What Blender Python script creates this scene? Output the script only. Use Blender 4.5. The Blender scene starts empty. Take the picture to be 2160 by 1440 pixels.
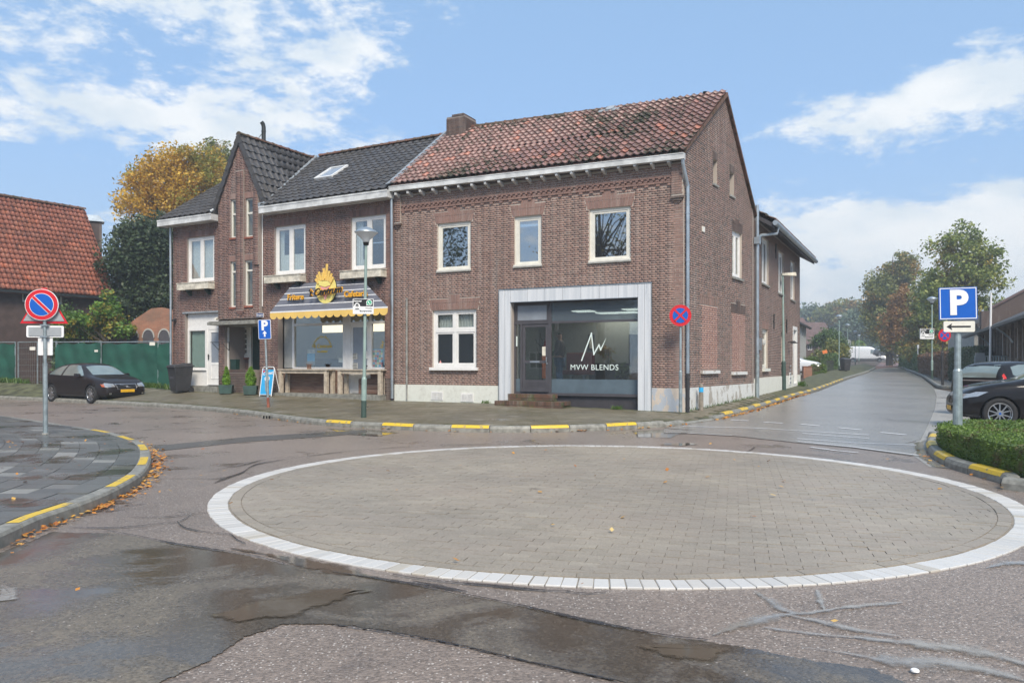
import bpy,bmesh,math,random
import numpy as np
from mathutils import Vector,Matrix
from mathutils.bvhtree import BVHTree
R=random.Random(7)
NR=np.random.default_rng(11)
SC=bpy.context.scene
COL=SC.collection
rad=math.radians

# ------------------------------------------------------------------ camera
F,HX,HY,CZ=1640.0,1080.0,768.0,1.4  # focal length in photo pixels, principal column, horizon row, eye height
cam_data=bpy.data.cameras.new('camera')
cam=bpy.data.objects.new('camera',cam_data)
COL.objects.link(cam)
cam.location=(0,0,CZ)
cam.rotation_euler=(rad(90),0,0)
cam_data.sensor_width=36.0
cam_data.lens=F/2160*36
cam_data.shift_y=(HY-720)/2160
cam_data.clip_start=0.05
cam_data.clip_end=4000
SC.camera=cam
SC.view_settings.view_transform='Standard'
SC.view_settings.look='None'
SC.view_settings.gamma=1
SC.view_settings.exposure=0.85
SC.view_settings.use_curve_mapping=False
try:
    SC.cycles.use_denoising=True
    SC.cycles.denoiser='OPENIMAGEDENOISE'
    SC.cycles.max_bounces=8
    SC.cycles.transparent_max_bounces=12
    SC.cycles.volume_bounces=0
    SC.cycles.caustics_reflective=False
    SC.cycles.caustics_refractive=False
    SC.cycles.sample_clamp_indirect=4
except Exception:
    pass

# ------------------------------------------------------------------ node helpers
def nd(nt,typ,**kw):
    n=nt.nodes.new(typ)
    for k,v in kw.items():
        setattr(n,k,v)
    return n

def mth(nt,op,a,b=None,c=None,clamp=False):
    n=nt.nodes.new('ShaderNodeMath')
    n.operation=op
    n.use_clamp=clamp
    for i,v in enumerate((a,b,c)):
        if v is None:
            continue
        if isinstance(v,(int,float)):
            n.inputs[i].default_value=v
        else:
            nt.links.new(v,n.inputs[i])
    return n.outputs[0]

def mixc(nt,f,a,b,mode='MIX'):
    n=nt.nodes.new('ShaderNodeMixRGB')
    n.blend_type=mode
    for i,v in enumerate((f,a,b)):
        if isinstance(v,(int,float)):
            n.inputs[i].default_value=v
        elif isinstance(v,tuple):
            n.inputs[i].default_value=v if len(v)==4 else(*v,1)
        else:
            nt.links.new(v,n.inputs[i])
    return n.outputs[0]

def smooth(nt,v,lo,hi,a=0.0,b=1.0):
    n=nt.nodes.new('ShaderNodeMapRange')
    n.interpolation_type='SMOOTHSTEP'
    nt.links.new(v,n.inputs[0])
    n.inputs[1].default_value,n.inputs[2].default_value=lo,hi
    n.inputs[3].default_value,n.inputs[4].default_value=a,b
    return n.outputs[0]

def noise(nt,vec,scale,detail=3,rough=.55,dim='3D',dist=0.0):
    n=nt.nodes.new('ShaderNodeTexNoise')
    n.inputs['Scale'].default_value=scale
    n.inputs['Detail'].default_value=detail
    n.inputs['Roughness'].default_value=rough
    n.inputs['Distortion'].default_value=dist
    if vec is not None:
        nt.links.new(vec,n.inputs['Vector'])
    return n.outputs['Fac']

def mapping(nt,vec,scale=(1,1,1),loc=(0,0,0),rot=(0,0,0)):
    n=nt.nodes.new('ShaderNodeMapping')
    nt.links.new(vec,n.inputs[0])
    n.inputs['Scale'].default_value=scale
    n.inputs['Location'].default_value=loc
    n.inputs['Rotation'].default_value=rot
    return n.outputs[0]

# ------------------------------------------------------------------ world: day sky with broken cloud
world=bpy.data.worlds.new('World')
SC.world=world
world.use_nodes=True
wt=world.node_tree
wt.nodes.clear()
SUN_EL,SUN_AZ=46.0,168.0  # degrees; azimuth measured clockwise from +Y (behind the camera)
sky=nd(wt,'ShaderNodeTexSky')
sky.sky_type='NISHITA'
sky.sun_disc=False
sky.sun_elevation=rad(SUN_EL)
sky.sun_rotation=rad(SUN_AZ)
sky.air_density=1.0
sky.dust_density=1.0
sky.ozone_density=1.5
tc=nd(wt,'ShaderNodeTexCoord')
dirv=tc.outputs['Generated']
sep=nd(wt,'ShaderNodeSeparateXYZ');wt.links.new(dirv,sep.inputs[0])
dx,dy,dz=sep.outputs
az=mth(wt,'ARCTAN2',dx,dy)
el=mth(wt,'ARCSINE',dz)
zc=mth(wt,'MAXIMUM',mth(wt,'ADD',dz,0.12),0.03)
cv=nd(wt,'ShaderNodeCombineXYZ')
wt.links.new(mth(wt,'DIVIDE',dx,zc),cv.inputs[0])
wt.links.new(mth(wt,'DIVIDE',dy,zc),cv.inputs[1])
n1=noise(wt,mapping(wt,dirv,(1,1,2.1),(3.1,1.7,0),(0,rad(8),0)),10.5,8,.64,dist=.35)
n2=noise(wt,mapping(wt,dirv,(1,1,2.3),(9.1,4.7,0),(0,rad(8),0)),27,7,.64)
nn=mth(wt,'ADD',mth(wt,'MULTIPLY',n1,.58),mth(wt,'MULTIPLY',n2,.42))
def sky_dir(px,py):
    x,z=(px-HX)/F,(HY-py)/F
    return math.atan2(x,1),math.atan2(z,math.hypot(1,x))
bias=None
# cloud banks of the sky: centre (as a viewing direction), width and height in photo pixels, weight
for(px,py,sx,sy,wgt)in[(60,60,480,110,.045),(500,20,320,50,.045),(770,130,130,50,.12),(560,235,190,90,.085),(300,265,300,50,.075),(60,215,240,55,.06),(420,110,200,40,-.05),
                              (1880,225,260,38,.13),(2100,150,140,60,.15),(1980,500,460,80,.27),(1720,620,260,70,.12),(2050,620,260,60,.10),
                              (1180,190,260,150,-.28),(1560,90,330,90,-.26),(1760,560,80,55,-.14),(150,370,300,60,-.12),(1950,370,420,38,-.12),(1800,60,420,60,-.2)]:
    a,e=sky_dir(px,py)
    ta=mth(wt,'DIVIDE',mth(wt,'SUBTRACT',az,a),sx/F)
    te=mth(wt,'DIVIDE',mth(wt,'SUBTRACT',el,e),sy/F)
    s=mth(wt,'ADD',mth(wt,'MULTIPLY',ta,ta),mth(wt,'MULTIPLY',te,te))
    gsn=mth(wt,'MULTIPLY',mth(wt,'POWER',2.718,mth(wt,'MULTIPLY',s,-1)),wgt)
    bias=gsn if bias is None else mth(wt,'ADD',bias,gsn)
cl=mth(wt,'ADD',nn,bias)
cmask=smooth(wt,cl,.485,.655,0,.96)
# the pale air near the horizon
horizon=smooth(wt,dz,0.0,.30,.8,.0)
skyc=mixc(wt,1.0,sky.outputs[0],(2.1,2.15,2.55),'MULTIPLY')
blue=mixc(wt,horizon,mixc(wt,.72,skyc,(3.4,5.6,8.3)),(4.7,6.5,8.8))
shade=noise(wt,mapping(wt,dirv,(1,1,2),(5,2,0)),9,5)
cloudc=mixc(wt,smooth(wt,shade,.35,.65),(8.0,8.9,9.7),(10.2,10.5,10.7))
skyout=mixc(wt,cmask,blue,cloudc)
below=smooth(wt,dz,-.06,.0,1.0,0.0)
skyout=mixc(wt,below,skyout,(2.2,2.2,2.1))
bg=nd(wt,'ShaderNodeBackground')
wt.links.new(skyout,bg.inputs[0])
bg.inputs[1].default_value=0.056
wo=nd(wt,'ShaderNodeOutputWorld')
wt.links.new(bg.outputs[0],wo.inputs[0])

# ------------------------------------------------------------------ sun (veiled by cloud: broad and weak)
sd=bpy.data.lights.new('sun','SUN')
sun=bpy.data.objects.new('sun',sd)
COL.objects.link(sun)
sd.energy=2.6
sd.angle=rad(22)
sd.color=(1.0,.90,.76)
sa=rad(SUN_AZ)
sdir=Vector((math.sin(sa)*math.cos(rad(SUN_EL)),math.cos(sa)*math.cos(rad(SUN_EL)),math.sin(rad(SUN_EL))))
sun.rotation_euler=sdir.to_track_quat('Z','Y').to_euler()
sun.location=(0,-20,40)

# ------------------------------------------------------------------ materials
MATS={}
def newmat(name):
    m=bpy.data.materials.new(name)
    m.use_nodes=True
    nt=m.node_tree
    nt.nodes.clear()
    out=nd(nt,'ShaderNodeOutputMaterial')
    b=nd(nt,'ShaderNodeBsdfPrincipled')
    nt.links.new(b.outputs[0],out.inputs[0])
    MATS[name]=m
    return m,nt,b,out

def lk(nt,v,sock):
    if isinstance(v,(int,float)):
        sock.default_value=v
    elif isinstance(v,tuple):
        sock.default_value=v if len(v)==4 else(*v,1)
    else:
        nt.links.new(v,sock)

def wpos(nt):
    return nd(nt,'ShaderNodeNewGeometry').outputs['Position']

def rnd(nt):
    """a number of each separate piece: differs for joined pieces and for single objects alike"""
    g=nd(nt,'ShaderNodeNewGeometry').outputs['Random Per Island']
    o=nd(nt,'ShaderNodeObjectInfo').outputs['Random']
    return mth(nt,'FRACT',mth(nt,'ADD',g,o))

def bump(nt,h,bsdf,strength=.3,dist=.01):
    n=nd(nt,'ShaderNodeBump')
    n.inputs['Strength'].default_value=strength
    n.inputs['Distance'].default_value=dist
    nt.links.new(h,n.inputs['Height'])
    nt.links.new(n.outputs[0],bsdf.inputs['Normal'])

def ramp(nt,v,stops):
    n=nd(nt,'ShaderNodeValToRGB')
    while len(n.color_ramp.elements)<len(stops):
        n.color_ramp.elements.new(.5)
    for e,(p,c)in zip(n.color_ramp.elements,stops):
        e.position=p
        e.color=(*c,1)
    nt.links.new(v,n.inputs[0])
    return n.outputs[0]

def plain(name,col,rough=.5,metal=0.0,var=.12,nscale=6.0,bmp=0.0,spec=.5,bscale=60.0,emit=None):
    m,nt,b,out=newmat(name)
    P=wpos(nt)
    n=noise(nt,P,nscale,4)
    c=mixc(nt,1.0,col,mixc(nt,smooth(nt,n,.3,.7),(1-var,)*3,(1+var,)*3),'MULTIPLY')
    lk(nt,c,b.inputs['Base Color'])
    b.inputs['Roughness'].default_value=rough
    b.inputs['Metallic'].default_value=metal
    b.inputs['Specular IOR Level'].default_value=spec
    if bmp:
        bump(nt,noise(nt,P,bscale,3),b,bmp,.005)
    if emit:
        b.inputs['Emission Color'].default_value=(*emit[0],1)
        b.inputs['Emission Strength'].default_value=emit[1]
    return m

def brickmat(name,stops,dirt=.5,rough=.85,dirtcol=(.055,.045,.04),sc=.5,amount=.55):
    m,nt,b,out=newmat(name)
    P=wpos(nt)
    r=rnd(nt)
    c=ramp(nt,r,stops)
    fine=noise(nt,P,45,3)
    c=mixc(nt,1.0,c,mixc(nt,fine,(.78,)*3,(1.22,)*3),'MULTIPLY')
    d=smooth(nt,noise(nt,mapping(nt,P,(1,1,.55)),sc,5,.65),.5,.74)
    c=mixc(nt,mth(nt,'MULTIPLY',d,amount),c,dirtcol)
    st=smooth(nt,noise(nt,mapping(nt,P,(2.4,2.4,.28)),1.6,5,.6),.50,.72)
    c=mixc(nt,mth(nt,'MULTIPLY',st,.32),c,(.42,.37,.33))
    lk(nt,c,b.inputs['Base Color'])
    b.inputs['Roughness'].default_value=rough
    bump(nt,noise(nt,P,90,3),b,.35,.004)
    return m

def mortarmat(name,col,dirtcol,sc=.5):
    m,nt,b,out=newmat(name)
    P=wpos(nt)
    d=smooth(nt,noise(nt,mapping(nt,P,(1,1,.55)),sc,5,.65),.46,.72)
    c=mixc(nt,mth(nt,'MULTIPLY',d,.8),col,dirtcol)
    lk(nt,c,b.inputs['Base Color'])
    b.inputs['Roughness'].default_value=.95
    return m

brickmat('brick_main',[(0,(.235,.145,.118)),(.3,(.275,.168,.137)),(.62,(.30,.19,.155)),(.84,(.20,.135,.113)),(1,(.31,.19,.15))],dirtcol=(.13,.105,.09),amount=.5,sc=.8)
brickmat('brick_gable',[(0,(.22,.145,.12)),(.35,(.27,.175,.14)),(.65,(.16,.12,.10)),(.85,(.31,.185,.15)),(1,(.12,.095,.082))],dirtcol=(.12,.10,.085),amount=.4)
brickmat('brick_infill',[(0,(.36,.20,.155)),(.5,(.41,.24,.19)),(1,(.31,.165,.135))],amount=.2)
brickmat('brick_cafe',[(0,(.19,.11,.092)),(.4,(.25,.14,.115)),(.7,(.15,.093,.08)),(1,(.28,.165,.13))],dirtcol=(.09,.07,.06),amount=.5,sc=.7)
brickmat('brick_lintel',[(0,(.24,.145,.12)),(.5,(.28,.17,.14)),(1,(.21,.13,.11))],dirtcol=(.12,.09,.08),amount=.35)
brickmat('brick_dark',[(0,(.085,.06,.052)),(.5,(.12,.08,.065)),(1,(.065,.05,.045))],amount=.3)
brickmat('brick_chimney',[(0,(.09,.06,.05)),(.5,(.14,.085,.065)),(1,(.07,.055,.05))],amount=.3)
brickmat('brick_step',[(0,(.10,.055,.04)),(.5,(.15,.075,.05)),(1,(.07,.05,.035))],amount=.8,dirtcol=(.10,.12,.025),sc=3.0)
mortarmat('mortar_light',(.48,.42,.36),(.34,.29,.255))
mortarmat('mortar_dark',(.30,.255,.225),(.17,.14,.125))

plain('white_paint',(.80,.79,.76),.38,var=.05)
plain('cream_paint',(.74,.72,.64),.42,var=.06)
plain('cream_box',(.62,.58,.48),.7,var=.28,nscale=5,bmp=.2)
plain('gutter_white',(.62,.63,.62),.5,var=.22,nscale=2.5)
plain('zinc',(.42,.47,.50),.42,.75,var=.16,nscale=3)
plain('galvanised',(.36,.42,.43),.5,.65,var=.2,nscale=9)
plain('pole_green',(.30,.40,.36),.5,.15,var=.12,nscale=4)
plain('pole_dark',(.05,.085,.07),.5,.1)
plain('sign_back',(.38,.40,.41),.5,.3,var=.05)
plain('sign_white',(.82,.82,.81),.35,var=.03)
plain('sign_red',(.62,.012,.022),.35,var=.03)
plain('sign_blue',(.0,.10,.48),.35,var=.03)
plain('sign_black',(.012,.012,.012),.4)
plain('sign_darkblue',(.02,.05,.17),.4)
plain('whatsapp_green',(.03,.42,.22),.4)
plain('anthracite',(.072,.068,.076),.5,var=.1,bmp=.05)
plain('anthracite_panel',(.052,.048,.054),.6,var=.12,bmp=.08)
plain('black_plastic',(.035,.035,.038),.55,var=.2)
plain('dark_metal',(.03,.035,.035),.5,.3)
plain('bare_wood',(.48,.41,.32),.75,var=.22,nscale=8,bmp=.2)
plain('planter',(.045,.085,.075),.55,var=.2)
plain('door_green',(.012,.04,.032),.35,var=.2)
plain('plaster_grey',(.40,.40,.37),.8,var=.08)
plain('terracotta',(.27,.085,.05),.7,var=.2)
plain('soil',(.09,.065,.045),.95,var=.4,nscale=1.2,bmp=.4,bscale=8)
plain('concrete',(.30,.295,.27),.75,var=.22,nscale=7,bmp=.25)
plain('skin',(.46,.27,.2),.6)
plain('hair',(.05,.03,.02),.6)
plain('dark_shirt',(.05,.045,.045),.85)
plain('jeans',(.06,.12,.22),.8,var=.3,nscale=20)
plain('tyre',(.018,.018,.019),.8)
plain('rim',(.55,.56,.58),.28,.9,var=.04)
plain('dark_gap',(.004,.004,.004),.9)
plain('lamp_glass_clear',(.78,.80,.80),.22,var=.05)
plain('orange',(.75,.20,.04),.5)
plain('van_white',(.72,.74,.76),.25,var=.04)
plain('yellow_plate',(.80,.45,.02),.4)
plain('room_wall',(.30,.315,.285),.9,var=.05)
plain('room_floor',(.17,.15,.13),.5,var=.15)
plain('room_dark',(.05,.05,.048),.9)
plain('curtain',(.72,.73,.70),.9,var=.10,nscale=14)
plain('red_leather',(.22,.06,.045),.5)
plain('lead',(.36,.39,.41),.6,.4,var=.2,nscale=5)
plain('fence_mesh',(.012,.085,.058),.75,var=.22,nscale=1.6,bmp=.4,bscale=25)
plain('letter_gold',(.85,.43,.03),.4,var=.04)
plain('letter_black',(.02,.015,.01),.4)
plain('film_yellow',(.80,.56,.04),.5)
plain('film_white',(.75,.85,.80),.5,var=.03)
plain('fries',(.84,.55,.13),.5,var=.12,nscale=20)
plain('sign_yellow',(.86,.74,.22),.4,var=.03)
plain('pink',(.75,.36,.33),.5)
plain('awning_yellow',(.84,.56,.15),.55,var=.06,nscale=2)
plain('poster_blue',(.03,.38,.72),.3,var=.08,nscale=3)
plain('cone_brown',(.45,.22,.08),.5)

# marbled cladding of the shop front
m,nt,b,out=newmat('marble_clad')
P=wpos(nt)
st=noise(nt,mapping(nt,P,(9,9,.35)),1.0,5,.6)
kn=noise(nt,mapping(nt,P,(30,30,2.5)),1.0,3,.6)
c=mixc(nt,smooth(nt,st,.35,.68),(.68,.70,.72),(.55,.58,.61))
c=mixc(nt,mth(nt,'MULTIPLY',smooth(nt,kn,.62,.78),.55),c,(.24,.28,.34))
lk(nt,c,b.inputs['Base Color']);b.inputs['Roughness'].default_value=.4

# white render of the plinths, peeling where it is old
def plinthmat(name,base,under,thr,amt):
    m,nt,b,out=newmat(name)
    P=wpos(nt)
    n=noise(nt,mapping(nt,P,(2.2,2.2,1.2)),1.6,6,.62)
    f=mth(nt,'MULTIPLY',smooth(nt,n,thr,thr+.05),amt)
    c=mixc(nt,f,base,under)
    sepz=nd(nt,'ShaderNodeSeparateXYZ');nt.links.new(P,sepz.inputs[0])
    c=mixc(nt,mth(nt,'MULTIPLY',smooth(nt,noise(nt,P,9,4),.45,.75),.3),c,(.42,.40,.34))
    lk(nt,c,b.inputs['Base Color']);b.inputs['Roughness'].default_value=.8
    bump(nt,n,b,.3,.02)
plinthmat('plinth_cream',(.70,.71,.64),(.60,.60,.54),.6,.5)
plinthmat('plinth_peeling',(.66,.67,.65),(.30,.26,.21),.54,.75)
plinthmat('plinth_patched',(.60,.52,.44),(.42,.47,.53),.50,.9)

# wood boards (parapet of the cafe)
m,nt,b,out=newmat('brown_boards')
P=wpos(nt)
n=noise(nt,mapping(nt,P,(.8,.8,9)),2.2,5,.65)
c=mixc(nt,smooth(nt,n,.3,.7),(.15,.075,.05),(.26,.17,.125))
lk(nt,c,b.inputs['Base Color']);b.inputs['Roughness'].default_value=.7

# roof tiles
def tilemat(name,stops,moss,mosscol=(.028,.032,.014),rough=.55):
    m,nt,b,out=newmat(name)
    P=wpos(nt)
    c=ramp(nt,rnd(nt),stops)
    fine=noise(nt,P,30,4)
    c=mixc(nt,1.0,c,mixc(nt,fine,(.78,)*3,(1.22,)*3),'MULTIPLY')
    d=smooth(nt,mth(nt,'ADD',mth(nt,'MULTIPLY',noise(nt,P,6.5,4,.6),.62),mth(nt,'MULTIPLY',noise(nt,P,.55,3,.6),.42)),.50,.60)
    c=mixc(nt,mth(nt,'MULTIPLY',d,moss),c,mosscol)
    lk(nt,c,b.inputs['Base Color'])
    lk(nt,mth(nt,'ADD',mth(nt,'MULTIPLY',d,.35),rough,clamp=True),b.inputs['Roughness'])
    bump(nt,fine,b,.3,.01)
tilemat('tile_red',[(0,(.23,.13,.11)),(.35,(.30,.175,.15)),(.7,(.18,.11,.095)),(.93,(.33,.19,.16)),(.975,(.42,.18,.13)),(1,(.44,.19,.13))],.95,rough=.36)
tilemat('tile_grey',[(0,(.058,.055,.056)),(.5,(.075,.071,.070)),(1,(.048,.046,.047))],.3,(.05,.045,.035),.5)
tilemat('tile_orange',[(0,(.26,.082,.048)),(.4,(.33,.105,.06)),(.7,(.20,.07,.045)),(.93,(.36,.13,.075)),(1,(.42,.12,.06))],.45,(.09,.045,.03),.6)
tilemat('ridge_tile',[(0,(.13,.055,.035)),(.5,(.17,.075,.045)),(1,(.11,.075,.05))],.8,(.05,.04,.02),.7)

# clear window glass: thin pane, mirrors the sky at its fresnel weight
def glassmat(name,tint=(.80,.88,.86),refl=1.0,f0=.09):
    m=bpy.data.materials.new(name);m.use_nodes=True;nt=m.node_tree;nt.nodes.clear();MATS[name]=m
    out=nd(nt,'ShaderNodeOutputMaterial')
    tr=nd(nt,'ShaderNodeBsdfTransparent');tr.inputs[0].default_value=(*tint,1)
    gl=nd(nt,'ShaderNodeBsdfGlossy');gl.inputs[0].default_value=(.95,.97,.98,1);gl.inputs['Roughness'].default_value=.015
    P=wpos(nt)
    bp=nd(nt,'ShaderNodeBump');bp.inputs['Strength'].default_value=.02;bp.inputs['Distance'].default_value=.03
    nt.links.new(noise(nt,P,1.2,2),bp.inputs['Height']);nt.links.new(bp.outputs[0],gl.inputs['Normal'])
    lw=nd(nt,'ShaderNodeFresnel');nt.links.new(mth(nt,'SUBTRACT',1.5,mth(nt,'MULTIPLY',nd(nt,'ShaderNodeNewGeometry').outputs['Backfacing'],.8333)),lw.inputs[0])
    f=mth(nt,'ADD',mth(nt,'MULTIPLY',lw.outputs[0],1.7*refl),f0-.04,clamp=True)
    mx=nd(nt,'ShaderNodeMixShader')
    nt.links.new(f,mx.inputs[0]);nt.links.new(tr.outputs[0],mx.inputs[1]);nt.links.new(gl.outputs[0],mx.inputs[2])
    nt.links.new(mx.outputs[0],out.inputs[0])
    return m
glassmat('glass')
glassmat('glass_mirror',(.42,.46,.46),1.6,.42)
def veiled(name,col,w,**k):
    m=glassmat(name,**k);nt=m.node_tree;out=[n for n in nt.nodes if n.type=='OUTPUT_MATERIAL'][0];src=out.inputs[0].links[0].from_socket
    b=nd(nt,'ShaderNodeBsdfPrincipled');b.inputs['Base Color'].default_value=(*col,1);b.inputs['Roughness'].default_value=.2
    mx=nd(nt,'ShaderNodeMixShader');mx.inputs[0].default_value=w;nt.links.new(src,mx.inputs[1]);nt.links.new(b.outputs[0],mx.inputs[2]);nt.links.new(mx.outputs[0],out.inputs[0])
veiled('glass_transom',(.13,.16,.19),.62)
glassmat('glass_shop',(.90,.92,.90),1.0,.11)
glassmat('glass_house',(.80,.86,.85),1.4,.22)
plain('glass_film',(.105,.145,.175),.14,var=.10,nscale=3)
plain('glass_film_pale',(.27,.30,.34),.16,var=.08,nscale=3)
plain('car_glass',(.30,.36,.345),.05,.45,var=.2,nscale=.8)  # pale base colour stands in for sky mirrored in the car windows
plain('far_glass',(.05,.06,.065),.05,.3)
def carpaint(name,col,metal=.2):
    m,nt,b,out=newmat(name)
    lk(nt,col,b.inputs['Base Color'])
    b.inputs['Roughness'].default_value=.45
    b.inputs['Metallic'].default_value=0
    b.inputs['Specular IOR Level'].default_value=.08
    b.inputs['Coat Weight'].default_value=.5
    b.inputs['Coat Roughness'].default_value=.04
carpaint('paint_black',(.009,.008,.009))
carpaint('paint_brown_black',(.018,.014,.014))
carpaint('paint_white',(.70,.72,.74),0)
carpaint('paint_grey',(.08,.09,.10))
plain('head_lamp',(.45,.47,.48),.08,.6)
plain('tail_lamp',(.50,.02,.015),.2)
plain('amber',(.60,.12,.02),.25)
plain('grille_black',(.01,.01,.012),.4)
plain('lit_panel',(.9,.9,.88),.5,emit=((1,.98,.93),3.5))
plain('lit_fixture',(.9,.8,.6),.5,emit=((1,.84,.6),1.1))

# leaves
def leafmat(name,stops,patch=None,psc=.35,rough=.55,trans=.25):
    m=bpy.data.materials.new(name);m.use_nodes=True;nt=m.node_tree;nt.nodes.clear();MATS[name]=m
    out=nd(nt,'ShaderNodeOutputMaterial')
    P=wpos(nt)
    g=nd(nt,'ShaderNodeNewGeometry').outputs['Random Per Island']
    c=ramp(nt,mth(nt,'ADD',mth(nt,'MULTIPLY',g,.6),mth(nt,'MULTIPLY',smooth(nt,noise(nt,P,.9,3),.3,.7),.4)),stops)
    if patch:
        f=smooth(nt,noise(nt,P,psc,3,.6),.50,.60)
        f=mth(nt,'MULTIPLY',f,mth(nt,'GREATER_THAN',g,.25))
        c=mixc(nt,f,c,patch)
    b=nd(nt,'ShaderNodeBsdfPrincipled')
    lk(nt,c,b.inputs['Base Color']);b.inputs['Roughness'].default_value=rough
    t=nd(nt,'ShaderNodeBsdfTranslucent');nt.links.new(c,t.inputs[0])
    mx=nd(nt,'ShaderNodeMixShader');mx.inputs[0].default_value=trans
    nt.links.new(b.outputs[0],mx.inputs[1]);nt.links.new(t.outputs[0],mx.inputs[2]);nt.links.new(mx.outputs[0],out.inputs[0])
leafmat('leaf_yellow',[(0,(.26,.20,.03)),(.35,(.58,.37,.05)),(.7,(.74,.46,.05)),(1,(.80,.56,.10))],(.26,.27,.05),.28,trans=.35)
leafmat('leaf_conifer',[(0,(.022,.040,.016)),(.5,(.042,.072,.028)),(1,(.075,.105,.045))],trans=.1)
leafmat('leaf_green',[(0,(0.043,0.085,0.025)),(.5,(0.085,0.153,0.043)),(1,(0.153,0.221,0.051))])
leafmat('leaf_lime',[(0,(.06,.13,.02)),(.5,(.12,.24,.03)),(1,(.20,.33,.05))],(.34,.27,.04),1.2)
leafmat('leaf_autumn',[(0,(0.099,0.133,0.040)),(.5,(0.189,0.221,0.056)),(1,(0.332,0.287,0.066))],(0.325,0.195,0.039),.25)
leafmat('leaf_orange',[(0,(.20,.11,.04)),(.5,(.34,.18,.06)),(1,(.42,.26,.08))],(.20,.19,.05),.3,trans=.35)
leafmat('leaf_maple',[(0,(0.104,0.146,0.042)),(.5,(0.208,0.270,0.062)),(1,(0.395,0.395,0.083))],(0.390,0.286,0.052),.22)
leafmat('leaf_hedge',[(0,(0.047,0.088,0.020)),(.45,(0.115,0.189,0.034)),(1,(0.216,0.324,0.061))],(.12,.11,.04),1.6)
leafmat('leaf_brownhedge',[(0,(0.098,0.056,0.035)),(.5,(0.182,0.105,0.063)),(1,(0.252,0.154,0.084))])
leafmat('leaf_far',[(0,(0.070,0.119,0.070)),(.5,(0.105,0.154,0.084)),(1,(0.154,0.196,0.112))])
leafmat('leaf_topiary',[(0,(.08,.17,.01)),(.5,(.16,.32,.02)),(1,(.25,.42,.04))])
leafmat('leaf_fallen',[(0,(.25,.07,.02)),(.4,(.50,.20,.03)),(.75,(.62,.34,.06)),(1,(.60,.48,.22))],trans=.05)
leafmat('grass_blades',[(0,(.03,.07,.01)),(.5,(.07,.14,.02)),(1,(.12,.20,.03))])
m,nt,b,out=newmat('bark');P=wpos(nt)
lk(nt,mixc(nt,noise(nt,mapping(nt,P,(6,6,1)),3,4),(.05,.04,.03),(.13,.11,.09)),b.inputs['Base Color']);b.inputs['Roughness'].default_value=.9

# ------------------------------------------------------------------ asphalt and pavings
def asphalt(name,base,dark,wet,sp=1.0,wetroughness=.10,dry=.62,speck=(.55,.5,.45),seed=0.0,grain=1.0,streak=(1,1,1)):
    """aggregate in tar; wet film where the low-frequency noise is high"""
    m,nt,b,out=newmat(name)
    P=mapping(nt,wpos(nt),(1,1,1),(seed,seed*1.7,0))
    big=noise(nt,P,.35,5,.6)
    mid=noise(nt,mapping(nt,P,streak),1.1,6,.65,dist=.6)
    fine=noise(nt,P,70,3,.6)
    vo=nd(nt,'ShaderNodeTexVoronoi');vo.inputs['Scale'].default_value=62;nt.links.new(P,vo.inputs['Vector'])
    stone=mth(nt,'LESS_THAN',vo.outputs['Distance'],.34)
    sepc=nd(nt,'ShaderNodeSeparateColor');nt.links.new(vo.outputs['Color'],sepc.inputs[0])
    pick=mth(nt,'GREATER_THAN',sepc.outputs[0],1-.17*sp)
    c=mixc(nt,smooth(nt,big,.35,.68),base,dark)
    c=mixc(nt,1.0,c,mixc(nt,fine,(.55,)*3,(1.45,)*3),'MULTIPLY')
    c=mixc(nt,1.0,c,mixc(nt,sepc.outputs[1],(.72,)*3,(1.28,)*3),'MULTIPLY')
    w=smooth(nt,mth(nt,'ADD',mth(nt,'MULTIPLY',mid,.75),mth(nt,'MULTIPLY',big,.25)),wet,wet+.13)
    c=mixc(nt,mth(nt,'MULTIPLY',mth(nt,'MULTIPLY',stone,pick),mth(nt,'SUBTRACT',1,mth(nt,'MULTIPLY',w,.8))),c,speck)
    c=mixc(nt,1.0,c,mixc(nt,w,(1,1,1),(.52,.52,.53)),'MULTIPLY')
    lk(nt,c,b.inputs['Base Color'])
    rg=nd(nt,'ShaderNodeMapRange');nt.links.new(w,rg.inputs[0]);rg.inputs[3].default_value=dry;rg.inputs[4].default_value=wetroughness
    lk(nt,rg.outputs[0],b.inputs['Roughness'])
    h=mth(nt,'MULTIPLY',mth(nt,'ADD',fine,mth(nt,'MULTIPLY',vo.outputs['Distance'],-.8)),mth(nt,'SUBTRACT',1,mth(nt,'MULTIPLY',w,.93)))
    bump(nt,h,b,.55*grain,.012)
    return m
asphalt('asphalt_red',(.25,.20,.165),(.19,.155,.13),.53,1.0,.12,.34)
asphalt('asphalt_grey',(.165,.137,.10),(.12,.10,.075),.42,.10,.13,.30,seed=4.3,grain=.5)
asphalt('asphalt_street',(.26,.248,.228),(.215,.205,.19),.58,.05,.15,.25,seed=9.1,grain=.35,streak=(1.2,.5,1))
asphalt('asphalt_patch',(.12,.11,.095),(.08,.077,.073),.52,.1,.12,.4,seed=2.2,grain=.5)
asphalt('forecourt',(.34,.33,.30),(.28,.27,.25),.55,.3,.14,.5,seed=6.0,grain=.5)
asphalt('brick_red_road',(.24,.12,.09),(.18,.10,.08),.6,.1,.2,.5,seed=6.0)
plain('tar',(.022,.022,.023),.22,var=.3,nscale=20,bmp=.5,bscale=40)

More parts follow.
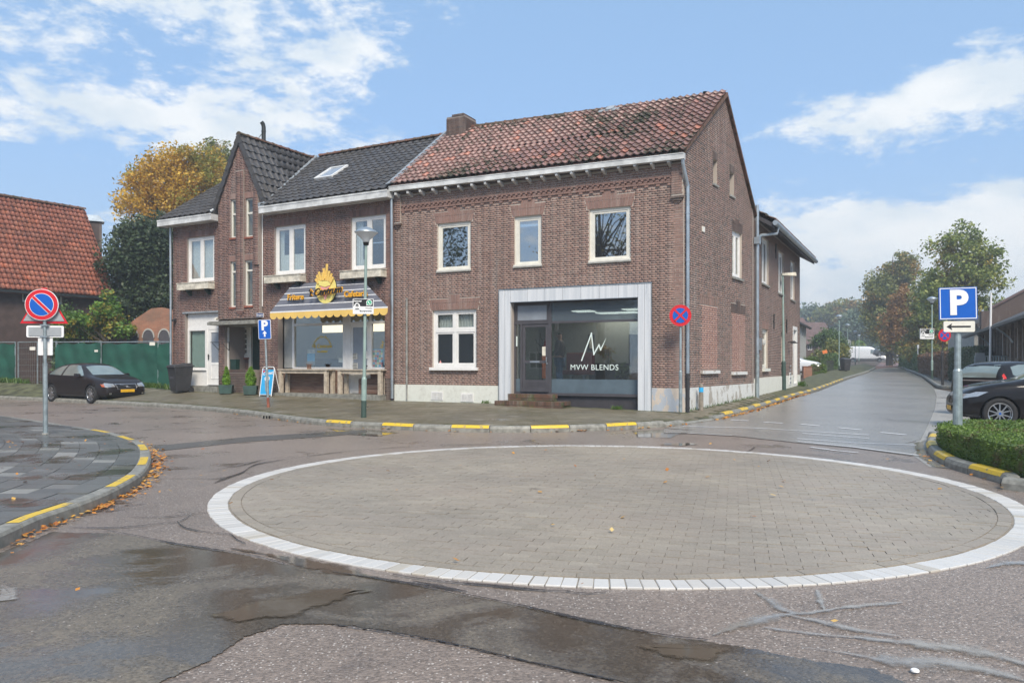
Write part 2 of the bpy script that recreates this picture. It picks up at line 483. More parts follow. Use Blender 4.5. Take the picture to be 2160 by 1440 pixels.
def slab(name,stops,wet=.52,moss=0.0,mosscol=(.09,.10,.03),wr=.16,dry=.5):
    m,nt,b,out=newmat(name)
    P=wpos(nt)
    c=ramp(nt,rnd(nt),stops)
    fine=noise(nt,P,60,3)
    c=mixc(nt,1.0,c,mixc(nt,fine,(.55,)*3,(1.45,)*3),'MULTIPLY')
    c=mixc(nt,1.0,c,mixc(nt,smooth(nt,noise(nt,P,.45,4),.35,.65),(.86,.85,.84),(1.06,1.04,1.0)),'MULTIPLY')
    if moss:
        c=mixc(nt,mth(nt,'MULTIPLY',smooth(nt,noise(nt,P,.8,5,.65),.42,.68),moss),c,mosscol)
    w=smooth(nt,noise(nt,P,.9,5,.6),wet,wet+.12)
    c=mixc(nt,1.0,c,mixc(nt,w,(1,1,1),(.62,.62,.62)),'MULTIPLY')
    lk(nt,c,b.inputs['Base Color'])
    rg=nd(nt,'ShaderNodeMapRange');nt.links.new(w,rg.inputs[0]);rg.inputs[3].default_value=dry;rg.inputs[4].default_value=wr
    lk(nt,rg.outputs[0],b.inputs['Roughness'])
    bump(nt,mth(nt,'MULTIPLY',fine,mth(nt,'SUBTRACT',1,mth(nt,'MULTIPLY',w,.8))),b,.4,.008)
slab('paver_grey',[(0,(.275,.245,.20)),(.4,(.315,.28,.23)),(.75,(.295,.26,.215)),(1,(.34,.305,.25))],.62,.3,(.33,.27,.22))
slab('slab_dark',[(0,(.10,.105,.10)),(.4,(.135,.138,.13)),(.8,(.115,.12,.115)),(.95,(.16,.162,.155)),(1,(.19,.19,.18))],.5,.15,(.13,.125,.09),.14,.36)
slab('slab_light',[(0,(.23,.235,.22)),(1,(.30,.30,.28))],.5,.1,dry=.4)
slab('slab_walk',[(0,(.145,.128,.09)),(.5,(.17,.15,.108)),(.97,(.19,.168,.122)),(1,(.27,.25,.21))],.60,.65,(.105,.095,.05))
plain('joint_sand',(.16,.14,.115),.9,var=.3,nscale=5)
plain('joint_moss',(.085,.088,.045),.9,var=.5,nscale=3)
plain('paving_bed',(.25,.22,.18),.85,var=.2,nscale=9,bmp=.3)
plain('kerb_stone',(.235,.23,.20),.55,var=.28,nscale=9,bmp=.25)
m,nt,b,out=newmat('white_block');P=wpos(nt)
c=ramp(nt,rnd(nt),[(0,(.50,.49,.465)),(.5,(.60,.59,.565)),(.9,(.54,.52,.48)),(1,(.44,.40,.33))])
c=mixc(nt,mth(nt,'MULTIPLY',smooth(nt,noise(nt,P,22,4,.7),.5,.8),.28),c,(.34,.32,.29))
lk(nt,c,b.inputs['Base Color']);b.inputs['Roughness'].default_value=.4;bump(nt,noise(nt,P,60,3),b,.2,.004)
def worn(name,col,under,thr=.55):
    m,nt,b,out=newmat(name);P=wpos(nt)
    f=smooth(nt,noise(nt,P,9,6,.75),thr,thr+.08)
    lk(nt,mixc(nt,f,col,under),b.inputs['Base Color']);b.inputs['Roughness'].default_value=.42
worn('worn_yellow',(.70,.47,.03),(.24,.22,.15))
worn('worn_white',(.78,.79,.80),(.30,.30,.29),.58)

# ------------------------------------------------------------------ geometry helpers
WM={}
def tag(o,label=None,cat=None,group=None,kind=None):
    if label:o['label']=label
    if cat:o['category']=cat
    if group:o['group']=group
    if kind:o['kind']=kind
    return o

def put(o,parent=None,M=None):
    M=M.copy()if M is not None else Matrix.Identity(4)
    COL.objects.link(o)
    if parent is not None:
        o.parent=parent
        o.matrix_parent_inverse=WM[parent.name].inverted()
    o.matrix_basis=M
    WM[o.name]=M
    return o

def empty(name,loc=(0,0,0),rz=0,label=None,cat=None,group=None,kind=None):
    o=bpy.data.objects.new(name,None)
    o.empty_display_size=.2
    put(o,None,Matrix.Translation(loc)@Matrix.Rotation(rz,4,'Z'))
    return tag(o,label,cat,group,kind)

class MB:
    """collects shapes into one mesh; y = depth"""
    def __init__(s):s.v=[];s.f=[]
    def add(s,vs,fs):
        k=len(s.v);s.v+=[tuple(p)for p in vs];s.f+=[tuple(i+k for i in f)for f in fs];return s
    def box(s,x0,x1,y0,y1,z0,z1):
        return s.add([(x0,y0,z0),(x1,y0,z0),(x1,y1,z0),(x0,y1,z0),(x0,y0,z1),(x1,y0,z1),(x1,y1,z1),(x0,y1,z1)],
                     [(0,3,2,1),(4,5,6,7),(0,1,5,4),(1,2,6,5),(2,3,7,6),(3,0,4,7)])
    def hexa(s,p):
        return s.add(p,[(0,3,2,1),(4,5,6,7),(0,1,5,4),(1,2,6,5),(2,3,7,6),(3,0,4,7)])
    def quad(s,*p):return s.add(p,[tuple(range(len(p)))])
    def prism(s,poly,y0,y1):
        """poly in (x,z)"""
        n=len(poly)
        vs=[(x,y0,z)for x,z in poly]+[(x,y1,z)for x,z in poly]
        fs=[tuple(range(n)),tuple(range(2*n-1,n-1,-1))]+[(i,(i+1)%n+0,(i+1)%n+n,i+n)[::-1]for i in range(n)]
        return s.add(vs,fs)
    def prismz(s,poly,z0,z1):
        n=len(poly)
        vs=[(x,y,z0)for x,y in poly]+[(x,y,z1)for x,y in poly]
        fs=[tuple(range(n-1,-1,-1)),tuple(range(n,2*n))]+[(i,(i+1)%n,(i+1)%n+n,i+n)for i in range(n)]
        return s.add(vs,fs)
    def tube(s,pts,r,seg=8,cap=True):
        pts=[Vector(p)for p in pts];n=len(pts)
        rs=r if isinstance(r,(list,tuple))else[r]*n
        k=len(s.v);up=Vector((0,0,1))
        a=None
        for i,p in enumerate(pts):
            t=(pts[min(i+1,n-1)]-pts[max(i-1,0)]).normalized()
            if a is None:a=t.cross(up if abs(t.z)<.9 else Vector((1,0,0))).normalized()
            else:a=(a-t*a.dot(t)).normalized()
            bb=t.cross(a)
            for j in range(seg):
                q=2*math.pi*j/seg
                s.v.append(tuple(p+(a*math.cos(q)+bb*math.sin(q))*rs[i]))
        for i in range(n-1):
            for j in range(seg):
                s.f.append((k+i*seg+j,k+i*seg+(j+1)%seg,k+(i+1)*seg+(j+1)%seg,k+(i+1)*seg+j))
        if cap:
            s.f.append(tuple(k+j for j in range(seg))[::-1]);s.f.append(tuple(k+(n-1)*seg+j for j in range(seg)))
        return s
    def lathe(s,prof,c=(0,0,0),seg=20,axis='Z'):
        k=len(s.v)
        for r,h in prof:
            for j in range(seg):
                q=2*math.pi*j/seg
                p=(r*math.cos(q),r*math.sin(q),h)if axis=='Z' else(r*math.cos(q),h,r*math.sin(q))
                s.v.append((p[0]+c[0],p[1]+c[1],p[2]+c[2]))
        for i in range(len(prof)-1):
            for j in range(seg):
                s.f.append((k+i*seg+j,k+i*seg+(j+1)%seg,k+(i+1)*seg+(j+1)%seg,k+(i+1)*seg+j))
        return s
    def mesh(s,name='m',mat=None,smooth=False):
        me=bpy.data.meshes.new(name)
        me.from_pydata(s.v,[],s.f)
        if mat:me.materials.append(MATS[mat])
        if smooth:
            me.polygons.foreach_set('use_smooth',[True]*len(me.polygons))
        me.update()
        return me
    def build(s,name,mat,parent=None,M=None,smooth=False,bev=0,**kw):
        me=s.mesh(name,mat,smooth)
        if bev:
            bm=bmesh.new();bm.from_mesh(me)
            bmesh.ops.remove_doubles(bm,verts=bm.verts,dist=1e-5)
            bmesh.ops.recalc_face_normals(bm,faces=bm.faces)
            bmesh.ops.bevel(bm,geom=[e for e in bm.edges if e.calc_face_angle(0)>.5],offset=bev,segments=2,affect='EDGES',profile=.6)
            bm.to_mesh(me);bm.free()
        o=bpy.data.objects.new(name,me)
        put(o,parent,M if M is not None else None)
        return tag(o,**kw)

def frame_box(mb,x0,x1,z0,z1,w,y0,y1):
    """rectangular frame in the wall plane"""
    mb.box(x0,x1,y0,y1,z1-w,z1);mb.box(x0,x1,y0,y1,z0,z0+w)
    mb.box(x0,x0+w,y0,y1,z0+w,z1-w);mb.box(x1-w,x1,y0,y1,z0+w,z1-w)
    return mb

def boxes_mesh(arr,mat,name='m'):
    """arr (N,6): x0,x1,y0,y1,z0,z1; front/top/bottom/side faces, no back"""
    a=np.asarray(arr,dtype=np.float32);n=len(a)
    ix=np.array([0,1,1,0,0,1,1,0]);iy=np.array([2,2,3,3,2,2,3,3]);iz=np.array([4,4,4,4,5,5,5,5])
    V=np.stack([a[:,ix],a[:,iy],a[:,iz]],axis=2).reshape(-1,3)
    Fq=np.array([(0,1,5,4),(1,2,6,5),(3,0,4,7),(4,5,6,7),(0,3,2,1)])
    L=(Fq[None]+(np.arange(n)*8)[:,None,None]).reshape(-1)
    return fast_mesh(V,L,4,mat,name)

def fast_mesh(V,L,k,mat,name='m',smooth=False):
    me=bpy.data.meshes.new(name)
    V=np.asarray(V,dtype=np.float32);nf=len(L)//k
    me.vertices.add(len(V));me.vertices.foreach_set('co',V.ravel())
    me.loops.add(len(L));me.loops.foreach_set('vertex_index',np.asarray(L,dtype=np.int32))
    me.polygons.add(nf);me.polygons.foreach_set('loop_start',np.arange(0,nf*k,k,dtype=np.int32))
    try:me.polygons.foreach_set('loop_total',np.full(nf,k,dtype=np.int32))
    except Exception:pass
    if mat:me.materials.append(MATS[mat])
    if smooth:me.polygons.foreach_set('use_smooth',[True]*nf)
    me.update(calc_edges=True)
    return me

def obj(name,me,parent=None,M=None,**kw):
    o=bpy.data.objects.new(name,me)
    put(o,parent,M)
    return tag(o,**kw)

def text_mesh(s,size,mat,depth=.004,bold=0.0,shear=0.0,align='CENTER',name='lettering',space=1.0):
    cu=bpy.data.curves.new('txt','FONT')
    cu.body=s;cu.size=size;cu.extrude=depth;cu.offset=bold;cu.shear=shear;cu.align_x=align;cu.align_y='CENTER'
    cu.resolution_u=4;cu.space_character=space
    o=bpy.data.objects.new('txt',cu)
    COL.objects.link(o)
    dg=bpy.context.evaluated_depsgraph_get();dg.update()
    me=bpy.data.meshes.new_from_object(o.evaluated_get(dg))
    bpy.data.objects.remove(o);bpy.data.curves.remove(cu)
    me.materials.clear();me.materials.append(MATS[mat]);me.name=name
    return me

def copy_tree(o,loc,rz=0.0,label=None,parent=None):
    """a thing with its parts and sub-parts"""
    c=o.copy();COL.objects.link(c)
    if parent is None:
        c.matrix_basis=Matrix.Translation(loc)@Matrix.Rotation(rz,4,'Z')
        if label:c['label']=label
    else:
        c.parent=parent
        c.matrix_parent_inverse=o.matrix_parent_inverse.copy()
        c.matrix_basis=o.matrix_basis.copy()
    for ch in list(o.children):copy_tree(ch,None,parent=c)
    return c

# ------------------------------------------------------------------ terrain and rays
def sst(a,b,t):
    t=min(1,max(0,(t-a)/(b-a)));return t*t*(3-2*t)
def splus(t,k=1.5):
    return max(0,t)if abs(t)>4*k else k*math.log(1+math.exp(t/k))
def gz(x,y):
    w=sst(-3,7,x)
    return .0155*(w*splus(y-19.5)+(1-w)*splus(y-30))
def at(px,py,Y):return Vector(((px-HX)/F*Y,Y,CZ-(py-HY)/F*Y))
def G(px,py,dz=0.0):
    """where the line of sight through a photo pixel meets the terrain"""
    k,m=(px-HX)/F,(py-HY)/F
    f=lambda Y:CZ-m*Y-gz(k*Y,Y)-dz
    lo,hi=1.0,1.0
    while f(hi)>0 and hi<300:lo,hi=hi,hi*1.06
    for _ in range(30):
        c=(lo+hi)/2
        if f(c)>0:lo=c
        else:hi=c
    return(k*lo,lo)

class Wall:
    """a vertical wall plane: origin at its left end, u to the right, v into the building, z up"""
    def __init__(s,P0,d):
        s.P0=Vector((P0[0],P0[1],0));s.d=Vector((d[0],d[1],0)).normalized();s.n=Vector((-s.d.y,s.d.x,0))
        M=Matrix.Identity(4)
        for i in range(3):M[i][0]=s.d[i];M[i][1]=s.n[i];M[i][3]=s.P0[i]
        s.M=M
    def u(s,px,v=0.0):
        r=(px-HX)/F;P=s.P0+s.n*v
        return(r*P.y-P.x)/(s.d.x-r*s.d.y)
    def z(s,px,py,v=0.0):
        P=s.P0+s.n*v+s.d*s.u(px,v)
        return CZ+(HY-py)/F*P.y
    def pt(s,u,v=0.0,z=0.0):return s.P0+s.d*u+s.n*v+Vector((0,0,z))
    def rect(s,x0,x1,yt,yb,v=0.0):
        xm=(x0+x1)/2
        return s.u(x0,v),s.u(x1,v),s.z(xm,yb,v),s.z(xm,yt,v)

C=Vector((4.45,20.1))  # street corner of the brick house
dm=Vector((3234/1640,-1.0)).normalized()  # front of the brick house, left to right
dg_=Vector((1080/1640,1.0)).normalized()  # side of the brick house, going away
da=Vector((870/1640,1.0)).normalized()  # side of the rear wing
_t=Wall(C,dm)
J=_t.pt(_t.u(833)).xy  # party wall with the cafe
MAIN=Wall(J,dm);UC=(C-J).length
GABLE=Wall(C,dg_)
E=GABLE.pt(GABLE.u(1590)).xy;UG=GABLE.u(1590)
ANNEX=Wall(E,da);UA=ANNEX.u(1687)
dc=Vector((2976/1640,-1.0)).normalized()  # front of the cafe building
_t=Wall(J,dc)
K=_t.pt(_t.u(365)).xy
CAFE=Wall(K,dc);UJ=(J-K).length

# ------------------------------------------------------------------ bricks
class Bricks:
    """all bricks of one building; the nearest 300 become parts, the rest joined masses"""
    def __init__(s):s.b=[]  # (dist2, wall, (x0,x1,y0,y1,z0,z1), mat)
    def add(s,wall,box,mat):
        p=wall.pt((box[0]+box[1])/2,box[2]);s.b.append(((p.x**2+p.y**2),wall,box,mat))
    def finish(s,parent,keep=300,name='brick',stuff='brickwork'):
        s.b.sort(key=lambda t:t[0])
        cache={}
        for d2,wall,bx,mat in s.b[:keep]:
            L,Dp,H=round(bx[1]-bx[0],3),round(bx[3]-bx[2],3),round(bx[5]-bx[4],3)
            k=(L,Dp,H,mat)
            if k not in cache:
                cache[k]=MB().box(0,L,0,Dp,0,H).mesh(name,mat)
            obj(name,cache[k],parent,wall.M@Matrix.Translation((bx[0],bx[2],bx[4])))
        rest={}
        for d2,wall,bx,mat in s.b[keep:]:
            rest.setdefault((id(wall),mat),[wall,[]])[1].append(bx)
        for(_,mat),(wall,arr)in rest.items():
            obj(stuff,boxes_mesh(arr,mat,stuff),parent,wall.M,kind='stuff')

CO=.0605  # course height
def lay(br,wall,u0,u1,z0,z1,holes=(),mat='brick_main',v=0.0,proud=.006,top=None,zone=None,course=CO,header=True,jit=.003,zbase=0.0):
    """holes: (u0,u1,z0,z1); top(u)-> ceiling height for gables as function returning (ul,ur) at z; zone(u,z)->mat or None"""
    k0=int(math.ceil((z0-zbase)/course));k1=int((z1-zbase)/course)
    for k in range(k0,k1):
        za=zbase+k*course;zb=za+course-.0135;zm=(za+zb)/2
        a,b_=u0,u1
        if top:
            t=top(zm)
            if not t:continue
            a,b_=max(a,t[0]),min(b_,t[1])
            if b_-a<.06:continue
        iv=[(a,b_,za,zb)]
        for h in holes:
            if h[2]<zb and h[3]>za:
                nv=[]
                for p,q,c,d in iv:
                    if h[1]<=p or h[0]>=q or h[2]>=d or h[3]<=c:nv.append((p,q,c,d));continue
                    if h[0]-p>.03:nv.append((p,h[0],c,d))
                    if q-h[1]>.03:nv.append((h[1],q,c,d))
                    if h[2]-c>.014:nv.append((max(p,h[0]),min(q,h[1]),c,h[2]-.004))
                    if d-h[3]>.014:nv.append((max(p,h[0]),min(q,h[1]),h[3]+.004,d))
                iv=nv
        hd=header and k%2
        step=.11 if hd else .22
        off=.055 if hd else 0.0
        for p,q,zc_,zd_ in iv:
            x=math.floor((p-u0-off)/step)*step+u0+off
            while x<q:
                xa,xb=max(x,p),min(x+step,q)-.0045
                if xb-xa>.025:
                    pr=proud+R.uniform(-jit,jit)
                    mt=mat
                    if zone:
                        mt=zone((xa+xb)/2,zm)or mat
                    br.add(wall,(round(xa,2),round(xb,2),round(v-pr,3),round(v+.004,3),round(zc_,4),round(zd_,4)),mt)
                x+=step

def core(wall,u0,u1,z0,z1,holes,thick,mat,parent,v=0.0,cuts=(),name='wall'):
    """masonry slab with real openings and reveals; cuts = clipping lines (point, normal) in (u,z) for gables"""
    us=sorted({u0,u1}|{min(max(h[i],u0),u1)for h in holes for i in(0,1)})
    zs=sorted({z0,z1}|{min(max(h[i],z0),z1)for h in holes for i in(2,3)})
    bm=bmesh.new()
    vv={}
    def V(a,b):
        if(a,b)not in vv:vv[(a,b)]=bm.verts.new((a,v,b))
        return vv[(a,b)]
    for i in range(len(us)-1):
        for j in range(len(zs)-1):
            cu,cz=(us[i]+us[i+1])/2,(zs[j]+zs[j+1])/2
            if us[i+1]-us[i]<1e-5 or zs[j+1]-zs[j]<1e-5:continue
            if any(h[0]<cu<h[1]and h[2]<cz<h[3]for h in holes):continue
            bm.faces.new((V(us[i],zs[j]),V(us[i+1],zs[j]),V(us[i+1],zs[j+1]),V(us[i],zs[j+1])))
    for co,no in cuts:
        bmesh.ops.bisect_plane(bm,geom=bm.verts[:]+bm.edges[:]+bm.faces[:],plane_co=(co[0],v,co[1]),plane_no=(no[0],0,no[1]),clear_outer=True)
    fr=bm.faces[:]
    ed=[e for e in bm.edges if len(e.link_faces)==1]
    mp={w:bm.verts.new((w.co.x,v+thick,w.co.z))for w in bm.verts[:]}
    for e in ed:
        a,b_=e.verts
        try:bm.faces.new((a,b_,mp[b_],mp[a]))
        except ValueError:pass
    for f in fr:
        bm.faces.new([mp[w]for w in reversed(f.verts)])
    bmesh.ops.recalc_face_normals(bm,faces=bm.faces)
    me=bpy.data.meshes.new(name);bm.to_mesh(me);bm.free()
    me.materials.append(MATS[mat])
    return obj(name,me,parent,wall.M)

# soldier arch over an opening, optional raised keystones in the middle
def arch(br,wall,u0,u1,z,h=.33,key=.12,splay=.09,mat='brick_lintel',parent=None,name='lintel',v=0.0):
    n=max(6,int((u1-u0+.1)/.072));n+=(n%2==0)
    a0,a1=u0-.05,u1+.05
    mb=MB();w=(a1-a0)/n
    c0=(a0+a1)/2
    for i in range(n):
        xa,xb=a0+i*w+.005,a0+(i+1)*w-.005
        f0,f1=(xa-c0)/(c0-a0),(xb-c0)/(c0-a0)
        hh=h+(key if abs(i-n//2)<=2 else 0)
        p=R.uniform(.008,.014)
        zmid=z+.21
        for(za,zb)in((z+.004,zmid-.005),(zmid+.005,z+hh)):
            ta,tb=(za-z)/h,(zb-z)/h
            mb.hexa([(xa+f0*splay*ta,v-p,za),(xb+f1*splay*ta,v-p,za),(xb+f1*splay*ta,v,za),(xa+f0*splay*ta,v,za),
                     (xa+f0*splay*tb,v-p,zb),(xb+f1*splay*tb,v-p,zb),(xb+f1*splay*tb,v,zb),(xa+f0*splay*tb,v,zb)])
    return mb.build(name,mat,parent,wall.M)
def arch_hole(u0,u1,z,h=.33,key=.12,splay=.09):
    return[(u0-.05-splay*.35,u1+.05+splay*.35,z,z+h*.55),(u0-.05-splay*.8,u1+.05+splay*.8,z+h*.55,z+h),((u0+u1)/2-.19,(u0+u1)/2+.19,z+h,z+h+key)]

def window(parent,wall,r,frame='white_paint',fw=.07,rec=.10,v=0.0,mull=(),trans=None,glass='glass',curtain=None,sashes=True,name='window',cur_mat='curtain',depth=.06):
    """r = (u0,u1,z0,z1); mull = fractions for vertical posts; trans = fraction height of a transom"""
    u0,u1,z0,z1=r
    y0=v+rec;y1=y0+depth
    mb=MB();frame_box(mb,u0,u1,z0,z1,fw,y0,y1)
    xs=[u0+fw]+[u0+(u1-u0)*f for f in mull]+[u1-fw]
    zsplit=[z0+fw,z1-fw]if trans is None else[z0+fw,z0+(z1-z0)*trans,z1-fw]
    hw=fw*.55
    for f in mull:
        x=u0+(u1-u0)*f
        mb.box(x-hw,x+hw,y0+.002,y1,z0+fw,z1-fw)
    if trans is not None:
        z=zsplit[1];mb.box(u0+fw,u1-fw,y0-.004,y1-.002,z-hw,z+hw)
    panes=[]
    for i in range(len(xs)-1):
        for j in range(len(zsplit)-1):
            a=xs[i]+(hw if i>0 else 0);b_=xs[i+1]-(hw if i<len(xs)-2 else 0)
            c=zsplit[j]+(hw if j>0 else 0);d=zsplit[j+1]-(hw if j<len(zsplit)-2 else 0)
            if sashes:
                frame_box(mb,a+.004,b_-.004,c+.004,d-.004,fw*.55,y0+.012,y1-.006)
            panes.append((a,b_,c,d))
    o=mb.build(name,frame,parent,wall.M,bev=0)
    for(a,b_,c,d)in panes:
        k=fw*.55 if sashes else 0
        MB().quad((a+k,y0+.035,c+k),(b_-k,y0+.035,c+k),(b_-k,y0+.035,d-k),(a+k,y0+.035,d-k)).build('pane',glass,o,wall.M)
    if curtain:
  # wavy cloth behind the pane; curtain = list of (f0,f1,zf0,zf1)
        for(f0,f1,g0,g1)in curtain:
            a,b_=u0+(u1-u0)*f0,u0+(u1-u0)*f1;c,d=z0+(z1-z0)*g0,z0+(z1-z0)*g1
            n=max(4,int((b_-a)/.03));cb=MB()
            pts=[(a+(b_-a)*i/n,y1+.08+.018*math.sin(i*1.9))for i in range(n+1)]
            for i in range(n):
                cb.quad((pts[i][0],pts[i][1],c),(pts[i+1][0],pts[i+1][1],c),(pts[i+1][0],pts[i+1][1],d),(pts[i][0],pts[i][1],d))
            cb.build('curtain',cur_mat,o,wall.M)
    return o

# ------------------------------------------------------------------ roof tiles
def tile_mesh(w,l,mat,amp=.045,lift=.045,name='roof_tile',seg=7):
    prof=[(0,.35),(.14,.9),(.3,1.0),(.46,.45),(.62,.05),(.8,0),(1.0,.35)]if seg==7 else[(0,.4),(.3,1),(.6,.1),(1,.4)]
    vs=[]
    for(fx,fz)in prof:vs.append((fx*w,0,fz*amp+lift))
    for(fx,fz)in prof:vs.append((fx*w,l,fz*amp+.004))
    for(fx,fz)in prof:vs.append((fx*w,.004,fz*amp+lift-.03))
    n=len(prof)
    fs=[(i,i+1,n+i+1,n+i)for i in range(n-1)]+[(2*n+i,2*n+i+1,i+1,i)for i in range(n-1)]
    me=bpy.data.meshes.new(name);me.from_pydata(vs,[],fs);me.materials.append(MATS[mat]);me.update()
    return me

def frame3(O,U,V):
    U=U.normalized();V=(V-U*V.dot(U)).normalized();N=U.cross(V)
    M=Matrix.Identity(4)
    for i in range(3):M[i][0]=U[i];M[i][1]=V[i];M[i][2]=N[i];M[i][3]=O[i]
    return M

class Tiles:
    def __init__(s):s.t=[]
    def slope(s,M,vlen,urange,w,l,mat,inside=None,amp=.05,lift=.05,rows=None):
        """M: roof frame; rows from the eave up; urange(v)->(u0,u1)"""
        rows=rows or int(round(vlen/l));l=vlen/rows
        for r in range(rows):
            v=r*l;u0,u1=urange(v+l/2)
            n=max(1,int(round((u1-u0)/w)))
            for i in range(n):
                u=u0+(u1-u0)*i/n
                if inside and not inside(u+w/2,v+l/2):continue
                T=M@Matrix.Translation((u,v,R.uniform(-.003,.003)))@Matrix.Rotation(R.uniform(-.012,.012),4,'Z')
                p=T.translation;s.t.append((p.x**2+p.y**2,T,(round((u1-u0)/n,3),round(l+.03,3),mat,amp,lift)))
    def finish(s,parent,keep=300,name='roof_tile',stuff='roof_tiling'):
        s.t.sort(key=lambda t:t[0]);cache={}
        for d2,T,k in s.t[:keep]:
            if k not in cache:cache[k]=tile_mesh(*k,name=name)
            obj(name,cache[k],parent,T)
        rest={}
        for d2,T,k in s.t[keep:]:rest.setdefault(k[2],[]).append((T,k))
        for mat,L in rest.items():
            Vs,Ls,base=[],[],0
            for T,k in L:
                if k not in cache:cache[k]=tile_mesh(*k,name=name)
                me=cache[k];n=len(me.vertices)
                co=np.empty(n*3,dtype=np.float32);me.vertices.foreach_get('co',co);co=co.reshape(-1,3)
                A=np.array(T)[:3,:3].astype(np.float32);t=np.array(T.translation,dtype=np.float32)
                Vs.append(co@A.T+t)
                li=np.empty(len(me.loops),dtype=np.int32);me.loops.foreach_get('vertex_index',li);Ls.append(li+base);base+=n
            if Vs:
                obj(stuff,fast_mesh(np.concatenate(Vs),np.concatenate(Ls),4,mat,stuff),parent,kind='stuff')

def ridge_tiles(parent,A,B,mat='ridge_tile',r=.11,step=.36,name='ridge_tile',keep=60):
    A,B=Vector(A),Vector(B);L=(B-A).length;n=int(L/step);d=(B-A)/L
    side=d.cross(Vector((0,0,1))).normalized();up=side.cross(d)
    st=L/n;cache=None
    mb=MB();seg=6
    for ring,(x,rr)in enumerate(((0,r*1.12),(.05,r*1.12),(.06,r),(st+.02,r*.95))):
        for j in range(seg+1):
            q=math.pi*j/seg;mb.v.append((x,math.cos(q)*rr,math.sin(q)*rr*.9))
    for ring in range(3):
        for j in range(seg):
            a=ring*(seg+1)+j;mb.f.append((a,a+1,a+seg+2,a+seg+1))
    mb.f.append(tuple(range(seg+1)))
    me=mb.mesh(name,mat)
    M0=Matrix.Identity(4)
    for i in range(3):M0[i][0]=d[i];M0[i][1]=side[i];M0[i][2]=up[i]
    for i in range(n):
        p=A+d*st*i;T=Matrix.Translation(p)@M0
        obj(name,me,parent,T)
# =================================================================== GROUND
def bisect_grid(bm,xs,ys):
    for x in xs:bmesh.ops.bisect_plane(bm,geom=bm.verts[:]+bm.edges[:]+bm.faces[:],plane_co=(x,0,0),plane_no=(1,0,0))
    for y in ys:bmesh.ops.bisect_plane(bm,geom=bm.verts[:]+bm.edges[:]+bm.faces[:],plane_co=(0,y,0),plane_no=(0,1,0))
YS=[14,16,17.5,19,20.5,22,24,26,28,30,32,34,37,40,45,50,60,75,95,120]
XS=[-12,-5,-3,-1,1,3,5,7]
def sheet(name,poly,dz,mat,zf=None,xs=XS,ys=YS,parent=None,kind='structure',tri=True):
    bm=bmesh.new()
    vs=[bm.verts.new((p[0],p[1],0))for p in poly]
    f=bm.faces.new(vs)
    bm.normal_update();bm.faces.ensure_lookup_table()
    if bm.faces[0].normal.z<0:bmesh.ops.reverse_faces(bm,faces=bm.faces[:])
    bmesh.ops.triangulate(bm,faces=bm.faces[:])
    x0,x1=min(p[0]for p in poly),max(p[0]for p in poly);y0,y1=min(p[1]for p in poly),max(p[1]for p in poly)
    bisect_grid(bm,[x for x in xs if x0<x<x1],[y for y in ys if y0<y<y1])
    for w in bm.verts:w.co.z=(zf(w.co.x,w.co.y)if zf else gz(w.co.x,w.co.y))+dz
    me=bpy.data.meshes.new(name);bm.to_mesh(me);bm.free()
    me.materials.append(MATS[mat])
    return obj(name,me,parent,kind=kind)

sheet('ground',[(-240,-60),(240,-60),(240,420),(-240,420)],-.05,'soil',xs=XS+[-100,-40,15,40,100],ys=YS+[160,220,300])
sheet('road',[(-60,-14),(16,-14),(16,27),(4.6,24),(0,26),(-10,33),(-60,42)],0,'asphalt_red')

def P(*pts,dz=0.0):return[G(x,y,dz)for x,y in pts]
street=P((1400,903),(1450,896),(1507,888),(1539,881),(1580,870),(1639,852),(1678,839),(1725,826),(1790,800),(1830,787),(1850,777),(1862,771),(1880,769),(1893,772),(1905,778),(1943,795),
           (1970,818),(1976,835),(1973,860),(1955,903),(1942,928),(1900,938),(1800,931),(1700,924),(1580,914),(1480,909))
sheet('street',street,.008,'asphalt_street',ys=YS+[100,110])
sheet('forecourt',[G(1965,818),G(1970,835),G(1967,860),G(1950,900),G(1930,935),G(1925,960),G(1960,985),(9.5,7.5),(30,7.5),(34,30),(17.5,29)],.004,'forecourt')
sheet('raised_brick_crossing',P((1838,779),(1848,772),(1858,765),(1885,764.5),(1925,771),(1900,776),(1880,775)),.014,'brick_red_road',ys=YS+[100,110,115])

asphaltA=P((0,1165),(109,1122),(242,1124),(362,1146),(483,1164),(600,1190),(740,1212),(861,1230),(982,1255),(1103,1279),(1224,1307),(1400,1341),(1493,1351),(1698,1387),(1843,1412),
             (1923,1440),(1990,1475),(1400,1480),(1304,1440),(1103,1396),(982,1367),(861,1343),(700,1319),(600,1320),(523,1345),(450,1395),(342,1440),(250,1500),(-260,1500),(-260,1260))
def wobble(poly,a,step=.18,seed=3):
    r=random.Random(seed);out=[]
    for i in range(len(poly)):
        p,q=Vector(poly[i]),Vector(poly[(i+1)%len(poly)]);n=max(1,int((q-p).length/step))
        for k in range(n):
            t=k/n;w=p.lerp(q,t);out.append((w.x+r.uniform(-a,a),w.y+r.uniform(-a,a)))
    return out
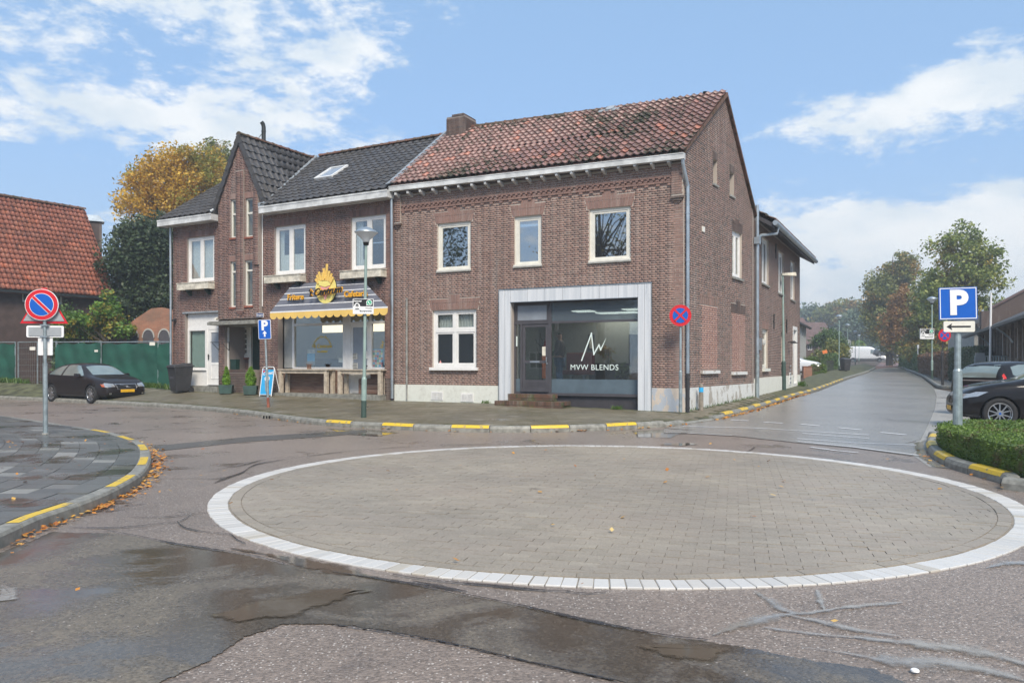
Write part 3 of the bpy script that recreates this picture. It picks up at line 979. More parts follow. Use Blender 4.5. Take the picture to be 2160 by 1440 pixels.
# water standing on the road
def soft_sheet(name,poly,dz,mat,inset=.05):
    """thin sheet whose rim thins out: vertices carry 0 at the rim and 1 inside"""
    bm=bmesh.new();f=bm.faces.new([bm.verts.new((p[0],p[1],0))for p in poly]);bm.normal_update()
    if f.normal.z<0:f.normal_flip()
    rim=set(bm.verts);bmesh.ops.inset_region(bm,faces=[f],thickness=inset,use_even_offset=False,use_boundary=True)
    flag=[0.0 if v in rim else 1.0 for v in bm.verts]
    for v in bm.verts:v.co.z=gz(v.co.x,v.co.y)+dz
    bmesh.ops.triangulate(bm,faces=bm.faces[:])
    me=bpy.data.meshes.new(name);bm.to_mesh(me);bm.free();at_=me.attributes.new('rim','FLOAT','POINT');at_.data.foreach_set('value',flag);me.materials.append(MATS[mat])
    return obj(name,me,None,kind='structure')
def soften(name,ns=9.0,lo=.30,hi=.62,amp=.9,top=1.0):
    """lets what lies below show through near the ragged rim of a film or patch"""
    m=MATS[name];nt=m.node_tree;out=[n for n in nt.nodes if n.type=='OUTPUT_MATERIAL'][0];src=out.inputs[0].links[0].from_socket
    a=nd(nt,'ShaderNodeAttribute');a.attribute_name='rim'
    f=mth(nt,'ADD',a.outputs['Fac'],mth(nt,'MULTIPLY',mth(nt,'SUBTRACT',noise(nt,wpos(nt),ns,6,.7),.5),amp*2))
    f=smooth(nt,f,lo,hi,0,top);tr=nd(nt,'ShaderNodeBsdfTransparent');mx=nd(nt,'ShaderNodeMixShader')
    nt.links.new(f,mx.inputs[0]);nt.links.new(tr.outputs[0],mx.inputs[1]);nt.links.new(src,mx.inputs[2]);nt.links.new(mx.outputs[0],out.inputs[0])
m,nt,b,out=newmat('water_film')
b.inputs['Base Color'].default_value=(.10,.082,.062,1);b.inputs['Roughness'].default_value=.06;b.inputs['IOR'].default_value=1.34
bump(nt,noise(nt,wpos(nt),14,3),b,.12,.004)
m,nt,b,out=newmat('water_sheen')
lk(nt,mixc(nt,noise(nt,wpos(nt),9,4),(.36,.345,.315),(.25,.235,.21)),b.inputs['Base Color']);b.inputs['Roughness'].default_value=.07  # sky reflection on the water is painted into this light base colour
bump(nt,noise(nt,wpos(nt),25,3),b,.22,.004)
soften('water_film',9,.2,.8);soften('water_sheen',11,.25,1.15,.8,.85)
def blob(pts,a=.03,seed=1,step=.1):
    return wobble(P(*pts),a,step,seed)
soft_sheet('puddle',blob([(440,1296),(560,1262),(690,1238),(800,1246),(700,1275),(640,1300),(500,1318),(430,1312)],.03,4),.011,'water_film',.09)
soft_sheet('puddle',blob([(690,903),(790,906),(850,912),(800,920),(720,917)],.03,4,.3),.004,'water_film',.09)
soft_sheet('puddle',blob([(1330,908),(1400,906),(1440,912),(1420,924),(1340,922)],.03,5,.3),.004,'water_film',.09)
soft_sheet('puddle',blob([(1330,1362),(1460,1352),(1560,1372),(1500,1400),(1390,1395)],.02,9),.011,'water_film',.09)
soft_sheet('puddle',blob([(1925,935),(1950,930),(1955,950),(1975,972),(2010,990),(1965,985),(1930,960)],.015,8,.15),.012,'water_sheen',.045)
soft_sheet('puddle',blob([(0,1235),(48,1240),(40,1268),(-20,1275)],.02,12,.09),.011,'water_sheen',.045)
soft_sheet('puddle',blob([(1395,934),(1470,934),(1478,938),(1440,941),(1390,939)],.01,13,.1),.006,'water_film',.09)

def catmull(pts,step):
    pts=[Vector(p)for p in pts];out=[]
    for i in range(len(pts)-1):
        p0,p1,p2,p3=pts[max(i-1,0)],pts[i],pts[i+1],pts[min(i+2,len(pts)-1)]
        n=max(2,int((p2-p1).length/step))
        for k in range(n):
            t=k/n
            out.append(.5*((2*p1)+(p2-p0)*t+(2*p0-5*p1+4*p2-p3)*t*t+(3*p1-p0-3*p2+p3)*t**3))
    out.append(pts[-1]);return out
def stream(pts,w,dz=.0105,mat='water_sheen',seed=1,step=.06,name='puddle'):
    """a run of water along a line, thinning out to both sides"""
    r=random.Random(seed);pts=[Vector(p)for p in P(*pts)];c=catmull(pts,step);N=len(c);V,Fc,fl=[],[],[]
    for i,p in enumerate(c):
        t=(c[min(i+1,N-1)]-c[max(0,i-1)]).normalized();n_=Vector((-t.y,t.x));ww=w*(.6+.4*math.sin(i*.31+seed)+r.uniform(-.12,.12))*min(1,(i+.5)/6,(N-i-.5)/6)
        for sg in(-1,0,1):
            q=p+n_*sg*max(ww,.01);V.append((q.x,q.y,gz(q.x,q.y)+dz));fl.append(1.0 if sg==0 else 0.0)
    for i in range(N-1):
        for e in(0,1):a=3*i+e;Fc.append((a,a+1,a+4,a+3))
    me=bpy.data.meshes.new(name);me.from_pydata(V,[],Fc);at_=me.attributes.new('rim','FLOAT','POINT');at_.data.foreach_set('value',fl);me.materials.append(MATS[mat]);obj(name,me,kind='structure')
for n_ in('asphalt_grey','asphalt_patch'):soften(n_,16,.3,.5,1.1)
soft_sheet('road_patch',wobble(asphaltA,.012),.006,'asphalt_grey',.05)
soft_sheet('road_patch',wobble(P((322,941),(523,921),(700,910.5),(775,907),(775,912),(700,920),(523,932),(330,952)),.01),.006,'asphalt_patch',.06)
sheet('road_patch',wobble(P((1400,905),(1480,909),(1580,914),(1700,924),(1800,931),(1900,938),(1940,931),(1925,962),(1800,945),(1690,935),(1560,921),(1440,914),(1400,914)),.008),.010,'asphalt_street')

def ribbon(name,pts,w,dz,mat,jit=.3,step=.12,seed=2,kind='structure',taper=True,px=True,sub=None):
    r=random.Random(seed)
    pts=[Vector(p)for p in(P(*pts)if px else pts)]
    c=[]
    for i in range(len(pts)-1):
        n=max(1,int((pts[i+1]-pts[i]).length/step))
        for k in range(n):c.append(pts[i].lerp(pts[i+1],k/n))
    c.append(pts[-1]);mb=MB();N=len(c)
    for i,p in enumerate(c):
        t=(c[min(i+1,N-1)]-c[max(0,i-1)]).normalized();s=Vector((-t.y,t.x))
        ww=w*(1+r.uniform(-jit,jit))*(min(1,(i+.4)/3,(N-i-.6)/3)if taper else 1)
        off=r.uniform(-jit,jit)*w*.4
        for sg in(1,-1):
            q=p+s*(off+sg*ww/2);mb.v.append((q.x,q.y,gz(q.x,q.y)+dz))
    for i in range(N-1):mb.f.append((2*i,2*i+1,2*i+3,2*i+2))
    o=mb.build(name,mat,None)
    return tag(o,kind=kind)
for k,(pts,w)in enumerate([([(1542,886.5),(1579,888)],.10),([(1611,891),(1651,893.5)],.10),([(1689,895.5),(1729,899)],.10),([(1769,903),(1816,907.5)],.10),([(1858,913),(1911,918)],.10),
                              ([(1440,900),(1592,903.5),(1680,909),(1833,918.5)],.06),([(1692,915),(1833,926)],.05),([(1682,926),(1800,935),(1933,940)],.06),([(1682,932),(1800,944),(1940,962)],.06),
                              ([(1709,944),(1760,951),(1811,956)],.05),([(1405,913.5),(1436,914)],.03),([(1450,914.5),(1545,919)],.03)]):
    ribbon('road_line',pts,w,.016,'worn_white',seed=k,jit=.12,taper=False,step=.3)

soften('tar',26,.15,.75,.9,.95)
for k,(pts,w)in enumerate([
    ([(334,1011),(400,1010),(463,1010),(507,999),(530,985),(556,977),(640,964),(760,950),(900,941),(1090,934.5)],.06),
    ([(443,995),(480,987),(515,981),(560,970),(628,962)],.05),([(452,1020),(470,1012),(490,1006)],.16),
    ([(274,1092),(342,1092),(400,1086),(439,1081)],.045),([(145,1113),(220,1115),(282,1112),(330,1106),(374,1102),(392,1094),(402,1088)],.05),
    ([(374,1102),(385,1112),(403,1118),(440,1124),(483,1128),(500,1140),(518,1148)],.055),
    ([(225,1120),(300,1134),(362,1147),(440,1159),(523,1171),(600,1190)],.045),
    ([(829,1214),(880,1222),(950,1230),(1046,1238),(1130,1246),(1203,1249)],.07),([(1195,1250),(1240,1254),(1280,1251)],.12),
    ([(700,1208),(780,1220),(861,1232),(900,1240),(982,1256),(1103,1280),(1224,1308),(1400,1342),(1493,1352)],.05),([(870,1228),(930,1240),(985,1250)],.12),
    ([(2000,1010),(2030,1016),(2060,1021),(2090,1022),(2125,1022)],.035),([(1545,950),(1560,952),(1573,953),(1585,949),(1593,943)],.10),
    ([(1600,951),(1700,958),(1780,966)],.04),([(1950,968),(1970,974),(1990,975)],.05),
    ([(700,1319),(861,1343),(982,1367),(1103,1396),(1304,1440)],.02)]):
    stream(pts,w*.62,.0125,'tar',seed=k+3,name='tar_seam')
stream([(486,1158),(560,1170),(640,1188),(720,1206),(836,1228)],.17,.0095,'water_film',3)
for k,(pts,w)in enumerate([([(1590,1248),(1625,1270),(1655,1290),(1700,1298)],.10),([(1505,1342),(1560,1322),(1640,1300),(1700,1296),(1780,1284),(1905,1272)],.10),([(1722,1246),(1732,1270),(1740,1290)],.09),
                              ([(1610,1326),(1700,1338),(1830,1350),(1964,1364),(2060,1376),(2190,1412)],.13),([(1690,1368),(1780,1380),(1880,1398),(1990,1402),(2100,1420),(2180,1445)],.16),([(2080,1200),(2130,1190),(2190,1186)],.14),
                              ([(1640,1296),(1720,1312),(1800,1330),(1900,1345)],.08)]):stream(pts,w*1.5,.0105+.0004*k,seed=k)
# ---------------------------------------------------------------- roundabout
RC,RR=Vector((1.02,9.10)),4.27
ra=empty('roundabout',(RC.x,RC.y,0),kind='structure')
mb=MB();n=96
mb.add([(math.cos(2*math.pi*i/n)*(RR-.01)+RC.x,math.sin(2*math.pi*i/n)*(RR-.01)+RC.y,.006)for i in range(n)],[tuple(range(n))])
mb.build('paving_bed','paving_bed',ra)
nb=262;wbk=2*math.pi/nb
meb=None
mb=MB();L,wi,wo_=.19,(RR-.19)*wbk-.007,RR*wbk-.007
h0=.016
mb.hexa([(-wi/2,0,0),(wi/2,0,0),(wo_/2,L,0),(-wo_/2,L,0),(-wi/2,0,h0),(wi/2,0,h0),(wo_/2,L,h0),(-wo_/2,L,h0)])
me=mb.mesh('brick','white_block')
bm=bmesh.new();bm.from_mesh(me);bmesh.ops.bevel(bm,geom=[e for e in bm.edges if e.verts[0].co.z>.01 and e.verts[1].co.z>.01],offset=.004,segments=1,affect='EDGES');bm.to_mesh(me);bm.free()
for i in range(nb):
    a=i*wbk
    T=Matrix.Translation((RC.x,RC.y,-.004+R.uniform(-.001,.002)))@Matrix.Rotation(a-math.pi/2+R.uniform(-.0004,.0004),4,'Z')@Matrix.Translation((0,RR-.19+R.uniform(-.004,.004),0))@Matrix.Rotation(R.uniform(-.01,.01),4,'Z')
    obj('brick',me,ra,T)
# grey pavers: an outer course laid along the ring, the rest in stretcher bond at an angle
pav=[]  # (dist2, poly[(x,y)..])
ri=RR-.205
nc=int(2*math.pi*(ri-.055)/.215)
for i in range(nc):
    a0,a1=2*math.pi*i/nc,2*math.pi*(i+1)/nc-.005/ri
    pp=[(RC.x+math.cos(a)*r,RC.y+math.sin(a)*r)for(a,r)in((a0,ri-.105),(a1,ri-.105),(a1,ri-.003),(a0,ri-.003))]
    pav.append(pp)
rf=ri-.115;rot=rad(-16);ca,sa_=math.cos(rot),math.sin(rot)
for j in range(-45,46):
    for i in range(-23,24):
        x0=i*.208+(.104 if j%2 else 0)+R.uniform(-.0012,.0012);y0=j*.104+R.uniform(-.0012,.0012)
        q=[(x0,y0),(x0+.2045,y0),(x0+.2045,y0+.1005),(x0,y0+.1005)]
        cx,cy=x0+.1,y0+.05
        rr=math.hypot(cx,cy)
        if rr>rf+.12:continue
        if max(math.hypot(*p)for p in q)>rf:
            nx,ny=cx/rr,cy/rr;out_=[]
            for k in range(4):
                a,b_=q[k],q[(k+1)%4];da_,db_=a[0]*nx+a[1]*ny-rf,b_[0]*nx+b_[1]*ny-rf
                if da_<=0:out_.append(a)
                if da_*db_<0:
                    t=da_/(da_-db_);out_.append((a[0]+(b_[0]-a[0])*t,a[1]+(b_[1]-a[1])*t))
            q=out_
            if len(q)<3:continue
        pav.append([(RC.x+p[0]*ca-p[1]*sa_,RC.y+p[0]*sa_+p[1]*ca)for p in q])
def prism_piece(poly,z0,z1s):
    mb=MB();n=len(poly)
    vs=[(x,y,z0)for x,y in poly]+[(x,y,z1s)for x,y in poly]
    return vs,[tuple(range(n,2*n))]+[(i,(i+1)%n,(i+1)%n+n,i+n)for i in range(n)]
pav.sort(key=lambda q:sum(p[0]for p in q)**2/len(q)**2+sum(p[1]for p in q)**2/len(q)**2)
rest=MB()
for k,q in enumerate(pav):
    z=.0135+R.uniform(-.0015,.0015)
    vs,fs=prism_piece(q,.0,z)
    tl=(R.uniform(-.002,.002),R.uniform(-.002,.002))
    cx,cy=q[0]
    vs=[(x,y,zz+(tl[0]*(x-cx)*8+tl[1]*(y-cy)*8 if zz>.008 else 0))for x,y,zz in vs]
    if k<300:MB().add(vs,fs).build('paver','paver_grey',ra)
    else:rest.add(vs,fs)
rest.build('paver_field','paver_grey',ra,kind='stuff')

# ---------------------------------------------------------------- kerbs
def arclen(c):
    s=[0.0]
    for i in range(1,len(c)):s.append(s[-1]+(c[i]-c[i-1]).length)
    return s
def point_on(c,s,t):
    t=min(max(t,0),s[-1]-1e-6)
    lo=np.searchsorted(s,t);lo=max(1,int(lo));f=(t-s[lo-1])/max(s[lo]-s[lo-1],1e-9)
    p=c[lo-1].lerp(c[lo],f);d=(c[lo]-c[lo-1]).normalized();return p,d
def kerb(name,pts,side,stone=.85,w=.15,h=.11,yellow=None,maxd=60,low=None,cham=.03):
    """pts = outer bottom edge; side = +1 when the pavement lies to the left of the running direction"""
    c=catmull(pts,.3);s=arclen(c);n=max(1,int(s[-1]/stone));st=s[-1]/n
    root=empty(name,(c[0].x,c[0].y,0),kind='structure')
    far=MB()
    for i in range(n):
        mb=MB();k=3
        mid,_=point_on(c,s,(i+.5)*st)
        hh=h if not low else low(mid)
        dy=R.uniform(-.004,.004)
        for j in range(k+1):
            p,d=point_on(c,s,i*st+.006+(st-.012)*j/k);nrm=Vector((-d.y,d.x))*side;z=gz(p.x,p.y)
            for(a,b_)in((0,-.02),(.004,hh-min(cham,hh*.6)),(.022 if cham<.05 else .03,hh-.004-(cham-.03)*.35),(.035 if cham<.05 else .06,hh),(w,hh),(w,-.02)):
                q=p+nrm*a;mb.v.append((q.x,q.y,z+b_+dy))
        for j in range(k):
            for e in range(5):
                a=j*6+e;mb.f.append((a,a+1,a+7,a+6))
        mb.f.append((0,1,2,3,4,5));mb.f.append(tuple(k*6+t for t in(5,4,3,2,1,0)))
        if mid.length>maxd:
            far.add(mb.v,mb.f);continue
        o=mb.build('kerbstone','kerb_stone',root,bev=0)
        yw=yellow(i,mid)if yellow else None
        if yw:
            m2=MB()
            for j in range(k+1):
                p,d=point_on(c,s,i*st+.02+(st-.04)*j/k);nrm=Vector((-d.y,d.x))*side;z=gz(p.x,p.y)+.003+dy
                for a,b_ in(((.037,hh),(.138,hh))if cham<.05 else((.0,hh-cham+.004),(.027,hh-.002-(cham-.03)*.35),(.057,hh+.001),(.142,hh+.001))):
                    q=p+nrm*a;m2.v.append((q.x,q.y,z+b_))
            nn_=2 if cham<.05 else 4
            for j in range(k):
                for e in range(nn_-1):m2.f.append((nn_*j+e,nn_*j+e+1,nn_*(j+1)+e+1,nn_*(j+1)+e))
            m2.build('paint_mark','worn_yellow',o)
    if far.v:far.build('kerb_row','kerb_stone',root,kind='stuff')
    return c,s

frontk=P((-140,836),(0,842),(150,849),(330,859),(436,867),(535,878),(600,888),(700,899),(830,906),(900,909),(1077,912.5),(1248,909),(1330,905),(1400,900.5),(1450,895),
           (1507,886),(1539,879),(1580,868),(1639,850),(1678,837),(1725,824),(1790,799),(1830,786),(1848,777))
def low_h(p):
    a=Vector(G(1470,890));return .05+.085*sst(.5,1.8,(p-a).length)
def yel_front(i,p):
    if p.y>46 or p.x<-4.6:return False
    return i%2==0 and(p-Vector(G(1465,893))).length>1.2
kc,ks=kerb('kerb',frontk,+1,stone=.84,yellow=yel_front,low=low_h,maxd=75,cham=.058)
kc_np=np.array([(p.x,p.y)for p in kc])

basepts=[(-420,800),(-100,803),(0,806),(300,816),(345,820)]
base=[]  # (x, y, z of the paving)
for px,py in basepts:
    Y=33.5-(px+100)*.0075;base.append(((px-HX)/F*Y,Y,CZ-(py-HY)/F*Y))
def wz(wall,px,py,u=None):return wall.z(px,py)
base+=[(*CAFE.pt(0).xy,CAFE.z(365,822)),(*CAFE.pt(CAFE.u(580)).xy,CAFE.z(580,831)),(*J,MAIN.z(833,844)),(*MAIN.pt(MAIN.u(1055)).xy,MAIN.z(1055,850)),(*C,MAIN.z(1443,868)),
         (*E,GABLE.z(1590,835)),(*ANNEX.pt(UA).xy,ANNEX.z(1687,811))]
for px,py,Y in((1700,795,42),(1745,783,56),(1790,772,80),(1825,766,105)):base.append(((px-HX)/F*Y,Y,CZ-(py-HY)/F*Y))
bn=np.array(base)
def seg_near(P_,x,y):
    a,b_=P_[:-1,:2],P_[1:,:2];ab=b_-a;ap=np.array([x,y])-a
    t=np.clip((ap*ab).sum(1)/np.maximum((ab**2).sum(1),1e-9),0,1);q=a+ab*t[:,None];d=np.hypot(q[:,0]-x,q[:,1]-y);i=int(d.argmin())
    return d[i],i,t[i]
def walk_z(x,y):
    dk,i,t=seg_near(kc_np,x,y);p=kc_np[i]+(kc_np[i+1]-kc_np[i])*t
    db,j,u=seg_near(bn,x,y);zb=bn[j,2]+(bn[j+1,2]-bn[j,2])*u
    hk=low_h(Vector(p));f=dk/max(dk+db,1e-6)
    return(gz(p[0],p[1])+hk-.006)*(1-f)+zb*f
wp=[(p.x,p.y)for p in kc[::2]]+[(kc[-1].x,kc[-1].y)]
# the paving reaches a little under the buildings
inner=[]
for k,(x,y,z)in enumerate(base):
    inner.append((x,y))
poly=wp+inner[::-1]
import mathutils.geometry as mg
# shrink off the kerb line by .08
offs=[]
for i,p in enumerate(kc):
    if i%2 and i!=len(kc)-1:continue
    d=(kc[min(i+1,len(kc)-1)]-kc[max(i-1,0)]).normalized();q=p+Vector((-d.y,d.x))*.10;offs.append((q.x,q.y))
poly=offs+inner[::-1]
pave=sheet('pavement',poly,-.012,'joint_moss',zf=walk_z,xs=[-24,-20,-17,-14,-12,-10,-8,-6,-4,-3,-2,-1,0,1,2,3,4,5,6,7,8,9,10,12,15,20,30],ys=[16,17,18,19,20,21,22,23,24,25,26,27,28,29,30,32,35,40,45,50,60,70,80,95])
tri=None
def in_poly(x,y,P_):
    c=False;n=len(P_)
    for i in range(n):
        x1,y1=P_[i];x2,y2=P_[(i+1)%n]
        if(y1>y)!=(y2>y)and x<(x2-x1)*(y-y1)/(y2-y1)+x1:c=not c
    return c
tl=[]
d0=MAIN.d.xy;n0=MAIN.n.xy
for i in range(-75,55):
    for j in range(-30,30):
        o_=C+d0*(i*.302+(.15 if j%2 else 0))+n0*(j*.302)
        cx,cy=o_+d0*.15+n0*.15
        if cy>34 or cx<-.68*cy-1:continue
        if not in_poly(cx,cy,poly):continue
        q=[o_,o_+d0*.296,o_+d0*.296+n0*.296,o_+n0*.296]
        dk,_,_=seg_near(kc_np,cx,cy);db,_,_=seg_near(bn,cx,cy)
        if dk<.30:continue
        if db<.16:continue
        tl.append((cx*cx+cy*cy,[(p.x,p.y,walk_z(p.x,p.y))for p in q]))
tl.sort(key=lambda t:t[0]);rest=MB()
for k,(d2,q)in enumerate(tl):
    dz_=R.uniform(-.002,.003)
    vs=[(x,y,z-.03)for x,y,z in q]+[(x,y,z+dz_)for x,y,z in q]
    fs=[(4,5,6,7),(0,1,5,4),(1,2,6,5),(2,3,7,6),(3,0,4,7)]
    if k<300:MB().add(vs,fs).build('tile','slab_walk',pave)
    else:rest.add(vs,fs)
rest.build('tile_field','slab_walk',pave,kind='stuff')

# pavement island on the left with slanting rows of slabs
leftk=[(-3.75,-3),(-3.72,2),(-3.78,4.3)]+P((0,1158),(73,1121),(185,1081),(260,1045),(304,1014),(319,985),(317,964),(302,947),(275,937),(246,927),(215,920),(146,909),(94,900),(46,892),(0,886))+[(-15.5,21.0),(-22,24.5)]
def yel_left(i,p):return i%2==0 and 5.2<p.y<16
lc,ls=kerb('kerb',leftk,+1,stone=.92,yellow=yel_left,h=.12)
# the function x(y) of the kerb line
ly=np.array([p.y for p in lc]);lx=np.array([p.x for p in lc])
def kx(y):return float(np.interp(y,ly,lx))
isl=[(p.x-.08,p.y)for p in lc[::2]]+[(-22,24),(-30,24),(-30,-3)]
island=sheet('pavement',isl,.098,'joint_sand',zf=lambda x,y:0.0+gz(x,y),xs=[],ys=[16,18,20,22])
tl=[]
lightset={(27,2),(27,3),(22,3),(21,3),(20,2),(17,5),(16,5),(17,6),(15,4),(29,5),(24,4),(19,1)}
for j in range(0,62):
    y0=4.4+j*.302;y1=y0+.294
    for i in range(0,70):
        xo=.165+i*.302
  # distance grows where the kerb turns away, so that rows stay parallel to it
        q=[(kx(y0)-xo-.296,y0),(kx(y0)-xo,y0),(kx(y1)-xo,y1),(kx(y1)-xo-.296,y1)]
        cx=sum(p[0]for p in q)/4;cy=(y0+y1)/2
        if cx<-.67*cy-.5 or cy>21.5 or q[0][0]<-24:continue
        tl.append((cx*cx+cy*cy,q,(j,i)))
tl.sort(key=lambda t:t[0]);rest={'slab_dark':MB(),'slab_light':MB()}
for k,(d2,q,ji)in enumerate(tl):
    z=.118+R.uniform(-.003,.003);t1,t2=R.uniform(-.006,.006),R.uniform(-.006,.006);cx,cy=q[0]
    vs=[(x,y,.09+gz(x,y))for x,y in q]+[(x,y,z+gz(x,y)+t1*(x-cx)+t2*(y-cy))for x,y in q]
    fs=[(4,5,6,7),(0,1,5,4),(1,2,6,5),(2,3,7,6),(3,0,4,7)]
    mt='slab_light' if(ji in lightset or R.random()<.02)else 'slab_dark'
    if k<300:MB().add(vs,fs).build('tile',mt,island)
    else:rest[mt].add(vs,fs)
for mt,r_ in rest.items():
    r_.build('tile_field',mt,island,kind='stuff')

# hedge island on the right
rightk=P((1962,925),(1953,940),(1955,953),(1968,968),(2004,988),(2064,1006),(2125,1024),(2175,1040))+[(9.0,7.6),(12.5,6.3)]
rk,rs_=kerb('kerb',[(10.5,14.9),(8.2,15.0)]+rightk,+1,stone=.8,yellow=lambda i,p:i%2==0 and p.x<9,h=.13,cham=.06)
isl2=[(p.x+.05,p.y)for p in rk[::2]]+[(13,14.9)]
sheet('planting_bed',isl2,.10,'soil',xs=[],ys=[])

# pavement along the right side of the street
rsk=P((2160,822),(2013,819),(1985,818),(1972,813),(1943,793),(1920,783),(1903,776),(1893,771.5))
kr,krs=kerb('kerb',rsk[::-1],+1,stone=.9,maxd=60)
sheet('pavement',[(p.x+.08,p.y+.04)for p in kr[::2]]+[at(2250,800,34).xy[:],at(2100,800,38).xy[:],at(2000,780,58).xy[:],at(1935,768,90).xy[:],at(1915,766,105).xy[:]],.095,'asphalt_street',xs=[14,18,22,30],ys=YS)
# =================================================================== BRICK HOUSE ON THE CORNER
PL=.77  # top of the plinth
def rc(w,x0,x1,yt,yb,v=0.0):return w.rect(x0,x1,yt,yb,v)
house=empty('brick_house',(C.x,C.y,0),label='reddish brown brick corner house with red tiled roof and marble clad shop front',cat='house')
br=Bricks()
SILLZ=MAIN.z(1286,551)
W1=(MAIN.u(923),MAIN.u(993),MAIN.z(958,571),MAIN.z(958,469))
W2=(MAIN.u(1085),MAIN.u(1142.5),MAIN.z(1114,561),MAIN.z(1114,455))
W3=(MAIN.u(1243),MAIN.u(1330),MAIN.z(1286,551),MAIN.z(1286,438))
W4=(MAIN.u(912.5),MAIN.u(1005),MAIN.z(959,775),MAIN.z(959,653))
SF=(MAIN.u(1055),MAIN.u(1375),MAIN.z(1215,858),MAIN.z(1215,605))  # outline of the cladding
SI=(MAIN.u(1079),MAIN.u(1347),SF[2],MAIN.z(1213,632))  # opening inside it
GUT0,GUT1=6.78,6.66  # underside of the gutter left and right
ZT=6.62
holes_core=[W1,W2,W3,W4,(SI[0],SI[1],0.0,SI[3])]
core(MAIN,0,UC,-.3,ZT+.1,holes_core,.24,'mortar_light',house)
hs=[W1,W2,W3,W4,(SF[0],SF[1],0,SF[3])]
for w in(W1,W2,W3,W4):hs+=arch_hole(w[0],w[1],w[3],h=.34,key=.13)
FZ0,FZ1=ZT-.56,ZT-.30  # frieze band
hs+=[(.25,UC-.33,FZ0,FZ1)]
def zone_main(u,z):
    if z<1.9 and u>UC-1.0:return 'brick_lintel' if R.random()<.35 else None
    return None
lay(br,MAIN,0.0,UC-.012,PL,ZT,hs,'brick_main',zone=zone_main)
for w in(W1,W2,W3,W4):arch(br,MAIN,w[0],w[1],w[3],h=.33,key=.13,parent=house)
# frieze: string courses with dentils between
fb=MB()
for(za,zb,p)in((FZ1-.055,FZ1,.045),(FZ0+.06,FZ0+.115,.045)):
    x=.26
    while x<UC-.34:
        fb.box(x,min(x+.208,UC-.335),-p+R.uniform(-.004,.004),.0,za+.004,zb-.004);x+=.218
x=.26
while x<UC-.34:
    fb.box(x,min(x+.1,UC-.335),-.008,0,FZ0,FZ0+.052);fb.box(x,min(x+.1,UC-.335),-.008,0,FZ0+.12,FZ0+.2);x+=.108
x=.28;k=0
while x<UC-.42:
    fb.box(x,x+.085,-.05,0,FZ0+.12,FZ0+.155+.01);fb.box(x+.065,x+.125,-.062,0,FZ0+.165,FZ1-.058)
    if k%2==0:fb.box(x,x+.10,-.04,0,FZ0,FZ0+.052)
    x+=.155;k+=1
fb.build('frieze','brick_lintel',house,MAIN.M)
for ua,ub in((.02,.24),(UC-.32,UC-.02)):  # short pilaster strips under the eaves, ending in corbels
    lay(br,MAIN,ua,ub,FZ0-.30,ZT,(),'brick_main',v=-.06,proud=.012)
    MB().box(ua,ub,-.058,0,FZ0-.30,ZT).build('pilaster','mortar_light',house,MAIN.M)
    MB().box(ua-.02,ub+.02,-.085,0,FZ0-.36,FZ0-.303).box(ua+.03,ub-.03,-.06,0,FZ0-.42,FZ0-.363).box(ua+.08,ub-.08,-.04,0,FZ0-.48,FZ0-.423).build('corbel','brick_dark',house,MAIN.M)
# plinth
MB().box(0,SF[0]-.004,-.028,.0,-.3,PL).build('plinth','plinth_cream',house,MAIN.M)
MB().box(SF[1]+.004,UC+.02,-.028,.0,-.3,PL).build('plinth','plinth_patched',house,MAIN.M,label='blotchy beige and grey patched plinth')
for px0,px1,yt in((911,936,825),(973.5,1000,828.5)):
    a,b_=MAIN.u(px0),MAIN.u(px1);zt=MAIN.z((px0+px1)/2,yt);zb=zt-.26
    v=MB();frame_box(v,a,b_,zb,zt,.03,-.045,-.03);v.box((a+b_)/2-.02,(a+b_)/2+.02,-.045,-.03,zb+.03,zt-.03)
    v.box(a,b_,-.032,-.029,zb,zt)
    o=v.build('air_vent','white_paint',house,MAIN.M)
    for k in range(7):
        z=zb+.04+k*.029;MB().hexa([(a+.03,-.052,z),(b_-.03,-.052,z),(b_-.03,-.034,z+.012),(a+.03,-.034,z+.012),(a+.03,-.052,z+.006),(b_-.03,-.052,z+.006),(b_-.03,-.034,z+.018),(a+.03,-.034,z+.018)]).build('slat','white_paint',o,MAIN.M)
# gutter with its brackets
def gutter(parent,wall,u0,u1,z0,z1,v0,depth=.16,h=.15,mat='gutter_white',name='gutter'):
    mb=MB()
    def bx(a,b_,ya,yb,za,zb,zc,zd):
        mb.hexa([(a,ya,za),(b_,ya,zc),(b_,yb,zc),(a,yb,za),(a,ya,zb),(b_,ya,zd),(b_,yb,zd),(a,yb,zb)])
    bx(u0,u1,v0-depth,v0-depth+.02,z0,z0+h,z1,z1+h)
    bx(u0,u1,v0-.02,v0,z0,z0+h,z1,z1+h)
    bx(u0,u1,v0-depth+.02,v0-.02,z0,z0+.02,z1,z1+.02)
    mb.box(u0-.01,u0,v0-depth,v0,z0,z0+h);mb.box(u1,u1+.01,v0-depth,v0,z1,z1+h)
    bx(u0,u1,v0-depth-.012,v0-depth,z0+h-.02,z0+h+.004,z1+h-.02,z1+h+.004)
    return mb.build(name,mat,parent,wall.M)
gutter(house,MAIN,-.02,UC+.06,ZT+.10,ZT+.02,-.14,.16,.15)
MB().box(0,UC,-.14,-.001,ZT+.03,ZT+.09).build('soffit','brick_dark',house,MAIN.M)
nbk=20
for i in range(nbk):
    u=.2+(UC-.55)*i/(nbk-1)
    MB().hexa([(u-.035,-.26,ZT-.02),(u+.035,-.26,ZT-.02),(u+.035,-.005,ZT-.10),(u-.035,-.005,ZT-.10),(u-.035,-.27,ZT+.045),(u+.035,-.27,ZT+.045),(u+.035,-.005,ZT+.045),(u-.035,-.005,ZT+.045)]).build('bracket','gutter_white',house,MAIN.M)
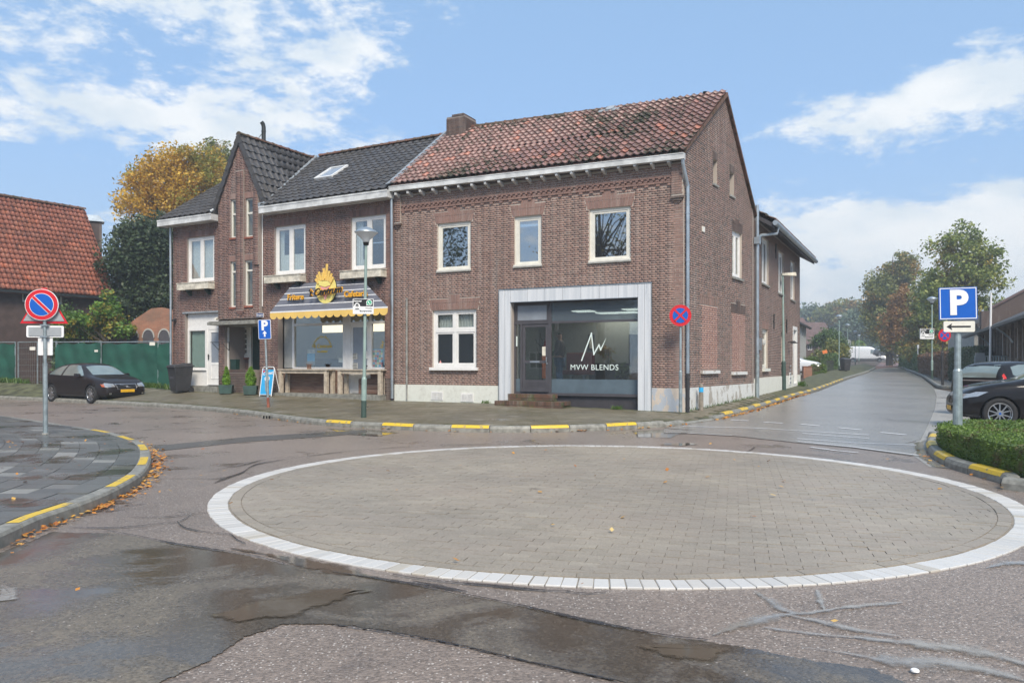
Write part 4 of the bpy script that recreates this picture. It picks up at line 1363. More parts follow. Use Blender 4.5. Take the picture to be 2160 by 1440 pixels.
# windows
def sill(parent,wall,r,h=.07,out=.06,over=.05,mat='concrete',v=0.0):
    return MB().box(r[0]-over,r[1]+over,v-out,v+.12,r[2]-h,r[2]+.0).build('sill',mat,parent,wall.M,bev=.006)
for w in(W1,W2,W3):
    o=window(house,MAIN,w,'cream_paint',.085,rec=.05,glass='glass_mirror',curtain=None)
    sill(o,MAIN,w,.045,.05,.03,'concrete');MB().box(w[0]-.01,w[1]+.01,-.045,.05,w[2],w[2]+.05).build('drip_rail','cream_paint',o,MAIN.M)
o=window(house,MAIN,W4,'white_paint',.085,rec=.06,mull=(.5,),trans=.64,glass='glass_house',curtain=[(.08,.92,.66,.95)])
MB().box(W4[0]-.07,W4[1]+.07,-.10,.06,W4[2]-.085,W4[2]).build('sill','white_paint',o,MAIN.M,bev=.008)
MB().prism([(W4[0]+.18,W4[2]+.12),(W4[0]+.27,W4[2]+.12),(W4[0]+.225,W4[2]+.23)],.085,.09).build('sticker','pink',o,MAIN.M)

# ---- side gable
AP=GABLE.u(1528);AZ=GABLE.z(1528,203)
ZG0,ZG1=6.62,GABLE.z(1590,455)
EZ=ZG1
s1=(AZ-6.95)/(AP-0.0);s2=(AZ-EZ)/(UG-AP)
def n2(a,b_):l=math.hypot(a,b_);return(a/l,b_/l)
cuts=[((0,6.95),n2(-s1,1)),((UG,EZ),n2(s2,1))]
def gtop(z):
    a=0 if z<6.95 else(z-6.95)/s1;b_=UG if z<EZ else UG-(z-EZ)/s2
    return(a+.01,b_-.01)if b_-a>.1 else None
GW=(GABLE.u(1544.5),GABLE.u(1564.5),GABLE.z(1554,586),GABLE.z(1554,489))
A1=(GABLE.u(1504),GABLE.u(1512.5),GABLE.z(1508,389),GABLE.z(1508,337))
A2=(GABLE.u(1539),GABLE.u(1548),GABLE.z(1543.5,413),GABLE.z(1543.5,364))
B1=(GABLE.u(1478),GABLE.u(1512.5),GABLE.z(1495,779),GABLE.z(1495,644))
B2=(GABLE.u(1543),GABLE.u(1570.5),GABLE.z(1557,782),GABLE.z(1557,662))
gh=[GW,A1,A2]
core(GABLE,0,UG,-.3,AZ+.1,gh,.24,'mortar_light',house,cuts=cuts)
hs=list(gh)
for w in(GW,B1,B2):hs+=arch_hole(w[0],w[1],w[3],h=.30,key=.11,splay=.02)
for w in(A1,A2):hs+=[(w[0]-.03,w[1]+.03,w[3],w[3]+.24)]
def zone_g(u,z):
    if B1[0]<u<B1[1]and B1[2]<z<B1[3]:return 'brick_infill'
    if B2[0]<u<B2[1]and B2[2]<z<B2[3]:return 'brick_infill'
    return None
lay(br,GABLE,.01,UG,PL,AZ,hs,'brick_gable',top=gtop,zone=zone_g)
for w in(GW,B1,B2):arch(br,GABLE,w[0],w[1],w[3],h=.29,key=.11,splay=.02,mat='brick_dark' if w is not B1 else 'brick_gable',parent=house)
for w in(A1,A2):
    mb=MB();n=5
    for i in range(n):a=w[0]-.02+(w[1]-w[0]+.04)*i/n;mb.box(a+.004,a+(w[1]-w[0]+.04)/n-.004,-.012,0,w[3]+.01,w[3]+.22)
    mb.build('lintel','brick_dark',house,GABLE.M)
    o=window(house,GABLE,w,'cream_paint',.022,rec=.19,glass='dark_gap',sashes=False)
    sill(o,GABLE,w,.06,.05,.05,'concrete')
o=window(house,GABLE,GW,'white_paint',.085,rec=.06,mull=(.5,),glass='glass',curtain=[(.05,.95,.02,.98)])
sill(o,GABLE,GW,.07,.06,.06,'kerb_stone')
for w in(B1,B2):
    MB().box(w[0]-.03,w[1]+.03,-.09,0,w[2]-.12,w[2]-.03).build('sill','plinth_peeling',house,GABLE.M,bev=.008,label='weathered sill of a bricked up window')
MB().box(.0,UG,-.028,0,-.3,PL+.012).build('plinth','plinth_peeling',house,GABLE.M,label='white plinth with peeling paint')
MB().box(GABLE.u(1480),GABLE.u(1485),-.03,0,GABLE.z(1482,489),GABLE.z(1482,478)).build('air_vent','cream_paint',house,GABLE.M)
# verge of the gable
vg=MB()
for(ua,za,ub,zb)in((-.18,6.95-.18*s1,AP,AZ),(AP,AZ,UG+.05,EZ-.05*s2)):
    vg.hexa([(ua,-.10,za-.02),(ub,-.10,zb-.02),(ub,.1,zb-.02),(ua,.1,za-.02),(ua,-.10,za+.10),(ub,-.10,zb+.10),(ub,.1,zb+.10),(ua,.1,za+.10)])
vg.build('verge','ridge_tile',house,GABLE.M)
# remaining outside walls and dark inner floor, all plain masonry
Bk=J+MAIN.n.xy*6.3
def slabwall(parent,a,b_,z0,z1,mat='mortar_dark',name='wall',t=.2):
    w=Wall(a,(b_-a));return MB().box(0,(b_-a).length,0,t,z0,z1).build(name,mat,parent,w.M)
slabwall(house,E,Bk,-.3,6.5,name='rear_wall');slabwall(house,Bk,J+MAIN.n.xy*.25,-.3,6.7,name='party_wall')
fl=MB();fl.prismz([(p.x,p.y)for p in(J+MAIN.n.xy*.26+MAIN.d.xy*.1,C+MAIN.n.xy*.26-MAIN.d.xy*.3,E-MAIN.d.xy*.35,Bk+MAIN.d.xy*.1)],3.55,3.75)
fl.build('upper_floor','room_dark',house)
# roof
RJ=J+MAIN.n.xy*3.25;RZJ,RZA=9.50,AZ-.0
O_=Vector((*(J-MAIN.n.xy*.22),ZT+.30));Oe=Vector((*(C-MAIN.n.xy*.22),ZT+.22));RA=Vector((*GABLE.pt(AP).xy,RZA));RJ3=Vector((RJ.x,RJ.y,RZJ))
Umain=(Oe-O_);Vm=(RJ3-O_)
Mr=frame3(O_,Umain,Vm);Mi=Mr.inverted();ra_l=Mi@RA;vl=ra_l.y
vj=(Mi@RJ3).y;lenU=Umain.length
tiles=Tiles()
tiles.slope(Mr@Matrix.Translation((0,0,.02)),(vl+vj)/2,lambda v:(.10*0,lenU+.10+(ra_l.x-lenU)*v/vl),.205,.262,'tile_red')
MB().add([tuple(Mr@Vector(p))for p in((0,0,0),(lenU,0,0),(ra_l.x,vl,0),(0,vj,0),(0,0,-.12),(lenU,0,-.12),(ra_l.x,vl,-.12),(0,vj,-.12))],
         [(0,1,2,3),(7,6,5,4),(0,4,5,1),(1,5,6,2),(2,6,7,3),(3,7,4,0)]).build('roof','tile_red',house)
bk1=Vector((*E,EZ+.1));bk0=Vector((*Bk,6.7))
MB().quad(RJ3,RA,bk1,bk0).build('rear_roof','tile_red',house)
tiles.finish(house)
ridge_tiles(house,RJ3+Vector((0,0,.02)),RA+Vector((0,0,.02)),r=.12,step=.36)
Vdir=Mr.to_3x3()@Vector((0,1,0))
# lead strip along the party wall
ld=MB()
for k in range(14):
    a,b_=vj*k/14,vj*(k+1)/14
    ld.hexa([tuple(Mr@Vector(p))for p in((-.20,a,.03),(.10,a,.07),(.10,b_,.07),(-.20,b_,.03),(-.20,a,.05),(.10,a,.10),(.10,b_,.085),(-.20,b_,.04))])
ld.build('lead_flashing','lead',house)
MB().tube([RA+Vector((-.55,.1,-.1)),RA+Vector((-.55,.1,.12))],.04,8).lathe([(.06,.12),(.06,.16),(0,.18)],tuple(RA+Vector((-.55,.1,0)))).build('vent_pipe','dark_gap',house)
sb=Mr@Vector((lenU*.66,vl*.965,.04))
MB().box(-.12,.12,-.2,.1,0,.08).box(-.35,.3,-.25,-.05,0,.05).build('flue_terminal','lead',house,Matrix.Translation(sb)@Mr.to_3x3().to_4x4())

# downpipes
def pipe(name,pts,mat='zinc',r=.045,parent=None,label=None,straps=True):
    mb=MB().tube(pts,r,10)
    if straps:
        a,b_=Vector(pts[-2]),Vector(pts[-1]);L=(b_-a).length
        for t in(.12,.38,.62,.85):
            p=a.lerp(b_,t);mb.tube([p-Vector((0,0,.02)),p+Vector((0,0,.02))],r+.008,10)
    return mb.build(name,mat,parent,smooth=False,label=label)
c0=MAIN.pt(UC+.02,-.24,ZT+.12);c1=MAIN.pt(UC+.02,-.20,ZT-.10)
gx=lambda v,u,z:GABLE.pt(u,v,z)
pipe('downpipe',[c0,c1,gx(-.09,.02,ZT-.62),gx(-.09,.02,ZT-.75),gx(-.09,.02,1.15)],parent=house)
pipe('downpipe',[gx(-.09,.02,1.16),gx(-.09,.02,.12)],'black_plastic',.05,parent=house,label='black lower end of the corner downpipe')

# chimney on the party wall
CU,CV=-.02,3.15
cw=Wall(J,dm);ch0,ch1,czb,czt=.22,.92,8.9,9.80
chim=MB().box(ch0,ch1,CV-.45,CV+.35,czb,czt).build('chimney','mortar_dark',house,MAIN.M)
cb=MB()
for k in range(int((czt-czb)/CO)):
    z=czb+k*CO
    for face in(0,1):
        L=(ch1-ch0)if face==0 else .8
        x=-(.105 if k%2 else 0)
        while x<L:
            a,b_=max(x,0),min(x+.2,L)
            if b_-a>.03:
                if face==0:cb.box(ch0+a,ch0+b_,CV-.45-.012,CV-.45,z+.004,z+.052)
                else:cb.box(ch1,ch1+.012,CV-.45+a,CV-.45+b_,z+.004,z+.052)
                if face:cb.box(ch0-.012,ch0,CV-.45+a,CV-.45+b_,z+.004,z+.052)
            x+=.21
cb.box(ch0+.22,ch1-.02,CV-.47,CV+.36,czt,czt+.06);cb.box(ch1+.014,ch1+.18,CV-.3,CV+.2,czt-.85,czt-.45)
cb.build('chimney_brickwork','brick_chimney',chim,MAIN.M,kind='stuff')
br.finish(house)

# ---- shop front: marble cladding, dark frames, glass, steps
cl=MB()
cw_=SI[0]-SF[0]
def planks(a,b_,z0,z1,vert,n,name='cladding_panel'):
    for i in range(n):
        if vert:x0,x1=a+(b_-a)*i/n,a+(b_-a)*(i+1)/n;zz0,zz1=z0,z1
        else:x0,x1=a+(b_-a)*i/n,a+(b_-a)*(i+1)/n;zz0,zz1=z0,z1
        MB().box(x0+.004,x1-.004,-.07-R.uniform(0,.003),.0,zz0,zz1).build(name,'marble_clad',house,MAIN.M)
planks(SF[0],SI[0],-.2,SF[3],True,2);planks(SI[1],SF[1],-.2,SF[3],True,2);planks(SI[0],SI[1],SI[3],SF[3],False,7)
tm=MB();tm.box(SF[0]-.012,SF[1]+.012,-.085,0,SF[3],SF[3]+.02);tm.box(SI[0]-.01,SI[1]+.01,-.078,.0,SI[3]-.015,SI[3]-.001)
tm.box(SF[0]-.012,SF[0]-.001,-.085,0,.1,SF[3]);tm.box(SF[1]+.001,SF[1]+.012,-.085,0,.1,SF[3])
tm.build('cladding_trim','zinc',house,MAIN.M)
V_=.16  # frames stand back by this much
u=lambda px:MAIN.u(px,V_);zz=lambda px,py:MAIN.z(px,py,V_)
X0,X1=SI[0],SI[1]
ztr=zz(1230,678);zsl=zz(1260,832);zbase=-.2
pA,pB=u(1078.5)+.02,u(1099.5);pC,pD=u(1157),u(1162.5)
zdoor=zz(1128,826)  # threshold
sf=MB()
y0,y1=V_,V_+.08
frame_box(sf,X0,X1,zsl-.02,SI[3],.05,y0,y1)
sf.box(X0,X1,y0-.01,y1,ztr-.03,ztr+.03)
sf.box(pC,pD,y0-.006,y1,zdoor-.1,SI[3]-.05);sf.box(pB-.03,pB+.03,y0-.004,y1,zdoor,ztr-.03)
sf.box(pD,X1,y0-.07,y1+.02,zsl-.045,zsl+.02)
o_sf=sf.build('shop_front_frame','anthracite',house,MAIN.M)
MB().box(pD,X1-.002,y0+.01,y0+.05,-.2,zsl-.045).build('base_panel','anthracite_panel',house,MAIN.M)
MB().box(X0+.002,pC,y0+.01,y0+.3,-.2,zdoor).build('base_panel','anthracite_panel',house,MAIN.M)
# panes
def pane(a,b_,c,d,y,glass,parent,name='pane',**k):return MB().box(a,b_,y,y+.006,c,d).build(name,glass,parent,MAIN.M,**k)
zfilm=zz(1260,800)
pane(pD,X1-.05,zfilm,ztr-.03,y0+.03,'glass_shop',o_sf)
pane(pD,X1-.05,zsl+.02,zfilm,y0+.03,'glass_film',o_sf,'frosted_strip')
pane(pD,X1-.05,ztr+.03,SI[3]-.05,y0+.03,'glass_transom',o_sf)
fr=MB();frame_box(fr,X0+.06,pC-.01,ztr+.035,SI[3]-.055,.045,y0+.0,y0+.05);fr.build('transom_sash','anthracite',o_sf,MAIN.M)
pane(X0+.105,pC-.055,ztr+.08,SI[3]-.1,y0+.02,'glass_film_pale',o_sf)
pane(X0+.05,pB-.03,zfilm,ztr-.03,y0+.03,'glass_shop',o_sf)
pane(X0+.05,pB-.03,zdoor,zfilm,y0+.03,'glass_film',o_sf,'frosted_strip')
dr=MB();a,b_=pB+.035,pC-.008
frame_box(dr,a,b_,zdoor+.03,ztr-.035,.085,y0+.01,y0+.06)
zm=zz(1128,762);zk=zz(1128,801)
dr.box(a+.085,b_-.085,y0+.012,y0+.058,zm-.05,zm+.03);dr.box(a+.085,b_-.085,y0+.015,y0+.055,zdoor+.11,zk)
for k in range(1,4):z=zdoor+.12+(zk-zdoor-.14)*k/4;dr.box(a+.1,b_-.1,y0+.008,y0+.02,z-.006,z+.006)
dr.box(a-.02,b_+.01,y0-.04,y0+.02,zdoor-.0,zdoor+.035)
door=dr.build('door','anthracite',house,MAIN.M)
pane(a+.085,b_-.085,zm+.03,ztr-.12,y0+.03,'glass_shop',door);pane(a+.085,b_-.085,zk,zm-.05,y0+.03,'glass_shop',door)
MB().box((a+b_)/2-.17,(a+b_)/2+.13,y0-.0,y0+.012,zm-.035,zm+.015).build('letter_slot','zinc',door,MAIN.M)
MB().tube([(b_-.04,y0-.05,zm+.12),(b_-.04,y0-.05,zm-.02)],.012).tube([(b_-.04,y0+.01,zm+.10),(b_-.04,y0-.05,zm+.10)],.01).lathe([(0,y0-.01),(.025,y0-.01),(.025,y0+.01)],(b_-.04,0,zm-.06),12,'Y').build('handle','zinc',door,MAIN.M)
pane(b_-.20,b_-.09,zm+.16,zm+.42,y0+.02,'cream_box',door,'notice')
# lettering on the glass
def stick(s,px,py,size,mat,parent,wall,v,hgt=None,**k):
    me=text_mesh(s,size,mat,.001,**{kk:vv for kk,vv in k.items()if kk in('bold','shear','space')})
    uu,z=wall.u(px,v),wall.z(px,py,v)
    M=wall.M@Matrix.Translation((uu,v,z))@Matrix.Rotation(rad(90),4,'X')
    return obj(k.get('name','lettering'),me,parent,M)
vg_=V_+.026
stick('MVW BLENDS',1253,775,.22,'film_white',o_sf,MAIN,vg_,bold=0.0,space=1.05)
lg=MB();pts=[(1226.5,761),(1247.5,703),(1252.5,747),(1263.5,727),(1267,737.5),(1278.5,713)]
pp=[(MAIN.u(x,vg_),MAIN.z(x,y,vg_))for x,y in pts]
for i in range(5):
    p,q=Vector(pp[i]),Vector(pp[i+1]);d=(q-p).normalized();s_=Vector((-d.y,d.x))*.017
    e0=d*(.02 if i else 0);e1=d*.02 if i<4 else d*0;w1=s_*(1 if i<4 else .2)
    a1,b1,c1,d1=p-e0+s_,p-e0-s_,q+e1-w1,q+e1+w1
    lg.add([(t.x,vg_-.0006*i,t.y)for t in(a1,b1,c1,d1)],[(0,1,2,3)])
lg.build('zigzag_logo','film_white',o_sf,MAIN.M)
stick('1',1090,721,.42,'film_white',o_sf,MAIN,vg_)

# steps of brick on edge
def step_bricks(parent,wall,u0,u1,v0,z0,z1,depth,mat='brick_step'):
    base_=MB().box(u0+.01,u1-.01,v0+.01,v0+depth,z0-.2,z1-.012).build('step','joint_moss',parent,wall.M)
    n=int((u1-u0)/.062);w=(u1-u0)/n
    for i in range(n):
        MB().box(0,w-.011,0,.21,0,.105).build('brick',mat,base_,wall.M@Matrix.Translation((u0+i*w,v0-R.uniform(0,.006),z1-.105+R.uniform(-.003,.003))))
    nn_=int(depth/.062)
    for i in range(3,nn_):
        for(xx)in(u1-.2,):
            MB().box(0,.21,0,.05,0,.105).build('brick',mat,base_,wall.M@Matrix.Translation((xx,v0+.02+i*.062,z1-.105)))
    mb=MB();x=u0
    while x<u1:mb.box(x,min(x+.205,u1),v0+.004,v0+.1,z1-.17,z1-.118);x+=.215
    mb.build('brick_course',mat,base_,wall.M)
S1a,S1b=MAIN.u(1043,-.75),MAIN.u(1184,-.75);zgr=.20
z1s=MAIN.z(1100,846,-.75);z2s=MAIN.z(1120,831,-.35)
step_bricks(house,MAIN,S1a,S1b,-.75,z1s-.18,z1s,.68)
step_bricks(house,MAIN,MAIN.u(1071,-.38),MAIN.u(1166,-.38),-.38,z2s-.2,z2s,.32)

# ---- the room behind the shop window
FLZ=zdoor;CLZ=3.02
rm=MB();a,b_=SI[0]-.8,UC-.3
vb=3.6
rm.box(a,b_,vb,vb+.05,FLZ,CLZ)
rm.box(a-.05,a,.3,vb,FLZ,CLZ)
o_room=rm.build('room_wall','room_wall',house,MAIN.M)
MB().box(a,b_,.26,vb,FLZ-.06,FLZ).build('room_floor','room_floor',house,MAIN.M)
MB().box(a,b_,.5,vb,CLZ,CLZ+.05).build('room_ceiling','room_wall',house,MAIN.M)
MB().box(b_,b_+.05,.30,vb*.6,FLZ,CLZ).build('room_wall','room_wall',house,MAIN.M)
for(px,py)in((1232,656),(1281,663.5),(1324,669),(1338,652)):
  # ceiling panels seen through the transom: where each sight line meets the ceiling
    v=.3
    for k in range(60):
        if MAIN.z(px,py,v)>=CLZ-.01:break
        v+=.05
    v=min(v,vb-.4);uu=MAIN.u(px,v)
    lp=MB().box(uu-.30,uu+.30,v-.28,v+.28,CLZ-.03,CLZ-.005).build('ceiling_panel','lit_panel',house,MAIN.M)
# doorway, picture, counter and other things inside
def inbox(name,px0,px1,py0,py1,v,mat,th=.04,**k):
    a,b_=MAIN.u(px0,v),MAIN.u(px1,v);c,d=MAIN.z((px0+px1)/2,py1,v),MAIN.z((px0+px1)/2,py0,v)
    return MB().box(a,b_,v,v+th,max(c,FLZ),d).build(name,mat,**k)
inbox('doorway',1326,1347,705,800,vb-.05,'room_dark',parent=house,M=MAIN.M)
# things standing inside the shop
def intop(name,label,cat,px,py_top,py_bot,v):
    u_=MAIN.u(px,v);return empty(name,MAIN.pt(u_,v,FLZ),math.atan2(dm.y,dm.x),label,cat)
pt=intop('framed_picture','dark framed picture on the pale back wall of the shop','picture',1246,705,740,3.5)
a,b_=MAIN.u(1240,3.5),MAIN.u(1252,3.5)
MB().box(a,b_,3.52,3.57,MAIN.z(1246,738,3.5),MAIN.z(1246,705,3.5)).build('frame','black_plastic',pt,MAIN.M)
MB().box(a+.05,b_-.05,3.515,3.525,MAIN.z(1246,738,3.5)+.05,MAIN.z(1246,705,3.5)-.05).build('print','cream_box',pt,MAIN.M)
def leaf_cloud(cs,n,rad_,size,seed=0,flat=1.0,aspect=.55):
    """cs: clump centres (N,3); returns vertices and loops of rhombic leaves"""
    g=np.random.default_rng(seed);cs=np.asarray(cs,dtype=np.float32);m=len(cs)
    if np.isscalar(rad_):rad_=np.full(m,rad_)
    idx=g.integers(0,m,n);d=g.normal(size=(n,3));d/=np.linalg.norm(d,axis=1)[:,None]
    r=g.random(n)**.45*np.asarray(rad_)[idx]
    c=cs[idx]+d*r[:,None]*np.array([1,1,flat])
    a=g.normal(size=(n,3));a[:,2]*=.7;a/=np.linalg.norm(a,axis=1)[:,None]
    b=np.cross(a,g.normal(size=(n,3)));b/=np.linalg.norm(b,axis=1)[:,None]
    s=size*(.6+.8*g.random(n))
    a*=s[:,None]/2;b*=s[:,None]*aspect/2
    V=np.stack([c-a,c+b,c+a,c-b],axis=1).reshape(-1,3)
    return V,np.arange(n*4)
def leaves(name,V,mat,parent=None,**k):
    return obj(name,fast_mesh(V,np.arange(len(V)),4,mat,name),parent,**k)
for(px,v,hh,nm,lb)in((1282,3.0,1.15,'potted_plant','tall dried plant on a stand in the middle of the shop'),(1318,2.4,.75,'potted_plant','green plant low behind the shop window beside the doorway'),(1144,2.8,1.6,'coat_rack','branching black coat rack seen through the shop door')):
    r_=intop(nm,lb,'plant' if 'plant' in nm else 'coat rack',px,0,0,v);u_=MAIN.u(px,v);p=MAIN.pt(u_,v,FLZ)
    if 'plant' in nm:
        MB().lathe([(0,0),(.13,0),(.17,.30),(.14,.30),(.12,.26),(0,.26)],tuple(p),14).build('pot','cream_box',r_)
        MB().tube([p+Vector((0,0,.25)),p+Vector((.03,0,hh))],.015,6).build('stem','bark',r_)
        V,L=leaf_cloud([p+Vector((R.uniform(-.2,.2),R.uniform(-.1,.1),hh*R.uniform(.6,1.1)))for _ in range(8)],260,.16,.10,seed=5)
        leaves('foliage',V,'leaf_orange' if hh>1 else 'leaf_green',r_)
    else:
        mb=MB().lathe([(0,0),(.22,0),(.2,.03),(.02,.04)],tuple(p),14).tube([p,p+Vector((0,0,hh))],.018,8)
        mb.build('stand','black_plastic',r_)
        mb=MB()
        for k in range(7):
            q=k*2.4;z=hh*(.6+.06*k);d=Vector((math.cos(q),math.sin(q),0))
            mb.tube([p+Vector((0,0,z)),p+d*.18+Vector((0,0,z+.12)),p+d*.22+Vector((0,0,z+.25))],.01,6)
        mb.build('hooks','black_plastic',r_)
for(px,v,lb)in((1205,2.9,'red leather barber chair left of the counter in the shop'),(1232,2.6,'red leather barber chair under the zigzag logo in the shop')):
    r_=intop('barber_chair',lb,'chair',px,0,0,v);p0=MAIN.u(px,v)
    T=MAIN.M@Matrix.Translation((p0,v,FLZ))
    MB().lathe([(0,0),(.28,0),(.28,.04),(.05,.06),(.05,.42),(.12,.46)],seg=16).build('base','zinc',r_,T)
    MB().box(-.27,.27,-.26,.26,.46,.60).build('seat','red_leather',r_,T,bev=.03)
    MB().box(-.25,.25,.18,.30,.60,1.15).build('backrest','red_leather',r_,T,bev=.03)
    for s in(-1,1):MB().box(s*.31-.04,s*.31+.04,-.2,.2,.68,.76).build('armrest','black_plastic',r_,T,bev=.02)
r_=intop('counter','dark shop counter in front of the pale back wall','counter',1290,0,0,3.0)
T=MAIN.M@Matrix.Translation((MAIN.u(1300,3.1),3.1,FLZ))
MB().box(-.9,.7,0,.4,0,.78).build('cabinet','anthracite_panel',r_,T);MB().box(-.93,.73,-.03,.42,.78,.82).build('worktop','black_plastic',r_,T)
r_=intop('towel','orange cloth hanging just inside the shop door','towel',1148,0,0,1.0)
T=MAIN.M@Matrix.Translation((MAIN.u(1147,.7),.7,0));za,zb=MAIN.z(1147,798,.7),MAIN.z(1147,750,.7)
MB().box(-.055,.055,0,.02,za,zb).build('cloth','orange',r_,T);MB().tube([(0,.01,zb),(0,.01,zb+.5)],.006).build('hanger','dark_metal',r_,T)

# person standing behind the window
def skin_body(name,verts,edges,radii,mat,parent,M,root=0,sub=2):
    me=bpy.data.meshes.new(name);me.from_pydata(verts,edges,[]);me.update()
    o=bpy.data.objects.new(name,me);COL.objects.link(o)
    md=o.modifiers.new('s','SKIN')
    for i,r_ in enumerate(radii):
        rr=r_ if isinstance(r_,tuple)else(r_,r_)
        me.skin_vertices[0].data[i].radius=rr
        me.skin_vertices[0].data[i].use_root=(i==root)
    m2=o.modifiers.new('u','SUBSURF');m2.levels=sub;m2.render_levels=sub
    dg=bpy.context.evaluated_depsgraph_get();dg.update()
    nm=bpy.data.meshes.new_from_object(o.evaluated_get(dg));bpy.data.objects.remove(o)
    nm.materials.clear();nm.materials.append(MATS[mat]);nm.name=name
    nm.polygons.foreach_set('use_smooth',[True]*len(nm.polygons))
    return obj(name,nm,parent,M)
pv=1.7;pu=MAIN.u(1181,pv)
man=empty('person',MAIN.pt(pu,pv,FLZ),0,'person in dark top and blue jeans standing behind the shop window','person')
T=MAIN.M@Matrix.Translation((pu,pv,FLZ))
# x = across, y = into the shop, z up; the person looks to the left
V_b=[(0,0,.95),(0,0,1.12),(0,.0,1.30),(0,0,1.44),(0,0,1.52),(-.01,0,1.62),(-.01,0,1.72),  # pelvis..head top
       (.0,-.19,1.42),(-.02,-.25,1.16),(-.20,-.20,1.07),(-.27,-.18,1.09),  # near arm, hand lifted to the belly
       (.0,.19,1.42),(.02,.26,1.14),(-.16,.20,1.02),(-.23,.18,1.03),
       (.02,-.09,.88),(-.01,-.10,.50),(.03,-.10,.10),(-.12,-.11,.04),
       (-.02,.09,.88),(-.05,.11,.50),(.03,.12,.10),(-.12,.13,.04)]
E_b=[(0,1),(1,2),(2,3),(3,4),(4,5),(5,6),(3,7),(7,8),(8,9),(9,10),(3,11),(11,12),(12,13),(13,14),(0,15),(15,16),(16,17),(17,18),(0,19),(19,20),(20,21),(21,22)]
R_b=[(.13,.15),(.11,.14),(.12,.16),(.07,.11),.05,(.085,.07),(.07,.06),.055,.045,.035,.03,.055,.045,.035,.03,.085,.06,.045,.04,.085,.06,.045,.04]
for sgn,k in((-1,10),(1,14)):
    hx,hy,hz=V_b[k]
    for f in range(5):
        i0=len(V_b);yy=hy+(f-2)*.019
        V_b+=[(hx-.035,yy,hz+.005),(hx-.065-.012*(2-abs(f-2)),yy,hz-.008),(hx-.085-.014*(2-abs(f-2)),yy,hz-.03)]
        E_b+=[(k,i0),(i0,i0+1),(i0+1,i0+2)];R_b+=[.010,.009,.008]
skin_body('body',V_b,E_b,R_b,'skin',man,T)
nz=MB().hexa([(-.125,-.014,1.62),(-.085,-.02,1.62),(-.085,.02,1.62),(-.125,.014,1.62),(-.095,-.006,1.68),(-.08,-.012,1.68),(-.08,.012,1.68),(-.095,.006,1.68)]);nz.build('nose','skin',man,T)
skin_body('shirt',[V_b[i]for i in(0,1,2,3)]+[V_b[7],V_b[8],V_b[9],V_b[11],V_b[12],V_b[13]],[(0,1),(1,2),(2,3),(3,4),(4,5),(5,6),(3,7),(7,8),(8,9)],
          [(.15,.175),(.135,.165),(.145,.185),(.085,.13),.078,.065,.05,.078,.065,.05],'dark_shirt',man,T)
skin_body('trousers',[V_b[0]]+[V_b[i]for i in(15,16,17,19,20,21)],[(0,1),(1,2),(2,3),(0,4),(4,5),(5,6)],[(.145,.165),.10,.08,.07,.10,.08,.07],'jeans',man,T)
skin_body('hair',[(.015,0,1.66),(.0,0,1.755)],[(0,1)],[(.088,.078),(.07,.065)],'hair',man,T,sub=2)
for yy,nm in((-.11,'shoe'),(.13,'shoe')):MB().box(-.19,.09,yy-.05,yy+.05,0,.09).build(nm,'black_plastic',man,T,bev=.03)

# =================================================================== REAR WING ALONG THE STREET
wing=empty('rear_wing',(E.x+.4,E.y+.6,.3),label='two storey brick wing behind the corner house along the side street',cat='building')
ab=Bricks()
ZA=6.02
a_r=lambda x0,x1,yt,yb:ANNEX.rect(x0,x1,yt,yb)
AW1=(ANNEX.u(1606.5),ANNEX.u(1621),ANNEX.z(1613.5,600),ANNEX.z(1613.5,503))
AW2=(ANNEX.u(1642),ANNEX.u(1653),ANNEX.z(1647,620),ANNEX.z(1647,532))
AW3=(ANNEX.u(1667.5),ANNEX.u(1676),ANNEX.z(1671.5,633),ANNEX.z(1671.5,552))
AW4=(ANNEX.u(1608),ANNEX.u(1619.5),ANNEX.z(1613.5,777),ANNEX.z(1613.5,694))
AD1=(ANNEX.u(1648),ANNEX.u(1653.5),.40,ANNEX.z(1650.5,703))
AD2=(ANNEX.u(1672),ANNEX.u(1681),.45,ANNEX.z(1676.5,689))
ah=[AW1,AW2,AW3,AW4,AD1,AD2]
core(ANNEX,.0,UA,-.2,ZA+.25,ah,.24,'mortar_light',wing)
hs=list(ah)+arch_hole(AW4[0],AW4[1],AW4[3],.28,0,0)
lay(ab,ANNEX,.02,UA,.92,ZA+.1,hs,'brick_gable')
arch(ab,ANNEX,AW4[0],AW4[1],AW4[3],h=.27,key=0,splay=0,mat='brick_main',parent=wing)
ab.finish(wing)
MB().box(.02,AD1[0],-.03,0,-.2,.93).box(AD1[1],AD2[0],-.03,0,-.2,.93).box(AD2[1]+.02,UA+.02,-.03,0,-.2,.93).build('plinth','plinth_cream',wing,ANNEX.M)
for w in(AW1,AW2,AW3):
    o=window(wing,ANNEX,w,'white_paint',.085,rec=.06,mull=(.5,),glass='far_glass');sill(o,ANNEX,w,.06,.06,.05,'kerb_stone')
o=window(wing,ANNEX,AW4,'cream_paint',.09,rec=.06,trans=.68,glass='far_glass');MB().box(AW4[0]-.06,AW4[1]+.06,-.09,.05,AW4[2]-.10,AW4[2]).build('sill','plinth_cream',o,ANNEX.M)
d=MB();d.box(AD1[0],AD1[1],.10,.15,AD1[2],AD1[3]);d.build('door','cream_paint',wing,ANNEX.M)
d=MB();frame_box(d,AD2[0],AD2[1],AD2[2],AD2[3],.14,-.02,.12);dd=d.build('door_frame','white_paint',wing,ANNEX.M)
MB().box(AD2[0]+.14,AD2[1]-.14,.10,.14,AD2[2],AD2[3]-.14).build('door','lead',wing,ANNEX.M,label='grey door in a wide white frame')
